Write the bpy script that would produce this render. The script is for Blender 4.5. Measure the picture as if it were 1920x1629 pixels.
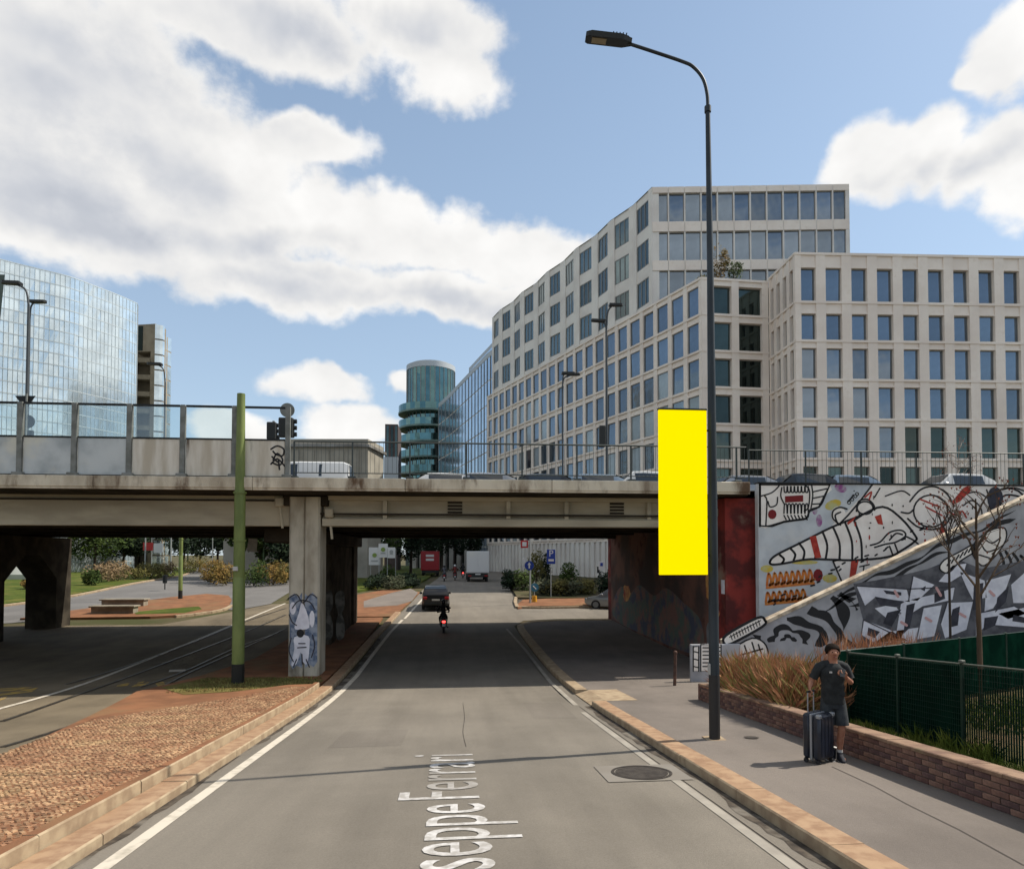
import bpy, bmesh, math, random
from mathutils import Vector, Matrix, geometry
random.seed(7)
R = math.radians
scene = bpy.context.scene
for o in list(bpy.data.objects):
    bpy.data.objects.remove(o)
col = scene.collection

# ---------------------------------------------------------------- camera
F, PX, PY, PIT, YAW, CH = 1250.0, 960.0, 1005.0, R(1.6), R(5.26), 4.3
cam_d = bpy.data.cameras.new('camera')
cam = bpy.data.objects.new('camera', cam_d)
col.objects.link(cam)
cam.location = (0, 0, CH)
cam.rotation_euler = (R(90) + PIT, 0, -YAW)
cam_d.sensor_fit = 'HORIZONTAL'
cam_d.sensor_width = 36
cam_d.lens = 36 * F / 1920
cam_d.shift_y = (PY - 814.5) / 1920
cam_d.clip_start = 0.1
cam_d.clip_end = 9000
scene.camera = cam

# ---------------------------------------------------------------- light
SUN_EL, SUN_AZ = R(51), R(79)          # azimuth measured from +y towards +x
sun_dir = Vector((math.cos(SUN_EL) * math.sin(SUN_AZ), math.cos(SUN_EL) * math.cos(SUN_AZ), math.sin(SUN_EL)))
sd = bpy.data.lights.new('sun', 'SUN')
sd.energy = 3.3
sd.angle = R(0.53)
sd.color = (1.0, 0.93, 0.82)
sun = bpy.data.objects.new('sun', sd)
col.objects.link(sun)
sun.rotation_euler = sun_dir.to_track_quat('Z', 'Y').to_euler()
scene.view_settings.view_transform = 'Standard'
scene.view_settings.look = 'None'
scene.view_settings.exposure = 0.78
scene.view_settings.gamma = 1.0
scene.view_settings.use_curve_mapping = False


def ray(u, v):
    x = (u - PX) / F
    y = (PY - v) / F
    fh = math.cos(PIT) - y * math.sin(PIT)
    up = math.sin(PIT) + y * math.cos(PIT)
    return (x * math.cos(YAW) + fh * math.sin(YAW), -x * math.sin(YAW) + fh * math.cos(YAW), up, fh)


# ---------------------------------------------------------------- node helpers
class NT:
    def __init__(s, tree):
        s.t = tree
        s.n = tree.nodes
        s.l = tree.links

    def node(s, typ, **kw):
        n = s.n.new(typ)
        for k, v in kw.items():
            setattr(n, k, v)
        return n

    def put(s, sock, val):
        if isinstance(val, bpy.types.NodeSocket):
            s.l.new(val, sock)
        elif val is not None:
            sock.default_value = val

    def math(s, op, a, b=None, c=None, clamp=False):
        n = s.node('ShaderNodeMath', operation=op, use_clamp=clamp)
        s.put(n.inputs[0], a)
        if b is not None:
            s.put(n.inputs[1], b)
        if c is not None:
            s.put(n.inputs[2], c)
        return n.outputs[0]

    def vmath(s, op, a, b=None):
        n = s.node('ShaderNodeVectorMath', operation=op)
        s.put(n.inputs[0], a)
        if b is not None:
            s.put(n.inputs[1], b)
        return n.outputs['Value'] if op in ('DOT_PRODUCT', 'LENGTH') else n.outputs['Vector']

    def mix(s, f, a, b, blend='MIX'):
        n = s.node('ShaderNodeMix', data_type='RGBA', blend_type=blend)
        s.put(n.inputs[0], f)
        s.put(n.inputs[6], a if isinstance(a, bpy.types.NodeSocket) else tuple(a) + (1,))
        s.put(n.inputs[7], b if isinstance(b, bpy.types.NodeSocket) else tuple(b) + (1,))
        return n.outputs[2]

    def noise(s, vec, scale, detail=3, rough=0.55, dist=0.0):
        n = s.node('ShaderNodeTexNoise')
        s.put(n.inputs['Vector'], vec)
        n.inputs['Scale'].default_value = scale
        n.inputs['Detail'].default_value = detail
        n.inputs['Roughness'].default_value = rough
        n.inputs['Distortion'].default_value = dist
        return n.outputs['Fac']

    def maprange(s, v, a, b, c=0.0, d=1.0, smooth=True):
        n = s.node('ShaderNodeMapRange')
        n.interpolation_type = 'SMOOTHSTEP' if smooth else 'LINEAR'
        s.put(n.inputs[0], v)
        n.inputs[1].default_value = a
        n.inputs[2].default_value = b
        n.inputs[3].default_value = c
        n.inputs[4].default_value = d
        return n.outputs[0]


# ---------------------------------------------------------------- sky with cumulus
def build_world():
    w = bpy.data.worlds.new('World')
    scene.world = w
    w.use_nodes = True
    t = NT(w.node_tree)
    t.n.clear()
    out = t.node('ShaderNodeOutputWorld')
    bg = t.node('ShaderNodeBackground')
    STR = 0.1
    bg.inputs['Strength'].default_value = STR
    t.l.new(bg.outputs[0], out.inputs[0])
    sky = t.node('ShaderNodeTexSky', sky_type='NISHITA')
    sky.sun_disc = False
    sky.sun_elevation = SUN_EL
    sky.sun_rotation = SUN_AZ
    sky.altitude = 120
    sky.air_density = 1.0
    sky.dust_density = 0.7
    sky.ozone_density = 1.0
    tc = t.node('ShaderNodeTexCoord')
    d = tc.outputs['Generated']
    sep = t.node('ShaderNodeSeparateXYZ')
    t.l.new(d, sep.inputs[0])
    az = t.math('ARCTAN2', sep.outputs[0], sep.outputs[1])
    el = t.math('ARCSINE', sep.outputs[2])
    # warp of the sky coordinates so cloud outlines billow
    comb0 = t.node('ShaderNodeCombineXYZ')
    t.l.new(az, comb0.inputs[0])
    t.l.new(el, comb0.inputs[1])
    ae = comb0.outputs[0]
    wn = t.node('ShaderNodeTexNoise')
    t.l.new(ae, wn.inputs['Vector'])
    wn.inputs['Scale'].default_value = 6.5
    wn.inputs['Detail'].default_value = 4
    wn.inputs['Roughness'].default_value = 0.6
    wv = t.vmath('SUBTRACT', wn.outputs['Color'], (0.5, 0.5, 0.5))
    wv = t.vmath('MULTIPLY', wv, (0.11, 0.09, 0.0))
    p = t.vmath('ADD', ae, wv)

    def blobs(lst):
        cur = None
        for (u, v, ru, rv) in lst:
            r = ray(u, v)
            L = math.sqrt(r[0] ** 2 + r[1] ** 2 + r[2] ** 2)
            a0 = math.atan2(r[0], r[1])
            e0 = math.asin(r[2] / L)
            ca = math.cos(a0 - YAW)
            ra = ru / F * ca * ca
            re = rv / F * math.cos(e0) ** 2
            q = t.vmath('SUBTRACT', p, (a0, e0, 0))
            q = t.vmath('MULTIPLY', q, (1 / ra, 1 / re, 0))
            val = t.vmath('LENGTH', q)
            cur = val if cur is None else t.math('SMOOTH_MIN', cur, val, 0.22)
        return t.math('SUBTRACT', 1.0, cur)

    shape = blobs([(90, 130, 420, 230), (450, 15, 400, 105), (760, 50, 190, 110), (850, 160, 100, 85),
                   (330, 290, 330, 150), (600, 258, 110, 55), (180, 420, 330, 80), (640, 410, 170, 90),
                   (720, 400, 105, 75), (800, 450, 150, 80), (950, 480, 170, 70), (1080, 480, 95, 62),
                   (560, 530, 260, 60), (850, 560, 220, 55), (600, 728, 100, 42), (660, 800, 110, 40),
                   (430, 810, 110, 32), (750, 715, 40, 30),
                   (1640, 300, 90, 72), (1740, 285, 90, 72), (1850, 305, 110, 62), (1960, 330, 120, 70),
                   (1905, 95, 110, 75), (1830, 130, 60, 30), (60, 340, 380, 130), (230, 190, 300, 160), (420, 420, 260, 90)])
    # clouds everywhere else in the sky, the same fields of cumulus
    cover = t.noise(t.vmath('MULTIPLY', d, (1.0, 1.0, 1.7)), 2.3, 3, 0.5)
    front = t.maprange(sep.outputs[1], 0.40, 0.55)      # the mapped part of the sky
    gen = t.maprange(cover, 0.40, 0.62, -0.9, 0.75, False)
    gen = t.math('SUBTRACT', gen, t.math('MULTIPLY', front, 2.5))
    shape = t.math('MAXIMUM', shape, gen)
    fb = t.noise(t.vmath('MULTIPLY', d, (1.0, 1.0, 1.3)), 12.0, 9, 0.60)
    fs = t.noise(t.vmath('MULTIPLY', d, (1.0, 1.0, 1.3)), 8.0, 4, 0.5)
    fb_up = t.noise(t.vmath('MULTIPLY', t.vmath('ADD', d, (0.016, 0.0, 0.024)), (1.0, 1.0, 1.3)), 8.0, 4, 0.5)
    dens = t.math('ADD', shape, t.math('MULTIPLY', t.math('SUBTRACT', fb, 0.5), 1.2))
    dens = t.math('ADD', dens, 0.07)
    mask = t.maprange(dens, -0.06, 0.38)
    thick = t.maprange(dens, 0.05, 1.0)
    grey = blobs([(60, 250, 330, 110), (330, 120, 300, 90), (650, 60, 180, 70), (150, 400, 300, 40),
                  (250, 300, 260, 60), (500, 560, 300, 45), (820, 585, 240, 38), (560, 470, 140, 40), (1700, 350, 200, 28)])
    grey = t.maprange(grey, -0.75, 0.65)
    gen_grey = t.maprange(t.noise(d, 4.0, 3, 0.5), 0.45, 0.65)
    grey = t.math('MAXIMUM', grey, t.math('MULTIPLY', t.math('MULTIPLY', gen_grey, t.math('SUBTRACT', 1.0, front)), 0.6))
    light = t.math('MULTIPLY', t.math('SUBTRACT', fs, fb_up), 0.45)
    br = t.math('ADD', 0.97, light)
    br = t.math('SUBTRACT', br, t.math('MULTIPLY', t.math('MULTIPLY', grey, thick), 0.30))
    br = t.math('MAXIMUM', t.math('MINIMUM', br, 1.03), 0.5)
    K = 0.58 / STR
    ccol = t.mix(t.maprange(br, 0.5, 0.95), (0.90 * K, 0.95 * K, 1.06 * K), (1.0 * K, 0.985 * K, 0.96 * K))
    cc = t.vmath('MULTIPLY', ccol, (1, 1, 1))
    comb = t.node('ShaderNodeCombineXYZ')
    for i in range(3):
        t.l.new(br, comb.inputs[i])
    cc = t.vmath('MULTIPLY', cc, comb.outputs[0])
    skyc = t.vmath('MULTIPLY', sky.outputs[0], SKY_TINT)
    hz = t.maprange(el, 0.0, 0.75, 0.62, 0.20, False)            # thin summer haze low in the sky
    skyc = t.mix(hz, skyc, (3.0, 3.7, 4.7))
    res = t.mix(t.math('MULTIPLY', mask, 0.96), skyc, cc)
    t.l.new(res, bg.inputs['Color'])


SKY_TINT = (0.98, 1.00, 0.93)
build_world()

# ---------------------------------------------------------------- ground profile and pixel to place helpers
PROF = [(-60, 7.3), (0, 1.93), (10, 1.03), (18, .31), (21.5, .07), (25, -.02), (32, .05), (38, .22), (44.6, .52), (56, 1.0), (68, 1.42), (80, 1.55), (4000, 1.55)]


def _lin(y):
    if y <= PROF[0][0]:
        return PROF[0][1]
    for (a, b), (c, d) in zip(PROF, PROF[1:]):
        if y <= c:
            return b + (d - b) * (y - a) / (c - a)
    return PROF[-1][1]


def g(y):
    return sum(_lin(y + o) for o in (-3, -1.5, 0, 1.5, 3)) / 5


def C(u, v, D):
    r = ray(u, v)
    k = D / r[3]
    return Vector((r[0] * k, r[1] * k, CH + r[2] * k))


def YP(u, v, y):
    r = ray(u, v)
    k = y / r[1]
    return Vector((r[0] * k, y, CH + r[2] * k))


def XP(u, v, x):
    r = ray(u, v)
    k = x / r[0]
    return Vector((x, r[1] * k, CH + r[2] * k))


def G(u, v, off=0.0):
    r = ray(u, v)
    k = prev = 1.0
    while k < 4000 and CH + r[2] * k > g(r[1] * k) + off:
        prev = k
        k *= 1.01
    lo, hi = prev, k
    for _ in range(40):
        m = (lo + hi) / 2
        if CH + r[2] * m <= g(r[1] * m) + off:
            hi = m
        else:
            lo = m
    return Vector((r[0] * hi, r[1] * hi, CH + r[2] * hi))


def lin(c):
    c /= 255.0
    return c / 12.92 if c <= 0.04045 else ((c + 0.055) / 1.055) ** 2.4


def S(r, g_, b, k=1.0):
    return (min(lin(r) * k, 1), min(lin(g_) * k, 1), min(lin(b) * k, 1))


# ---------------------------------------------------------------- materials
MATS = {}


def mat(name, c, rough=0.8, c2=None, scale=3.0, detail=4, amt=(0.35, 0.65), c3=None, scale3=0.4, amt3=(0.45, 0.7), bump=0.0, bscale=40.0,
        metal=0.0, spec=0.4, emit=None, estr=0.0, island=0.0, alpha=None, stretch=(1, 1, 1), coat=0.0):
    if name in MATS:
        return MATS[name]
    m = bpy.data.materials.new(name)
    m.use_nodes = True
    t = NT(m.node_tree)
    b = t.n['Principled BSDF']
    tc = t.node('ShaderNodeTexCoord')
    v = t.vmath('MULTIPLY', tc.outputs['Object'], stretch)
    cc = None
    if c2 is not None:
        f = t.maprange(t.noise(v, scale, detail), amt[0], amt[1])
        cc = t.mix(f, c, c2)
    if c3 is not None:
        f = t.maprange(t.noise(v, scale3, 5, 0.6), amt3[0], amt3[1])
        cc = t.mix(f, cc if cc is not None else c, c3)
    if island:
        gn = t.node('ShaderNodeNewGeometry')
        k = t.maprange(gn.outputs['Random Per Island'], 0, 1, 1 - island, 1 + island, False)
        base = cc if cc is not None else None
        cx = t.node('ShaderNodeCombineXYZ')
        for i in range(3):
            t.l.new(k, cx.inputs[i])
        if base is None:
            base = t.mix(0.0, c, c)
        cc = t.vmath('MULTIPLY', base, cx.outputs[0])
    if cc is None:
        b.inputs['Base Color'].default_value = tuple(c) + (1,)
    else:
        t.l.new(cc, b.inputs['Base Color'])
    b.inputs['Roughness'].default_value = rough
    b.inputs['Metallic'].default_value = metal
    b.inputs['Specular IOR Level'].default_value = spec
    b.inputs['Coat Weight'].default_value = coat
    if emit:
        b.inputs['Emission Color'].default_value = tuple(emit) + (1,)
        b.inputs['Emission Strength'].default_value = estr
    if bump:
        bn = t.node('ShaderNodeBump')
        bn.inputs['Strength'].default_value = bump
        bn.inputs['Distance'].default_value = 0.02
        t.l.new(t.noise(v, bscale, 4, 0.6), bn.inputs['Height'])
        t.l.new(bn.outputs[0], b.inputs['Normal'])
    MATS[name] = m
    return m


def glass_clear(name, tint=(0.9, 0.95, 0.95), refl=0.12):
    if name in MATS:
        return MATS[name]
    m = bpy.data.materials.new(name)
    m.use_nodes = True
    t = NT(m.node_tree)
    t.n.clear()
    out = t.node('ShaderNodeOutputMaterial')
    tr = t.node('ShaderNodeBsdfTransparent')
    tr.inputs[0].default_value = tuple(tint) + (1,)
    gl = t.node('ShaderNodeBsdfGlossy')
    gl.inputs['Roughness'].default_value = 0.05
    mx = t.node('ShaderNodeMixShader')
    mx.inputs[0].default_value = refl
    t.l.new(tr.outputs[0], mx.inputs[1])
    t.l.new(gl.outputs[0], mx.inputs[2])
    t.l.new(mx.outputs[0], out.inputs[0])
    MATS[name] = m
    return m


# ---------------------------------------------------------------- mesh builder
WORG = {}


def link(o, parent=None):
    col.objects.link(o)
    if parent is not None:
        o.parent = parent
    return o


class MB:
    def __init__(s):
        s.v = []
        s.f = []
        s.mi = []

    def add(s, vs, fs, m=0):
        b = len(s.v)
        s.v += [Vector(x) for x in vs]
        s.f += [tuple(b + i for i in f) for f in fs]
        s.mi += [m] * len(fs)
        return s

    def box(s, x0, x1, y0, y1, z0, z1, m=0, M=None):
        vs = [Vector((x, y, z)) for z in (z0, z1) for y in (y0, y1) for x in (x0, x1)]
        if M is not None:
            vs = [M @ v for v in vs]
        return s.add(vs, [(0, 2, 3, 1), (4, 5, 7, 6), (0, 1, 5, 4), (2, 6, 7, 3), (0, 4, 6, 2), (1, 3, 7, 5)], m)

    def bbox(s, x0, x1, y0, y1, z0, z1, b=0.02, m=0, M=None):
        """box with chamfered edges"""
        xs, ys, zs = (x0, x1), (y0, y1), (z0, z1)
        bm = bmesh.new()
        bmesh.ops.create_cube(bm, size=1)
        for v in bm.verts:
            v.co = Vector(((x0 + x1) / 2 + v.co.x * (x1 - x0), (y0 + y1) / 2 + v.co.y * (y1 - y0), (z0 + z1) / 2 + v.co.z * (z1 - z0)))
        bmesh.ops.bevel(bm, geom=bm.edges[:], offset=b, segments=1, affect='EDGES')
        bm.verts.index_update()
        vs = [(M @ v.co if M is not None else v.co.copy()) for v in bm.verts]
        fs = [tuple(v.index for v in f.verts) for f in bm.faces]
        bm.free()
        return s.add(vs, fs, m)

    def tube(s, pts, rad, n=8, m=0, caps=True):
        pts = [Vector(p) for p in pts]
        rad = rad if isinstance(rad, (list, tuple)) else [rad] * len(pts)
        rings = []
        up = None
        for i, p in enumerate(pts):
            d = (pts[min(i + 1, len(pts) - 1)] - pts[max(i - 1, 0)]).normalized()
            if up is None:
                up = d.orthogonal().normalized()
            up = (up - d * up.dot(d))
            up = up.normalized() if up.length > 1e-6 else d.orthogonal().normalized()
            sd_ = d.cross(up)
            rings.append([p + (up * math.cos(a) + sd_ * math.sin(a)) * rad[i] for a in [2 * math.pi * k / n for k in range(n)]])
        vs = [v for r_ in rings for v in r_]
        fs = []
        for i in range(len(pts) - 1):
            for k in range(n):
                a, b = i * n + k, i * n + (k + 1) % n
                fs.append((a, b, b + n, a + n))
        if caps:
            fs.append(tuple(reversed(range(n))))
            fs.append(tuple((len(pts) - 1) * n + k for k in range(n)))
        return s.add(vs, fs, m)

    def cyl(s, c, r, h, n=16, m=0, r2=None):
        c = Vector(c)
        return s.tube([c, c + Vector((0, 0, h))], [r, r if r2 is None else r2], n, m)

    def disc(s, c, r, axis, th, n=20, m=0):
        a = Vector(axis).normalized()
        c = Vector(c)
        return s.tube([c - a * th / 2, c + a * th / 2], [r, r], n, m)

    def prism(s, pts, off, m=0):
        """extrude a polygon (3d points) by vector off"""
        pts = [Vector(p) for p in pts]
        off = Vector(off)
        n = len(pts)
        tri = geometry.tessellate_polygon([pts])
        vs = pts + [p + off for p in pts]
        fs = [tuple(t_) for t_ in tri] + [tuple(n + i for i in reversed(t_)) for t_ in tri]
        fs += [(i, i + n, (i + 1) % n + n, (i + 1) % n) for i in range(n)]
        return s.add(vs, fs, m)

    def poly(s, pts, m=0):
        pts = [Vector(p) for p in pts]
        tri = geometry.tessellate_polygon([pts])
        return s.add(pts, [tuple(t_) for t_ in tri], m)

    def mesh(s, name, mats, org, smooth=False, fixn=True):
        me = bpy.data.meshes.new(name)
        me.from_pydata([v - org for v in s.v], [], s.f)
        for m_ in (mats if isinstance(mats, (list, tuple)) else [mats]):
            me.materials.append(m_)
        if any(s.mi):
            me.polygons.foreach_set('material_index', s.mi)
        if fixn and len(s.f) < 60000:
            bm = bmesh.new()
            bm.from_mesh(me)
            bmesh.ops.recalc_face_normals(bm, faces=bm.faces)
            bm.to_mesh(me)
            bm.free()
        if smooth:
            me.polygons.foreach_set('use_smooth', [True] * len(me.polygons))
            try:
                me.set_sharp_from_angle(angle=R(38))
            except Exception:
                pass
        me.update()
        return me

    def build(s, name, mats, parent=None, smooth=False, org=None, fixn=True):
        if parent is not None:
            o_ = WORG[parent.name]
        elif org is not None:
            o_ = Vector(org)
        else:
            xs = [v.x for v in s.v]
            ys = [v.y for v in s.v]
            zs = [v.z for v in s.v]
            o_ = Vector(((min(xs) + max(xs)) / 2, (min(ys) + max(ys)) / 2, min(zs)))
        me = s.mesh(name, mats, o_, smooth, fixn)
        ob = bpy.data.objects.new(name, me)
        link(ob, parent)
        if parent is None:
            ob.location = o_
        WORG[ob.name] = o_
        return ob


def tag(o, label=None, cat=None, group=None, kind=None):
    if label:
        o['label'] = label
    if cat:
        o['category'] = cat
    if group:
        o['group'] = group
    if kind:
        o['kind'] = kind
    return o


def thing(name, label, cat, loc, group=None):
    o = bpy.data.objects.new(name, None)
    o.empty_display_size = 0.2
    link(o)
    o.location = loc
    WORG[o.name] = Vector(loc)
    return tag(o, label, cat, group)


def inst(name, me, Mw, parent=None):
    o = bpy.data.objects.new(name, me)
    link(o, parent)
    o.matrix_basis = (Matrix.Translation(-WORG[parent.name]) @ Mw) if parent is not None else Mw
    WORG[o.name] = Mw.translation.copy()
    return o


def sp(pts, n=6, closed=False):
    """catmull-rom through 2d or 3d points"""
    P_ = [Vector(p) for p in pts]
    out = []
    N = len(P_)
    for i in range(N if closed else N - 1):
        if closed:
            a, b, c, d = P_[(i - 1) % N], P_[i], P_[(i + 1) % N], P_[(i + 2) % N]
        else:
            a, b, c, d = P_[max(i - 1, 0)], P_[i], P_[i + 1], P_[min(i + 2, N - 1)]
        for k in range(n):
            t_ = k / n
            out.append(0.5 * ((2 * b) + (c - a) * t_ + (2 * a - 5 * b + 4 * c - d) * t_ ** 2 + (3 * b - a - 3 * c + d) * t_ ** 3))
    if not closed:
        out.append(P_[-1])
    return out


def drape(name, poly, off, mats, th=0.0, parent=None, step=1.5, kind='structure'):
    """lay a plan polygon on the ground profile, optionally as a slab th thick"""
    bm = bmesh.new()
    vs = [bm.verts.new((p[0], p[1], 0)) for p in poly]
    bm.faces.new(vs)
    bmesh.ops.triangulate(bm, faces=bm.faces[:])
    y0 = min(p[1] for p in poly)
    y1 = max(p[1] for p in poly)
    cuts = []
    y = math.ceil(y0 / step) * step
    while y < min(y1, 84):
        cuts.append(y)
        y += step
    for y in cuts:
        bmesh.ops.bisect_plane(bm, geom=bm.verts[:] + bm.edges[:] + bm.faces[:], plane_co=(0, y, 0), plane_no=(0, 1, 0))
    bmesh.ops.remove_doubles(bm, verts=bm.verts[:], dist=1e-5)
    for v in bm.verts:
        v.co.z = g(v.co.y) + off
    if th:
        be = [e for e in bm.edges if e.is_boundary]
        r_ = bmesh.ops.extrude_edge_only(bm, edges=be)
        for v in [x for x in r_['geom'] if isinstance(x, bmesh.types.BMVert)]:
            v.co.z -= th
    bmesh.ops.recalc_face_normals(bm, faces=bm.faces[:])
    up = sum(f.normal.z * f.calc_area() for f in bm.faces)
    if up < 0:
        bmesh.ops.reverse_faces(bm, faces=bm.faces[:])
    me = bpy.data.meshes.new(name)
    org = WORG[parent.name] if parent is not None else Vector((0, 0, 0))
    bmesh.ops.translate(bm, verts=bm.verts[:], vec=-org)
    bm.to_mesh(me)
    bm.free()
    for m_ in (mats if isinstance(mats, (list, tuple)) else [mats]):
        me.materials.append(m_)
    o = bpy.data.objects.new(name, me)
    link(o, parent)
    WORG[o.name] = org
    if kind and parent is None:
        o['kind'] = kind
    return o


def ribbon_poly(pts, w):
    """plan polygon of constant width along a polyline"""
    L, Rr = [], []
    for i, p in enumerate(pts):
        a = Vector(pts[max(i - 1, 0)][:2])
        b = Vector(pts[min(i + 1, len(pts) - 1)][:2])
        d = (b - a).normalized()
        n = Vector((-d.y, d.x)) * w / 2
        q = Vector(p[:2])
        L.append(q + n)
        Rr.append(q - n)
    return L, Rr


def ribbon(name, pts, w, off, m, parent=None, kind='structure'):
    L, Rr = ribbon_poly(pts, w)
    mb = MB()
    for i in range(len(L) - 1):
        mb.add([(p.x, p.y, g(p.y) + off) for p in (L[i], Rr[i], Rr[i + 1], L[i + 1])], [(0, 1, 2, 3)])
    o = mb.build(name, m, parent, org=(0, 0, 0))
    for p_ in o.data.polygons:
        if p_.normal.z < 0:
            p_.flip()
    if parent is None and kind:
        o['kind'] = kind
    return o


def fill_line(a, b, step=1.0):
    a, b = Vector(a[:2]), Vector(b[:2])
    n = max(1, int((b - a).length / step))
    return [a + (b - a) * i / n for i in range(n + 1)]
# ================================================================ SETTING
def asphalt(name, c, streak=.10, speck=.20, patch=.10, sdir=(1.0, .05, 1.0)):
    m = bpy.data.materials.new(name)
    m.use_nodes = True
    t = NT(m.node_tree)
    b = t.n['Principled BSDF']
    o_ = t.node('ShaderNodeTexCoord').outputs['Object']
    s1 = t.maprange(t.noise(o_, 42, 6, .85), .3, .7, 1 - speck, 1 + speck, False)
    s2 = t.maprange(t.noise(t.vmath('MULTIPLY', o_, sdir), 1.6, 4, .6), .3, .7, 1 - streak, 1 + streak, False)
    s3 = t.maprange(t.noise(o_, .35, 5, .6), .35, .65, 1 - patch, 1 + patch)
    sp_ = t.maprange(t.noise(o_, 230, 2, .6), .66, .74, 0, .55)
    k = t.math('MULTIPLY', t.math('MULTIPLY', s1, s2), s3)
    cx = t.node('ShaderNodeCombineXYZ')
    for i in range(3):
        t.l.new(k, cx.inputs[i])
    cc = t.vmath('MULTIPLY', t.mix(sp_, c, (min(c[0] * 1.9, 1), min(c[1] * 1.9, 1), min(c[2] * 1.85, 1))), cx.outputs[0])
    t.l.new(cc, b.inputs['Base Color'])
    b.inputs['Roughness'].default_value = .9
    b.inputs['Specular IOR Level'].default_value = .22
    bn = t.node('ShaderNodeBump')
    bn.inputs['Strength'].default_value = .55
    bn.inputs['Distance'].default_value = .02
    t.l.new(t.noise(o_, 150, 3, .6), bn.inputs['Height'])
    t.l.new(bn.outputs[0], b.inputs['Normal'])
    MATS[name] = m
    return m


M_asph = asphalt('asphalt', S(146, 138, 126, .62))
M_asph2 = asphalt('asphalt_far', S(134, 131, 128, .6), .06)
M_walk = asphalt('walk_asphalt', S(146, 136, 127, .6), .08, .14, .12, (1.0, .3, 1.0))
M_tram = asphalt('tram_asphalt', S(136, 123, 102, .6), .14, .16, .16, (.6, .12, 1.0))
M_earth = mat('earth', S(125, 112, 88, .5), .95, S(98, 100, 64, .5), .35, 6, bump=.5, bscale=20, spec=.1)
M_gran = mat('pink_granite', S(200, 166, 132, .62), .8, S(174, 138, 108, .6), 5, 5, (.35, .65), S(196, 160, 126, .6), 1.3, (.5, .7), bump=.3, bscale=110, spec=.25)
M_granf = mat('pale_granite', S(206, 184, 152, .62), .8, S(178, 154, 126, .6), 4, 5, (.35, .65), bump=.3, bscale=110, spec=.25)
M_red = mat('red_paving', S(176, 124, 90, .55), .92, S(150, 106, 78, .55), 1.2, 5, (.35, .65), S(160, 126, 92, .55), .5, (.5, .7), bump=.4, bscale=60, spec=.15)
M_line = mat('line_paint', S(225, 214, 196, .72), .8, S(190, 180, 162, .66), 6, 5, (.45, .75), bump=.2, bscale=120)
M_line_w = mat('worn_line_paint', S(186, 178, 164, .64), .85, S(164, 156, 144, .62), 2.2, 6, (.35, .7), bump=.2, bscale=120)
M_yel = mat('yellow_road_paint', S(214, 176, 84, .6), .85, S(150, 130, 92, .6), 3, 6, (.45, .6))
M_rail = mat('rail_steel', S(150, 142, 130, .5), .45, S(110, 98, 84, .5), 3, 4, metal=.6)
M_grass = mat('grass', S(122, 134, 58, .42), .95, S(92, 112, 44, .42), .9, 6, (.35, .65), S(150, 140, 74, .45), .35, (.5, .7), bump=.6, bscale=30, spec=.1)
M_drygr = mat('dry_grass_ground', S(158, 148, 88, .45), .95, S(140, 118, 72, .45), 1.4, 6, (.35, .65), bump=.6, bscale=40, spec=.1)

# ground sheet to the horizon
mb = MB()
ys = [-60 + 2 * i for i in range(73)] + [120, 300, 900, 3500]
for i in range(len(ys) - 1):
    a, b = ys[i], ys[i + 1]
    mb.add([(-2500, a, g(a) - .03), (2500, a, g(a) - .03), (2500, b, g(b) - .03), (-2500, b, g(b) - .03)], [(0, 1, 2, 3)])
o = mb.build('ground', M_earth, org=(0, 0, 0))
tag(o, kind='structure')

RL, RR = -3.62, 3.62
road = drape('road', [(RL, -8), (RR, -8), (RR, 38), (4.4, 40.2), (6.5, 40.8), (60, 41), (60, 46.4), (16, 46.3), (5.4, 46.2), (4.5, 45.0), (4.9, 52), (5.4, 60), (6.4, 75), (8.4, 118), (-.6, 118), (-1.6, 75), (-2.5, 60), (-2.9, 50), (-3.2, 45), (RL, 40)], 0, M_asph)
left_rd = drape('left_road', [(-60, 33), (-34, 37), (-25.2, 41.2), (-24.4, 44.5), (-22.8, 48), (-20.5, 52.4), (-17.2, 54), (-15.2, 47), (-14.3, 46.2), (-13, 50), (-14, 62), (-15.5, 75), (-20, 92), (-40, 130), (-60, 160), (-66, 160), (-47, 130), (-34, 88), (-31, 70), (-29.5, 55), (-31, 48), (-60, 40)], .002, M_asph2)
tram = drape('tram_road', [(-6.2, 6), (-7.4, 11.84), (-9.4, 20.9), (-8.7, 24.0), (-8.0, 28), (-7.9, 36), (-8.2, 42), (-9.2, 50), (-12.9, 50), (-14.2, 46), (-16.5, 40), (-24, 40), (-60, 33), (-60, -8), (-5.0, -8)], -.012, M_tram)

# sidewalk on the right, running under the bridge to the abutment
walk = drape('sidewalk', [(4.0, -8), (8.0, -8), (8.0, 17.6), (12.0, 18.6), (12.0, 23), (10.2, 23), (9.75, 39.2), (5.3, 39.2), (4.3, 38.2), (4.0, 37)], .12, M_walk)
M_gap = mat('dark_joint', S(70, 62, 54, .4), .95)
jj = ribbon('sidewalk_joint', [G(1560, 1437, .12), G(1640, 1474, .12), G(1700, 1507, .12), G(1800, 1556, .12), G(1920, 1622, .12)], .016, .125, mat('soft_joint', S(112, 102, 94, .5), .95))
jj = ribbon('road_crack', sp([G(868, 1318)[:2], G(871, 1345)[:2], G(868, 1372)[:2], G(874, 1400)[:2]], 5), .009, .005, M_gap)
jj = ribbon('gutter_seam', [(3.3, y) for y in range(3, 18)], .016, .004, M_gap)

# kerbs: each stone is its own piece
rk = random.Random(3)


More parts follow.
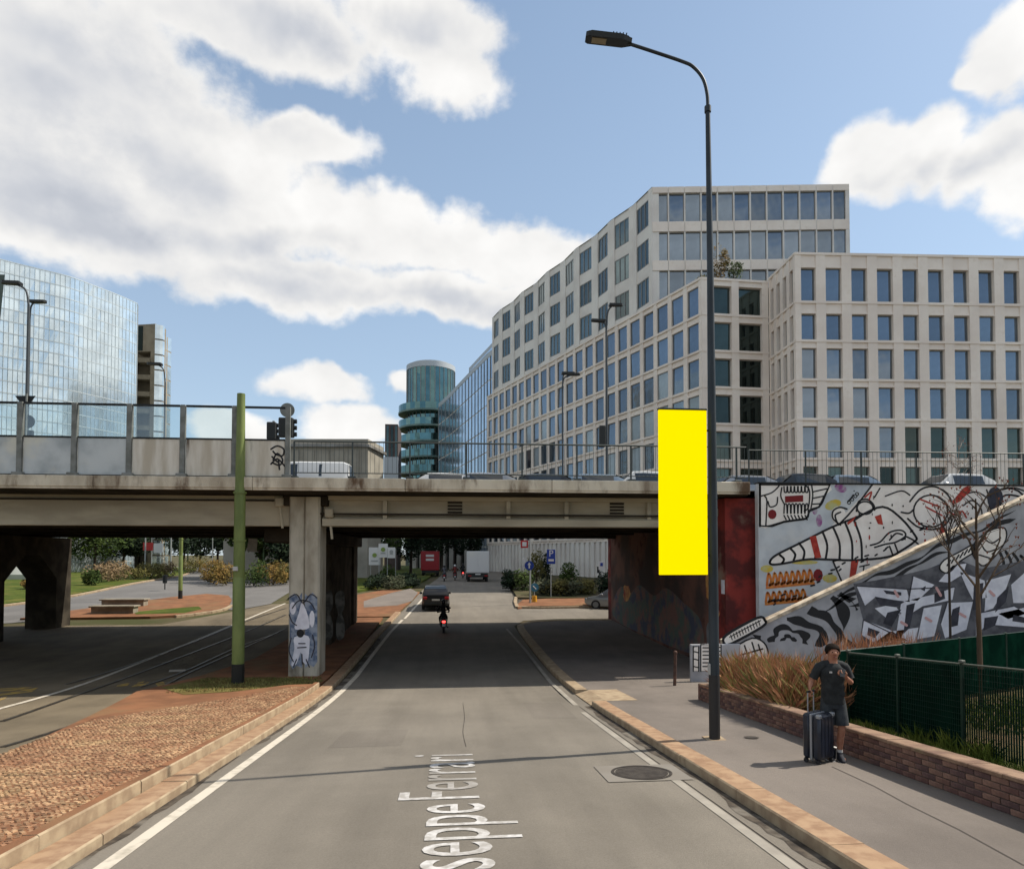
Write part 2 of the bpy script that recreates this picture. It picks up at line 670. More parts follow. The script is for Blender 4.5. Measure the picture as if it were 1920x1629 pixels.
def kerb(name, label, pts, w, h, mats, L=1.6, top_off=0.0, sink=.14):
    o = thing(name, None, None, (pts[0][0], pts[0][1], g(pts[0][1])))
    o['kind'] = 'structure'
    acc = [Vector(pts[0][:2])]
    # resample the line into stone lengths
    line = []
    for a, b in zip(pts, pts[1:]):
        line += fill_line(a, b, .08)[:-1]
    line.append(Vector(pts[-1][:2]))
    cur = [line[0]]
    dist = 0
    stones = []
    for a, b in zip(line, line[1:]):
        dist += (b - a).length
        if dist >= L * rk.uniform(.93, 1.07):
            stones.append((cur[0], b))
            cur = [b]
            dist = 0
    if (line[-1] - cur[0]).length > .2:
        stones.append((cur[0], line[-1]))
    for a, b in stones:
        d = (b - a).normalized()
        n = Vector((-d.y, d.x))
        a2, b2 = a + d * .006, b - d * .006
        jz = rk.uniform(-.004, .004)
        jn = rk.uniform(-.005, .005)
        m_ = MB()
        z = [g(a2.y) + h + top_off + jz, g(b2.y) + h + top_off + jz]
        e = .018
        secs = []
        for q, zt in ((a2, z[0]), (b2, z[1])):
            p0 = q - n * (w / 2) + n * jn
            p1 = q + n * (w / 2) + n * jn
            i0 = p0 + n * e
            i1 = p1 - n * e
            secs.append([(p0.x, p0.y, zt - h - sink), (p0.x, p0.y, zt - e), (i0.x, i0.y, zt), (i1.x, i1.y, zt), (p1.x, p1.y, zt - e), (p1.x, p1.y, zt - h - sink)])
        vs = secs[0] + secs[1]
        fs = [(k, k + 1, k + 7, k + 6) for k in range(5)] + [tuple(range(6)), tuple(range(6, 12))]
        mi = 0
        m_.add(vs, fs)
        if isinstance(mats, (list, tuple)) and len(mats) > 1:
            m_.mi = [1, 1, 0, 1, 1, 1, 1]
        m_.build('kerb_stone', mats, o)
    return o


kerb('sidewalk_kerb', None, [(3.81, -6), (3.81, 17.0)], .38, .14, [M_gran, M_granf], 2.0)
kerb('sidewalk_kerb', None, [(3.81, 19.3), (3.85, 30), (3.85, 37.4), (4.3, 38.6), (5.4, 39.3), (9.6, 39.35)], .36, .14, [M_granf, M_granf], 1.5)
# dropped kerb: a sloping slab of pale granite
mb = MB()
mb.add([(3.62, 17.05, g(17.05) + .02), (3.62, 19.25, g(19.25) + .02), (4.02, 19.28, g(19.28) + .126), (4.02, 17.05, g(17.05) + .126), (4.85, 19.3, g(19.3) + .128), (4.85, 17.05, g(17.05) + .128)], [(0, 3, 2, 1), (3, 5, 4, 2)])
mb.add([(3.62, 17.05, g(17.05) - .1), (3.62, 19.25, g(19.25) - .1), (3.62, 19.25, g(19.25) + .02), (3.62, 17.05, g(17.05) + .02)], [(0, 1, 2, 3)])
o = mb.build('dropped_kerb', M_granf, org=(4, 18, 0))
tag(o, kind='structure')

# median between the road and the tram tracks: two granite steps and a bed of cobbles
med_right = -4.14
kerb('median_kerb', None, [(-3.80, -6), (-3.80, 21.2), (-3.9, 26), (-3.85, 34), (-3.6, 40), (-3.4, 44)], .36, .12, [M_gran, M_granf], 2.2)
kerb('median_step', None, [(-4.07, -6), (-4.07, 21.0)], .16, .27, [M_red, M_granf], 2.2)
med = drape('median_strip', [(-4.12, -6), (-4.12, 21), (-4.12, 41.5), (-8.2, 41.5), (-7.9, 36), (-7.9, 28), (-8.6, 24.1), (-9.3, 20.9), (-7.4, 11.84), (-6.1, 6), (-4.9, -6)], .10, M_red, th=.16)
bed = drape('median_bed', [(-4.13, -6), (-4.13, 21), (-4.9, 20.9), (-6.2, 19.5), (-7.7, 15.6), (-6.7, 10.8), (-5.6, 5), (-4.5, -6)], .22, M_red, th=.14)
o = drape('median_grass', [(-4.2, 20.2), (-4.15, 22.6), (-6.0, 23.4), (-8.2, 23.6), (-8.9, 21.6), (-7.6, 20.0), (-6.0, 20.6)], .113, M_drygr)
rg = random.Random(9)
M_blade = mat('dry_blades', S(170, 160, 92, .5), .9, S(120, 128, 60, .5), 2, 2, island=.3)


def tufts(name, area, n, h, m, seed, base, lean=.5, w=.012):
    r_ = random.Random(seed)
    mb_ = MB()
    for _ in range(n):
        x, y = area(r_)
        z = base(x, y)
        a = r_.uniform(0, 6.28)
        hh = h * r_.uniform(.4, 1.1)
        dx, dy = math.cos(a), math.sin(a)
        lx, ly = r_.gauss(0, lean) * hh, r_.gauss(0, lean) * hh
        mb_.add([(x - dx * w, y - dy * w, z), (x + dx * w, y + dy * w, z), (x + lx * .5 + dx * w * .6, y + ly * .5 + dy * w * .6, z + hh * .6), (x + lx, y + ly, z + hh)], [(0, 1, 2, 3)])
    return mb_


mb = tufts('g', lambda r_: (r_.uniform(-8.3, -4.3), r_.uniform(20.4, 23.2)), 2600, .09, M_blade, 4, lambda x, y: g(y) + .10)
o = mb.build('median_grass_blades', M_blade, org=(0, 0, 0), fixn=False)
tag(o, 'short dry grass on the median around the green pole', None, kind='stuff')

# cobbles of the median bed
M_cob = mat('porphyry_cobbles', S(196, 160, 122, .66), .85, S(164, 122, 92, .6), 2.2, 3, (.3, .7), S(200, 168, 124, .6), .5, (.5, .7), island=.42, spec=.25)
mb = MB()
rc = random.Random(5)
poly_r = med_right


def med_left(y):
    if y < 11.84:
        return -6.15 - (y - 6) * (1.15 / 5.84)
    return -7.3 - (y - 11.84) * .11


y = 3.0
row = 0
while y < 20.4:
    x = med_left(y) + .1 + (row % 2) * .036
    pitch = .072
    while x < -4.2:
        # rounded outline at the far end of the bed
        if y > 15 and x < -7.6 + (y - 15) * .55:
            x += pitch
            continue
        cx, cy = x + rc.uniform(-.016, .016), y + rc.uniform(-.016, .016)
        a = rc.uniform(.026, .036)
        b = rc.uniform(.026, .036)
        z = g(cy) + .222
        h = rc.uniform(.000, .013)
        q = rc.uniform(-.8, .8)
        ca, sa = math.cos(q), math.sin(q)
        def P2(px_, py_, pz_):
            return (cx + px_ * ca - py_ * sa, cy + px_ * sa + py_ * ca, z + pz_ - .09 * py_)
        mb.add([P2(-a, -b, -.02), P2(a, -b, -.02), P2(a, b, -.02), P2(-a, b, -.02), P2(-a * .66, -b * .66, h), P2(a * .66, -b * .66, h), P2(a * .66, b * .66, h), P2(-a * .66, b * .66, h)],
               [(4, 5, 6, 7), (0, 1, 5, 4), (1, 2, 6, 5), (2, 3, 7, 6), (3, 0, 4, 7)])
        x += pitch
    y += .070
    row += 1
o = mb.build('cobbles', M_cob, bed, fixn=False)
tag(o, kind='stuff')

# road markings
ribbon('edge_line', [(-3.29, y) for y in range(-6, 22)] + [(-3.29, 24), (-3.3, 30), (-3.2, 36), (-2.9, 41)], .16, .006, M_line)
ribbon('edge_line', [(-2.8, 41.5), (-2.6, 45), (-2.2, 52), (-1.7, 60)], .15, .006, M_line)
ribbon('edge_line', [(3.2, y) for y in range(-6, 17)], .13, .007, M_line_w)
ribbon('edge_line', [(3.25, 17.2), (3.3, 22), (3.35, 30), (3.1, 37)], .13, .007, M_line_w)
ribbon('tram_line', sp([G(u, v)[:2] for u, v in ((-60, 1346), (0, 1328), (80, 1306), (160, 1281), (240, 1251), (320, 1219), (420, 1178), (535, 1131))], 4), .16, .004, M_line)
for pts in (((0, 1400), (120, 1364), (250, 1317), (335, 1270), (440, 1222), (535, 1178)),
            ((0, 1352), (150, 1300), (290, 1250), (400, 1208), (535, 1152)),
            ((120, 1283), (250, 1244), (350, 1208), (450, 1168), (535, 1140)),
            ((260, 1288), (345, 1258), (440, 1215), (520, 1186))):
    q = sp([G(u, v)[:2] for u, v in pts], 4)
    ribbon('tram_rail', q, .07, .006, M_rail)
    ribbon('rail_groove', [Vector((p.x + .075, p.y)) for p in q], .045, .004, M_gap)
for quad in (((0, 1290), (60, 1287), (50, 1292), (0, 1296)), ((0, 1300), (72, 1288), (60, 1296), (0, 1304)), ((0, 1308), (14, 1304), (10, 1309), (0, 1312)),
             ((222, 1283), (245, 1279), (238, 1285), (218, 1286)), ((252, 1283), (280, 1278), (270, 1285), (246, 1287)), ((292, 1281), (306, 1277), (310, 1282), (296, 1286)), ((258, 1279), (272, 1276), (268, 1279), (256, 1281))):
    q = [G(u, v) for u, v in quad]
    drape('yellow_marking', [(p.x, p.y) for p in q], -.004, M_yel)
q = [G(u, v) for u, v in ((318, 1255), (348, 1254), (346, 1258), (316, 1259))]
drape('white_marking', [(p.x, p.y) for p in q], -.004, M_line)

# grit gathered in the gutters, tar seams and a patch
M_grit = mat('gutter_grit', S(112, 100, 86, .5), .95, S(74, 64, 54, .45), 7, 6, (.35, .65), S(140, 132, 120, .6), 1.2, (.5, .66))
rgt = random.Random(17)


def grit(x_out, side, y0_, y1_):
    m_ = MB()
    y_ = y0_
    w_ = .12
    while y_ < y1_:
        w2_ = max(.04, min(.22, w_ + rgt.gauss(0, .03)))
        m_.add([(x_out, y_, g(y_) + .0035), (x_out - side * w_, y_, g(y_) + .0035), (x_out - side * w2_, y_ + .25, g(y_ + .25) + .0035), (x_out, y_ + .25, g(y_ + .25) + .0035)], [(0, 1, 2, 3)])
        w_ = w2_
        y_ += .25
    return tag(m_.build('gutter_grit', M_grit, org=(0, 0, 0)), 'dark grit lying in the gutter', None, kind='stuff')


tag(grit(3.615, 1, -4, 17), 'dark grit in the gutter along the sidewalk kerb')
tag(grit(-3.615, -1, -4, 34), 'dark grit in the gutter along the median kerb')
M_patch2 = asphalt('asphalt_patch', S(141, 133, 122, .61))
drape('asphalt_patch', [(-2.2, 12.4), (-.9, 12.45), (-.86, 14.2), (-1.5, 14.25), (-2.16, 14.1)], .0022, M_patch2)
drape('asphalt_patch', [(1.9, 15.2), (2.9, 15.1), (2.95, 17.8), (1.95, 17.9)], .0022, M_patch2)

# street name painted on the carriageway
M_letter = mat('lettering_paint', S(212, 209, 206, .8), .85, S(182, 177, 170, .7), 9, 6, (.35, .65), S(166, 160, 152, .64), .5, (.46, .66))


def road_text(txt, y_start, y_end, xbase, cap):
    cu = bpy.data.curves.new('txt', 'FONT')
    cu.body = txt
    cu.size = 1.0
    cu.resolution_u = 4
    ob = bpy.data.objects.new('txt', cu)
    col.objects.link(ob)
    dg = bpy.context.evaluated_depsgraph_get()
    me = bpy.data.meshes.new_from_object(ob.evaluated_get(dg))
    col.objects.unlink(ob)
    xs = [v.co.x for v in me.vertices]
    x0, x1 = min(xs), max(xs)
    for v in me.vertices:
        a = (v.co.x - x0) / (x1 - x0)
        y = y_start + a * (y_end - y_start)
        v.co = Vector((xbase - v.co.y / .70 * cap, y, g(y) + .009))
    me.materials.clear()
    me.materials.append(M_letter)
    me.name = 'road_lettering'
    o_ = bpy.data.objects.new('road_lettering', me)
    link(o_)
    o_['kind'] = 'structure'
    return o_


xb = G(898, 1490).x
xt = G(745, 1490).x
ya_, yb2_ = G(900, 1506).y, G(900, 1610).y
road_text('Giuseppe', ya_ - (ya_ - yb2_) / .535, ya_, xb + .04, xb - xt)
road_text('Ferrari', G(900, 1496).y, G(900, 1413).y, xb, xb - xt)

# manhole covers
M_iron = mat('cast_iron', S(96, 88, 80, .5), .7, S(74, 66, 60, .5), 8, 4, metal=.3, bump=.6, bscale=60)
M_conc = mat('concrete', S(160, 152, 136, .62), .9, S(132, 126, 114, .6), 2.0, 6, (.35, .65), S(112, 106, 96, .55), .6, (.5, .72), bump=.4, bscale=40, spec=.2)


def manhole(label, c, r, off, slab=None):
    o_ = thing('manhole_cover', label, 'manhole cover', (c.x, c.y, g(c.y) + off))
    sl = g(c.y + .5) - g(c.y - .5)
    def ringz(x, y):
        return g(c.y) + off + sl * (y - c.y)
    m_ = MB()
    for rr0, rr1, z0, z1 in ((0, r * .86, .012, .012), (r * .90, r, .014, .014)):
        for k in range(36):
            a, b = 2 * math.pi * k / 36, 2 * math.pi * (k + 1) / 36
            vs = []
            for rr, an in ((rr0, a), (rr1, a), (rr1, b), (rr0, b)):
                x, y_ = c.x + rr * math.cos(an), c.y + rr * math.sin(an)
                vs.append((x, y_, ringz(x, y_) + z0))
            m_.add(vs, [(0, 1, 2, 3)] if rr0 else [(0, 1, 2)])
    m_.build('cover', M_iron, o_)
    if slab:
        m2 = MB()
        vs = []
        for dx, dy in ((-1, -1), (1, -1), (1, 1), (-1, 1)):
            x, y_ = c.x + dx * slab, c.y + dy * slab * .8
            vs.append((x, y_, ringz(x, y_) + .006))
        m2.add(vs, [(0, 1, 2, 3)])
        m2.build('surround', mat('patch_asphalt', S(153, 146, 136, .62), .9, S(146, 138, 127, .62), 1.5, 5), o_)
    return o_


manhole('round iron manhole cover in the carriageway near the kerb', G(1203, 1449), .45, 0.004, .62)
manhole('small dark drain cover on the sidewalk beside the lamp post', G(1409, 1383, .12), .13, .122)
# pale footing round the lamp post
lp = G(1340, 1385, .12)

# far paving on the left of the underpass
drape('paved_apron', [(-8.2, 42.3), (-3.55, 42.3), (-3.0, 50), (-2.6, 58), (-5.4, 61), (-7.2, 57), (-9.4, 50)], .05, M_red, th=.1)
q = [G(u, v) for u, v in ((682, 1128), (735, 1112), (770, 1104), (784, 1112), (772, 1128), (745, 1136), (682, 1140))]
drape('paved_apron_lane', [(p.x, p.y) for p in q], .056, M_walk)
# traffic island beyond the bridge on the left (pole, grass, low concrete walls)
isl = [(-25.5, 42.3), (-18.2, 42.6), (-16.4, 43.4), (-15.3, 45.2), (-15.2, 47.4), (-16.4, 52), (-17.6, 55), (-19.8, 56.5), (-21.6, 54), (-23.4, 49), (-24.8, 45.3)]
drape('traffic_island', isl, .12, M_red, th=.16)
kerb('island_kerb', None, sp([(-16.9, 43.0), (-15.6, 44.6), (-15.1, 46.4), (-15.3, 48.6)], 6), .22, .13, [M_granf, M_granf], 1.2)
drape('island_grass', [(-19.5, 43.6), (-16.8, 44.1), (-16.4, 46.0), (-17.2, 47.6), (-18.6, 46.4), (-20.2, 44.8)], .13, M_grass)
# grass banks
drape('grass_bank', [(-62, 41.0), (-31.2, 48.8), (-30.0, 55), (-31.5, 70), (-34.5, 88), (-47.5, 130), (-66, 161), (-160, 160), (-160, 41)], .16, M_grass, th=.2)
drape('grass_bank', [(-3.6, 61.5), (-6.4, 63), (-9.8, 52.5), (-12.4, 52.5), (-13.4, 62), (-15, 75), (-19.5, 92), (-39, 130), (-59, 160), (0, 160), (-2, 118), (-2.6, 75)], .16, M_grass, th=.2)
kerb('bank_kerb', None, [(-62, 40.6), (-44, 45.0), (-31.0, 48.4)], .3, .14, [M_granf, M_granf], 3.0)
kerb('bank_kerb', None, sp([(-31.0, 48.6), (-29.7, 55), (-31.2, 70), (-34.2, 88), (-38, 101)], 3), .3, .14, [M_granf, M_granf], 4.0)
# sign island on the right beyond the bridge
drape('sign_island', [(4.6, 45.6), (5.4, 46.6), (16, 46.8), (30, 47.2), (30, 51.5), (7.6, 51.3), (5.5, 50.6), (4.9, 48.2)], .12, M_red, th=.16)
kerb('sign_island_kerb', None, [(5.15, 52.5), (4.78, 49.5), (4.62, 46.2), (5.3, 45.9), (16, 46.45), (30, 46.9)], .25, .14, [M_granf, M_granf], 1.6)
drape('planting_bed', [(5.2, 52), (7.6, 51.5), (30, 51.7), (30, 62), (6.2, 72), (5.5, 60)], .16, M_earth, th=.2)

# ================================================================ OVERPASS
DZ = 6.82
M_dk = mat('deck_edge_concrete', S(214, 204, 184, .95), .9, S(180, 168, 148, .9), 1.2, 7, (.38, .62), S(116, 94, 74, .7), 1.3, (.50, .68), bump=.5, bscale=30, spec=.2, stretch=(1, 1, .35))
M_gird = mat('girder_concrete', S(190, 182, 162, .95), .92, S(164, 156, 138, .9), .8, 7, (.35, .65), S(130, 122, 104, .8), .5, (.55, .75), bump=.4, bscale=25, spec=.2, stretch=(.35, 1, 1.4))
M_under = mat('soffit_concrete_shaded', S(96, 88, 76, .45), .95, S(70, 64, 56, .4), .6, 6, bump=.3, bscale=20, spec=.1)  # soffit and inner girders coloured darker to deepen the shade below the deck
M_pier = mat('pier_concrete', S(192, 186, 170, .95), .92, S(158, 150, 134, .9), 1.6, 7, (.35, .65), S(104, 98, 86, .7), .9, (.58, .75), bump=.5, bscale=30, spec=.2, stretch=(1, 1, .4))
br = thing('overpass', 'long concrete road overpass crossing above the street and tram tracks', 'bridge', (0, 31, 0))
DX0, DX1 = -75.0, 10.35
Y0, Y1 = 22.2, 40.4
mb = MB()
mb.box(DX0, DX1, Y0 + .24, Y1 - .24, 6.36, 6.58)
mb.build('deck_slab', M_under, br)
mb = MB()
mb.box(DX0, DX1, Y0 + .26, Y1 - .26, 6.584, 6.60)
mb.build('deck_surface', M_asph2, br)
for yy, s in ((Y0, 1), (Y1, -1)):
    x = DX0
    k = 0
    while x < DX1 - .01:
        x2 = min(x + 4.9, DX1)
        mb = MB()
        ya, yb = sorted((yy, yy + s * .32))
        mb.bbox(x + .006, x2 - .006, ya, yb, 6.46, DZ, .02)
        # drip nose under the edge
        mb.box(x + .01, x2 - .01, min(yy + s * .03, yy + s * .2), max(yy + s * .03, yy + s * .2), 6.40, 6.462)
        mb.build('fascia_panel', M_dk, br)
        x = x2
        k += 1
# girders (front one with flange and stiffeners)


def girder(yc, x0, x1, z0=5.3, z1=6.36, kind=1, par=br, mm=None):
    m_ = MB()
    if kind:
        m_.box(x0, x1, yc - .14, yc + .14, z0 + .36, z1 - .14)
        m_.bbox(x0, x1, yc - .40, yc + .40, z0, z0 + .26, .015)
        m_.add([(x0, yc - .39, z0 + .255), (x1, yc - .39, z0 + .255), (x1, yc - .14, z0 + .4), (x0, yc - .14, z0 + .4)], [(0, 1, 2, 3)])
        m_.box(x0, x1, yc - .36, yc + .36, z1 - .15, z1 - .004)
    else:
        m_.bbox(x0, x1, yc - .22, yc + .22, z0, z1 - .003, .02)
    return m_.build('girder', mm or M_gird, par)


PXL, PXR = YP(541, 1100, 23.55).x, YP(599, 1100, 23.55).x       # front column
gf = girder(24.05, PXR + .05, 9.9)
for xx in (-2.3, 2.05, 4.15, 7.2):
    m_ = MB()
    m_.box(xx - .07, xx + .07, 23.68, 23.92, 5.58, 6.2)
    m_.build('stiffener', M_gird, gf)
M_vent = mat('vent_dark', S(70, 62, 52, .5), .9)
for xx in (.15, 6.05):
    m_ = MB()
    for j in range(4):
        m_.box(xx - .26, xx + .26, 23.87, 23.9, 5.78 + j * .115, 5.85 + j * .115)
    m_.build('vent_grille', M_vent, gf)
girder(24.05, DX0, PXL - .05, 5.3, 6.36, 0)
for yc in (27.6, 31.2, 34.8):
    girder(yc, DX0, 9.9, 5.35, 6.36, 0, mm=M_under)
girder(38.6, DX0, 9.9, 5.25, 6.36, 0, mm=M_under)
# conduit along the front girder
m_ = MB()
m_.tube([(PXR, 23.62, 5.72), (9.6, 23.62, 5.70)], .035, 6)
m_.build('conduit', M_vent, br)
m_ = MB()
m_.tube([(DX0, 23.78, 6.2), (PXL - .3, 23.78, 6.18)], .03, 6)
m_.build('conduit', M_vent, br)
for xx, zz in ((PXL - .35, 6.12), (PXR + .3, 5.75), (9.6, 5.85)):
    m_ = MB()
    m_.bbox(xx - .14, xx + .14, 23.5, 23.8, zz - .16, zz + .16, .04)
    m_.tube([(xx, 23.7, zz - .1), (xx + .08, 23.75, zz - .9)], .045, 6)
    m_.build('junction_box', M_gird, br)


# columns
M_pier_in = mat('pier_shade_dark', S(104, 96, 84, .5), .95, S(76, 70, 62, .45), 1.2, 6, bump=.4, bscale=30, spec=.1)  # darkened copy of the pier concrete, standing in for shade under the bridge


def column(x0, x1, y0, y1, ztop=5.3, mm=M_pier_in):
    m_ = MB()
    zb = g((y0 + y1) / 2) - .25
    c = .07
    xm = (x0 + x1) / 2
    outl = [(x0 + c, y0), (xm - .035, y0), (xm, y0 + .07), (xm + .035, y0), (x1 - c, y0), (x1, y0 + c), (x1, y1 - c), (x1 - c, y1), (x0 + c, y1), (x0, y1 - c), (x0, y0 + c)]
    m_.prism([(x, y_, zb) for x, y_ in outl], (0, 0, ztop - zb))
    return m_.build('pier_column', mm, br)


pc = column(PXL, PXR, 23.55, 24.8, 6.30, M_pier)
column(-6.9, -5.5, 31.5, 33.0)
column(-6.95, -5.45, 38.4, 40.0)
m_ = MB()
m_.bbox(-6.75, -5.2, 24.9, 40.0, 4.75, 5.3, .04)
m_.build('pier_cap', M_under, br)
m_ = MB()
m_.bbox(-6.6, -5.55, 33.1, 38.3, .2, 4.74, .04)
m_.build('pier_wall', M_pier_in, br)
m_ = MB()
m_.bbox(PXL - .25, PXR + .25, 23.62, 25.2, 6.0, 6.355, .03)
m_.build('pier_cap', M_under, br)
# left portal pier: two columns, beam and haunches, seen obliquely
XL0, XL1 = -23.2, -21.6


def portal(x0, x1, ya, yb, yc, yd):
    # column ya..yb (near), yc..yd (far), opening between with sloping haunches
    zb = -.3
    out = [(ya, zb), (yb, zb), (yb, 3.0), (yb + 1.5, 4.25), (yc - 1.5, 4.25), (yc, 3.0), (yc, zb), (yd, zb), (yd, 5.24), (ya, 5.24)]
    m_ = MB()
    m_.prism([(x0, a, z) for a, z in out], (x1 - x0, 0, 0))
    return m_.build('pier_portal', M_pier_in, br)


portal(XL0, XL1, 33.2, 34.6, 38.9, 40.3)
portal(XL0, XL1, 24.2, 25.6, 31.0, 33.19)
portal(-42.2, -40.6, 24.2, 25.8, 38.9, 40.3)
# abutment on the right
M_abut = mat('abutment_paint', S(150, 62, 56, .8), .9, S(104, 52, 50, .7), .9, 6, (.42, .56), S(150, 128, 112, .8), .5, (.56, .68), bump=.3, bscale=30, spec=.2)
m_ = MB()
out = [(9.74, 22.95), (11.6, 22.95), (11.6, 40.3), (9.64, 40.3), (9.64, 39.6)]
m_.prism([(x, y_, -.3) for x, y_ in out], (0, 0, 6.62))
abut = m_.build('abutment', M_abut, br)
# embankment behind the mural wall, carrying the road on at deck level
m_ = MB()
m_.box(11.61, 95, 22.75, 40.3, 0, 6.59)
emb = m_.build('embankment', M_conc, br)
m_ = MB()
m_.box(10.36, 95, 23.05, 40.2, 6.592, 6.604)
m_.build('deck_surface', M_asph2, br)

# noise barrier / parapet panels on the left half
M_post = mat('galvanised_post', S(140, 142, 138, .8), .6, S(118, 120, 114, .75), 3, 4, metal=.2)
M_pan1 = mat('panel_grey', S(200, 204, 204, .9), .55, S(166, 172, 174, .85), .8, 5, (.35, .65), S(212, 208, 194, .9), .5, (.5, .7), bump=.1, bscale=6, metal=.25)
M_pan2 = mat('panel_stained', S(220, 214, 202, .95), .75, S(190, 180, 162, .9), 1.0, 6, (.35, .65), S(128, 110, 92, .5), .9, (.58, .75), stretch=(2.2, 1, .35))
M_dark = mat('dark_steel', S(52, 56, 58, .5), .55, metal=.4)
M_pane = glass_clear('screen_glass')
bar = thing('parapet_screen', 'grey parapet panels with glass screens along the left of the overpass', 'barrier', (-20, 22.4, DZ))
posts_u = [540, 440, 343, 243, 140, 38]
posts_x = [YP(u, 850, 22.42).x for u in posts_u]
stp = posts_x[4] - posts_x[5]
while posts_x[-1] > -32:
    posts_x.append(posts_x[-1] - stp)
ZP0, ZP1, ZP2 = DZ + .04, 8.06, 9.16
for i, x in enumerate(posts_x):
    m_ = MB()
    m_.box(x - .065, x + .065, 22.36, 22.50, DZ, ZP2)
    m_.box(x - .075, x + .075, 22.34, 22.36, DZ + .02, ZP2 - .02)
    m_.bbox(x - .16, x + .16, 22.23, 22.62, DZ - .1, DZ + .10, .02)
    m_.build('post', M_post, bar)
    if i + 1 < len(posts_x):
        x2 = posts_x[i + 1]
        m_ = MB()
        m_.bbox(x2 + .10, x - .10, 22.40, 22.46, ZP0, ZP1 - .02, .012)
        m_.build('panel', M_pan2 if i < 3 else M_pan1, bar)
        for za_, zb_ in ((ZP1 - .018, ZP1 + .03), (ZP2 - .06, ZP2), (ZP0 - .035, ZP0 - .002)):
            m_ = MB()
            m_.box(x2 + .095, x - .095, 22.38, 22.48, za_, zb_)
            m_.build('rail', M_dark, bar)
        if i > 0:
            m_ = MB()
            m_.box(x2 + .10, x - .10, 22.425, 22.435, ZP1 + .032, ZP2 - .062)
            m_.build('pane', M_pane, bar)
# tag on the last panel
M_black = mat('black_paint', (.012, .012, .014), .7)


def strokes_on_plane(lst, w, y, to):
    """lst: list of pixel polylines, w in pixels, drawn flat on plane y facing the viewer"""
    for pts in lst:
        L, Rr = ribbon_poly(pts, w)
        for i in range(len(L) - 1):
            to.add([YP(p.x, p.y, y) for p in (L[i], Rr[i], Rr[i + 1], L[i + 1])], [(0, 1, 2, 3)])
        for p in pts:          # round joints
            q = [Vector(p[:2]) + Vector((math.cos(a), math.sin(a))) * w / 2 for a in [k * math.pi / 4 for k in range(8)]]
            to.add([YP(a.x, a.y, y - .0012) for a in q], [tuple(range(8))])
    return to


m_ = MB()
strokes_on_plane([sp([(508, 842), (520, 836), (532, 842), (530, 854), (518, 852), (512, 846)], 4), sp([(512, 862), (520, 850), (530, 862), (524, 872), (512, 868)], 4), sp([(508, 870), (520, 860), (534, 874)], 3), [(522, 862), (524, 880)], [(510, 856), (520, 866)]], 3.2, 22.395, m_)
m_.build('graffiti_tag', M_black, bar, fixn=False)

# slim railing on the right half
M_railg = mat('railing_green_grey', S(96, 104, 102, .5), .6, metal=.3)
rail = thing('deck_railing', 'slim see-through metal railing along the right of the overpass', 'railing', (2, 22.4, DZ))
x = posts_x[0] + .2
m_ = MB()
m_.tube([(x, 22.42, 8.04), (10.3, 22.42, 8.06)], .028, 6)
m_.build('top_rail', M_railg, rail)
m_ = MB()
m_.tube([(x, 22.42, 7.0), (10.3, 22.42, 7.0)], .018, 5)
m_.build('bottom_rail', M_railg, rail)
k = 0
m_ = MB()
while x < 10.3:
    if k % 13 == 0:
        p_ = MB()
        p_.box(x - .025, x + .025, 22.395, 22.445, DZ, 8.03)
        p_.bbox(x - .13, x + .13, 22.24, 22.6, DZ - .08, DZ + .07, .02)
        p_.build('post', M_railg, rail)
    else:
        m_.tube([(x, 22.42, 7.0), (x, 22.42, 8.04)], .008, 4, caps=False)
    x += .145
    k += 1
m_.build('bars', M_railg, rail, fixn=False)

r2 = thing('wall_railing', 'thin metal railing on top of the graffiti wall', 'railing', (16, 22.66, 6.8))
m_ = MB()
m_.tube([(10.5, 22.64, 8.0), (40, 22.64, 8.06)], .022, 6)
m_.build('top_rail', M_railg, r2)
m_ = MB()
x = 10.5
while x < 30:
    m_.tube([(x, 22.64, 6.84), (x, 22.64, 8.02)], .007, 4, caps=False)
    x += .16
tag(m_.build('bars', M_railg, r2, fixn=False), kind='stuff')
for k in range(10):
    m_ = MB()
    x = 10.5 + k * 2.1
    m_.box(x - .022, x + .022, 22.62, 22.66, 6.80, 8.0)
    m_.build('post', M_railg, r2)

# ================================================================ MURAL WALL AND STAIR RAMP
YW = 22.50
M_mur = mat('mural_ground', S(200, 206, 210, .98), .85, S(182, 188, 194, .95), 1.3, 6, (.35, .65), S(210, 208, 204, .95), .4, (.45, .65), bump=.15, bscale=30, spec=.2)
mw = thing('mural_wall', 'tall retaining wall covered in black and white graffiti art', 'wall', (16, YW, g(22)))
m_ = MB()
xw0 = YP(1422, 1000, YW).x
m_.box(xw0, 60, YW, YW + .24, -.3, 6.80)
m_.build('wall', M_mur, mw)
m_ = MB()
m_.bbox(xw0 - .02, 60, YW - .05, YW + .30, 6.802, 6.86, .015)
m_.build('coping', M_dark, mw)
P_white = mat('mural_white', S(246, 240, 232, .96), .8, S(230, 222, 214, .95), 1.5, 5)
P_black = mat('mural_black', (.018, .018, .02), .75)
P_red = mat('mural_red', S(214, 84, 66, .7), .8, S(190, 58, 48, .65), 5, 4)
P_dred = mat('mural_dark_red', S(150, 40, 44, .6), .8)
P_or = mat('mural_orange', S(232, 146, 66, .75), .8, S(220, 120, 60, .7), 5, 4)
P_ye = mat('mural_yellow', S(224, 196, 74, .75), .8, S(206, 206, 150, .75), 3, 4)
P_pu = mat('mural_purple', S(170, 92, 160, .7), .8, S(196, 190, 200, .75), 4, 4)
P_gr = mat('mural_grey', S(150, 150, 152, .7), .8, S(130, 130, 134, .66), 2, 4)
P_dg = mat('mural_dark_grey', S(84, 84, 96, .6), .8, S(66, 66, 76, .55), 3, 4)
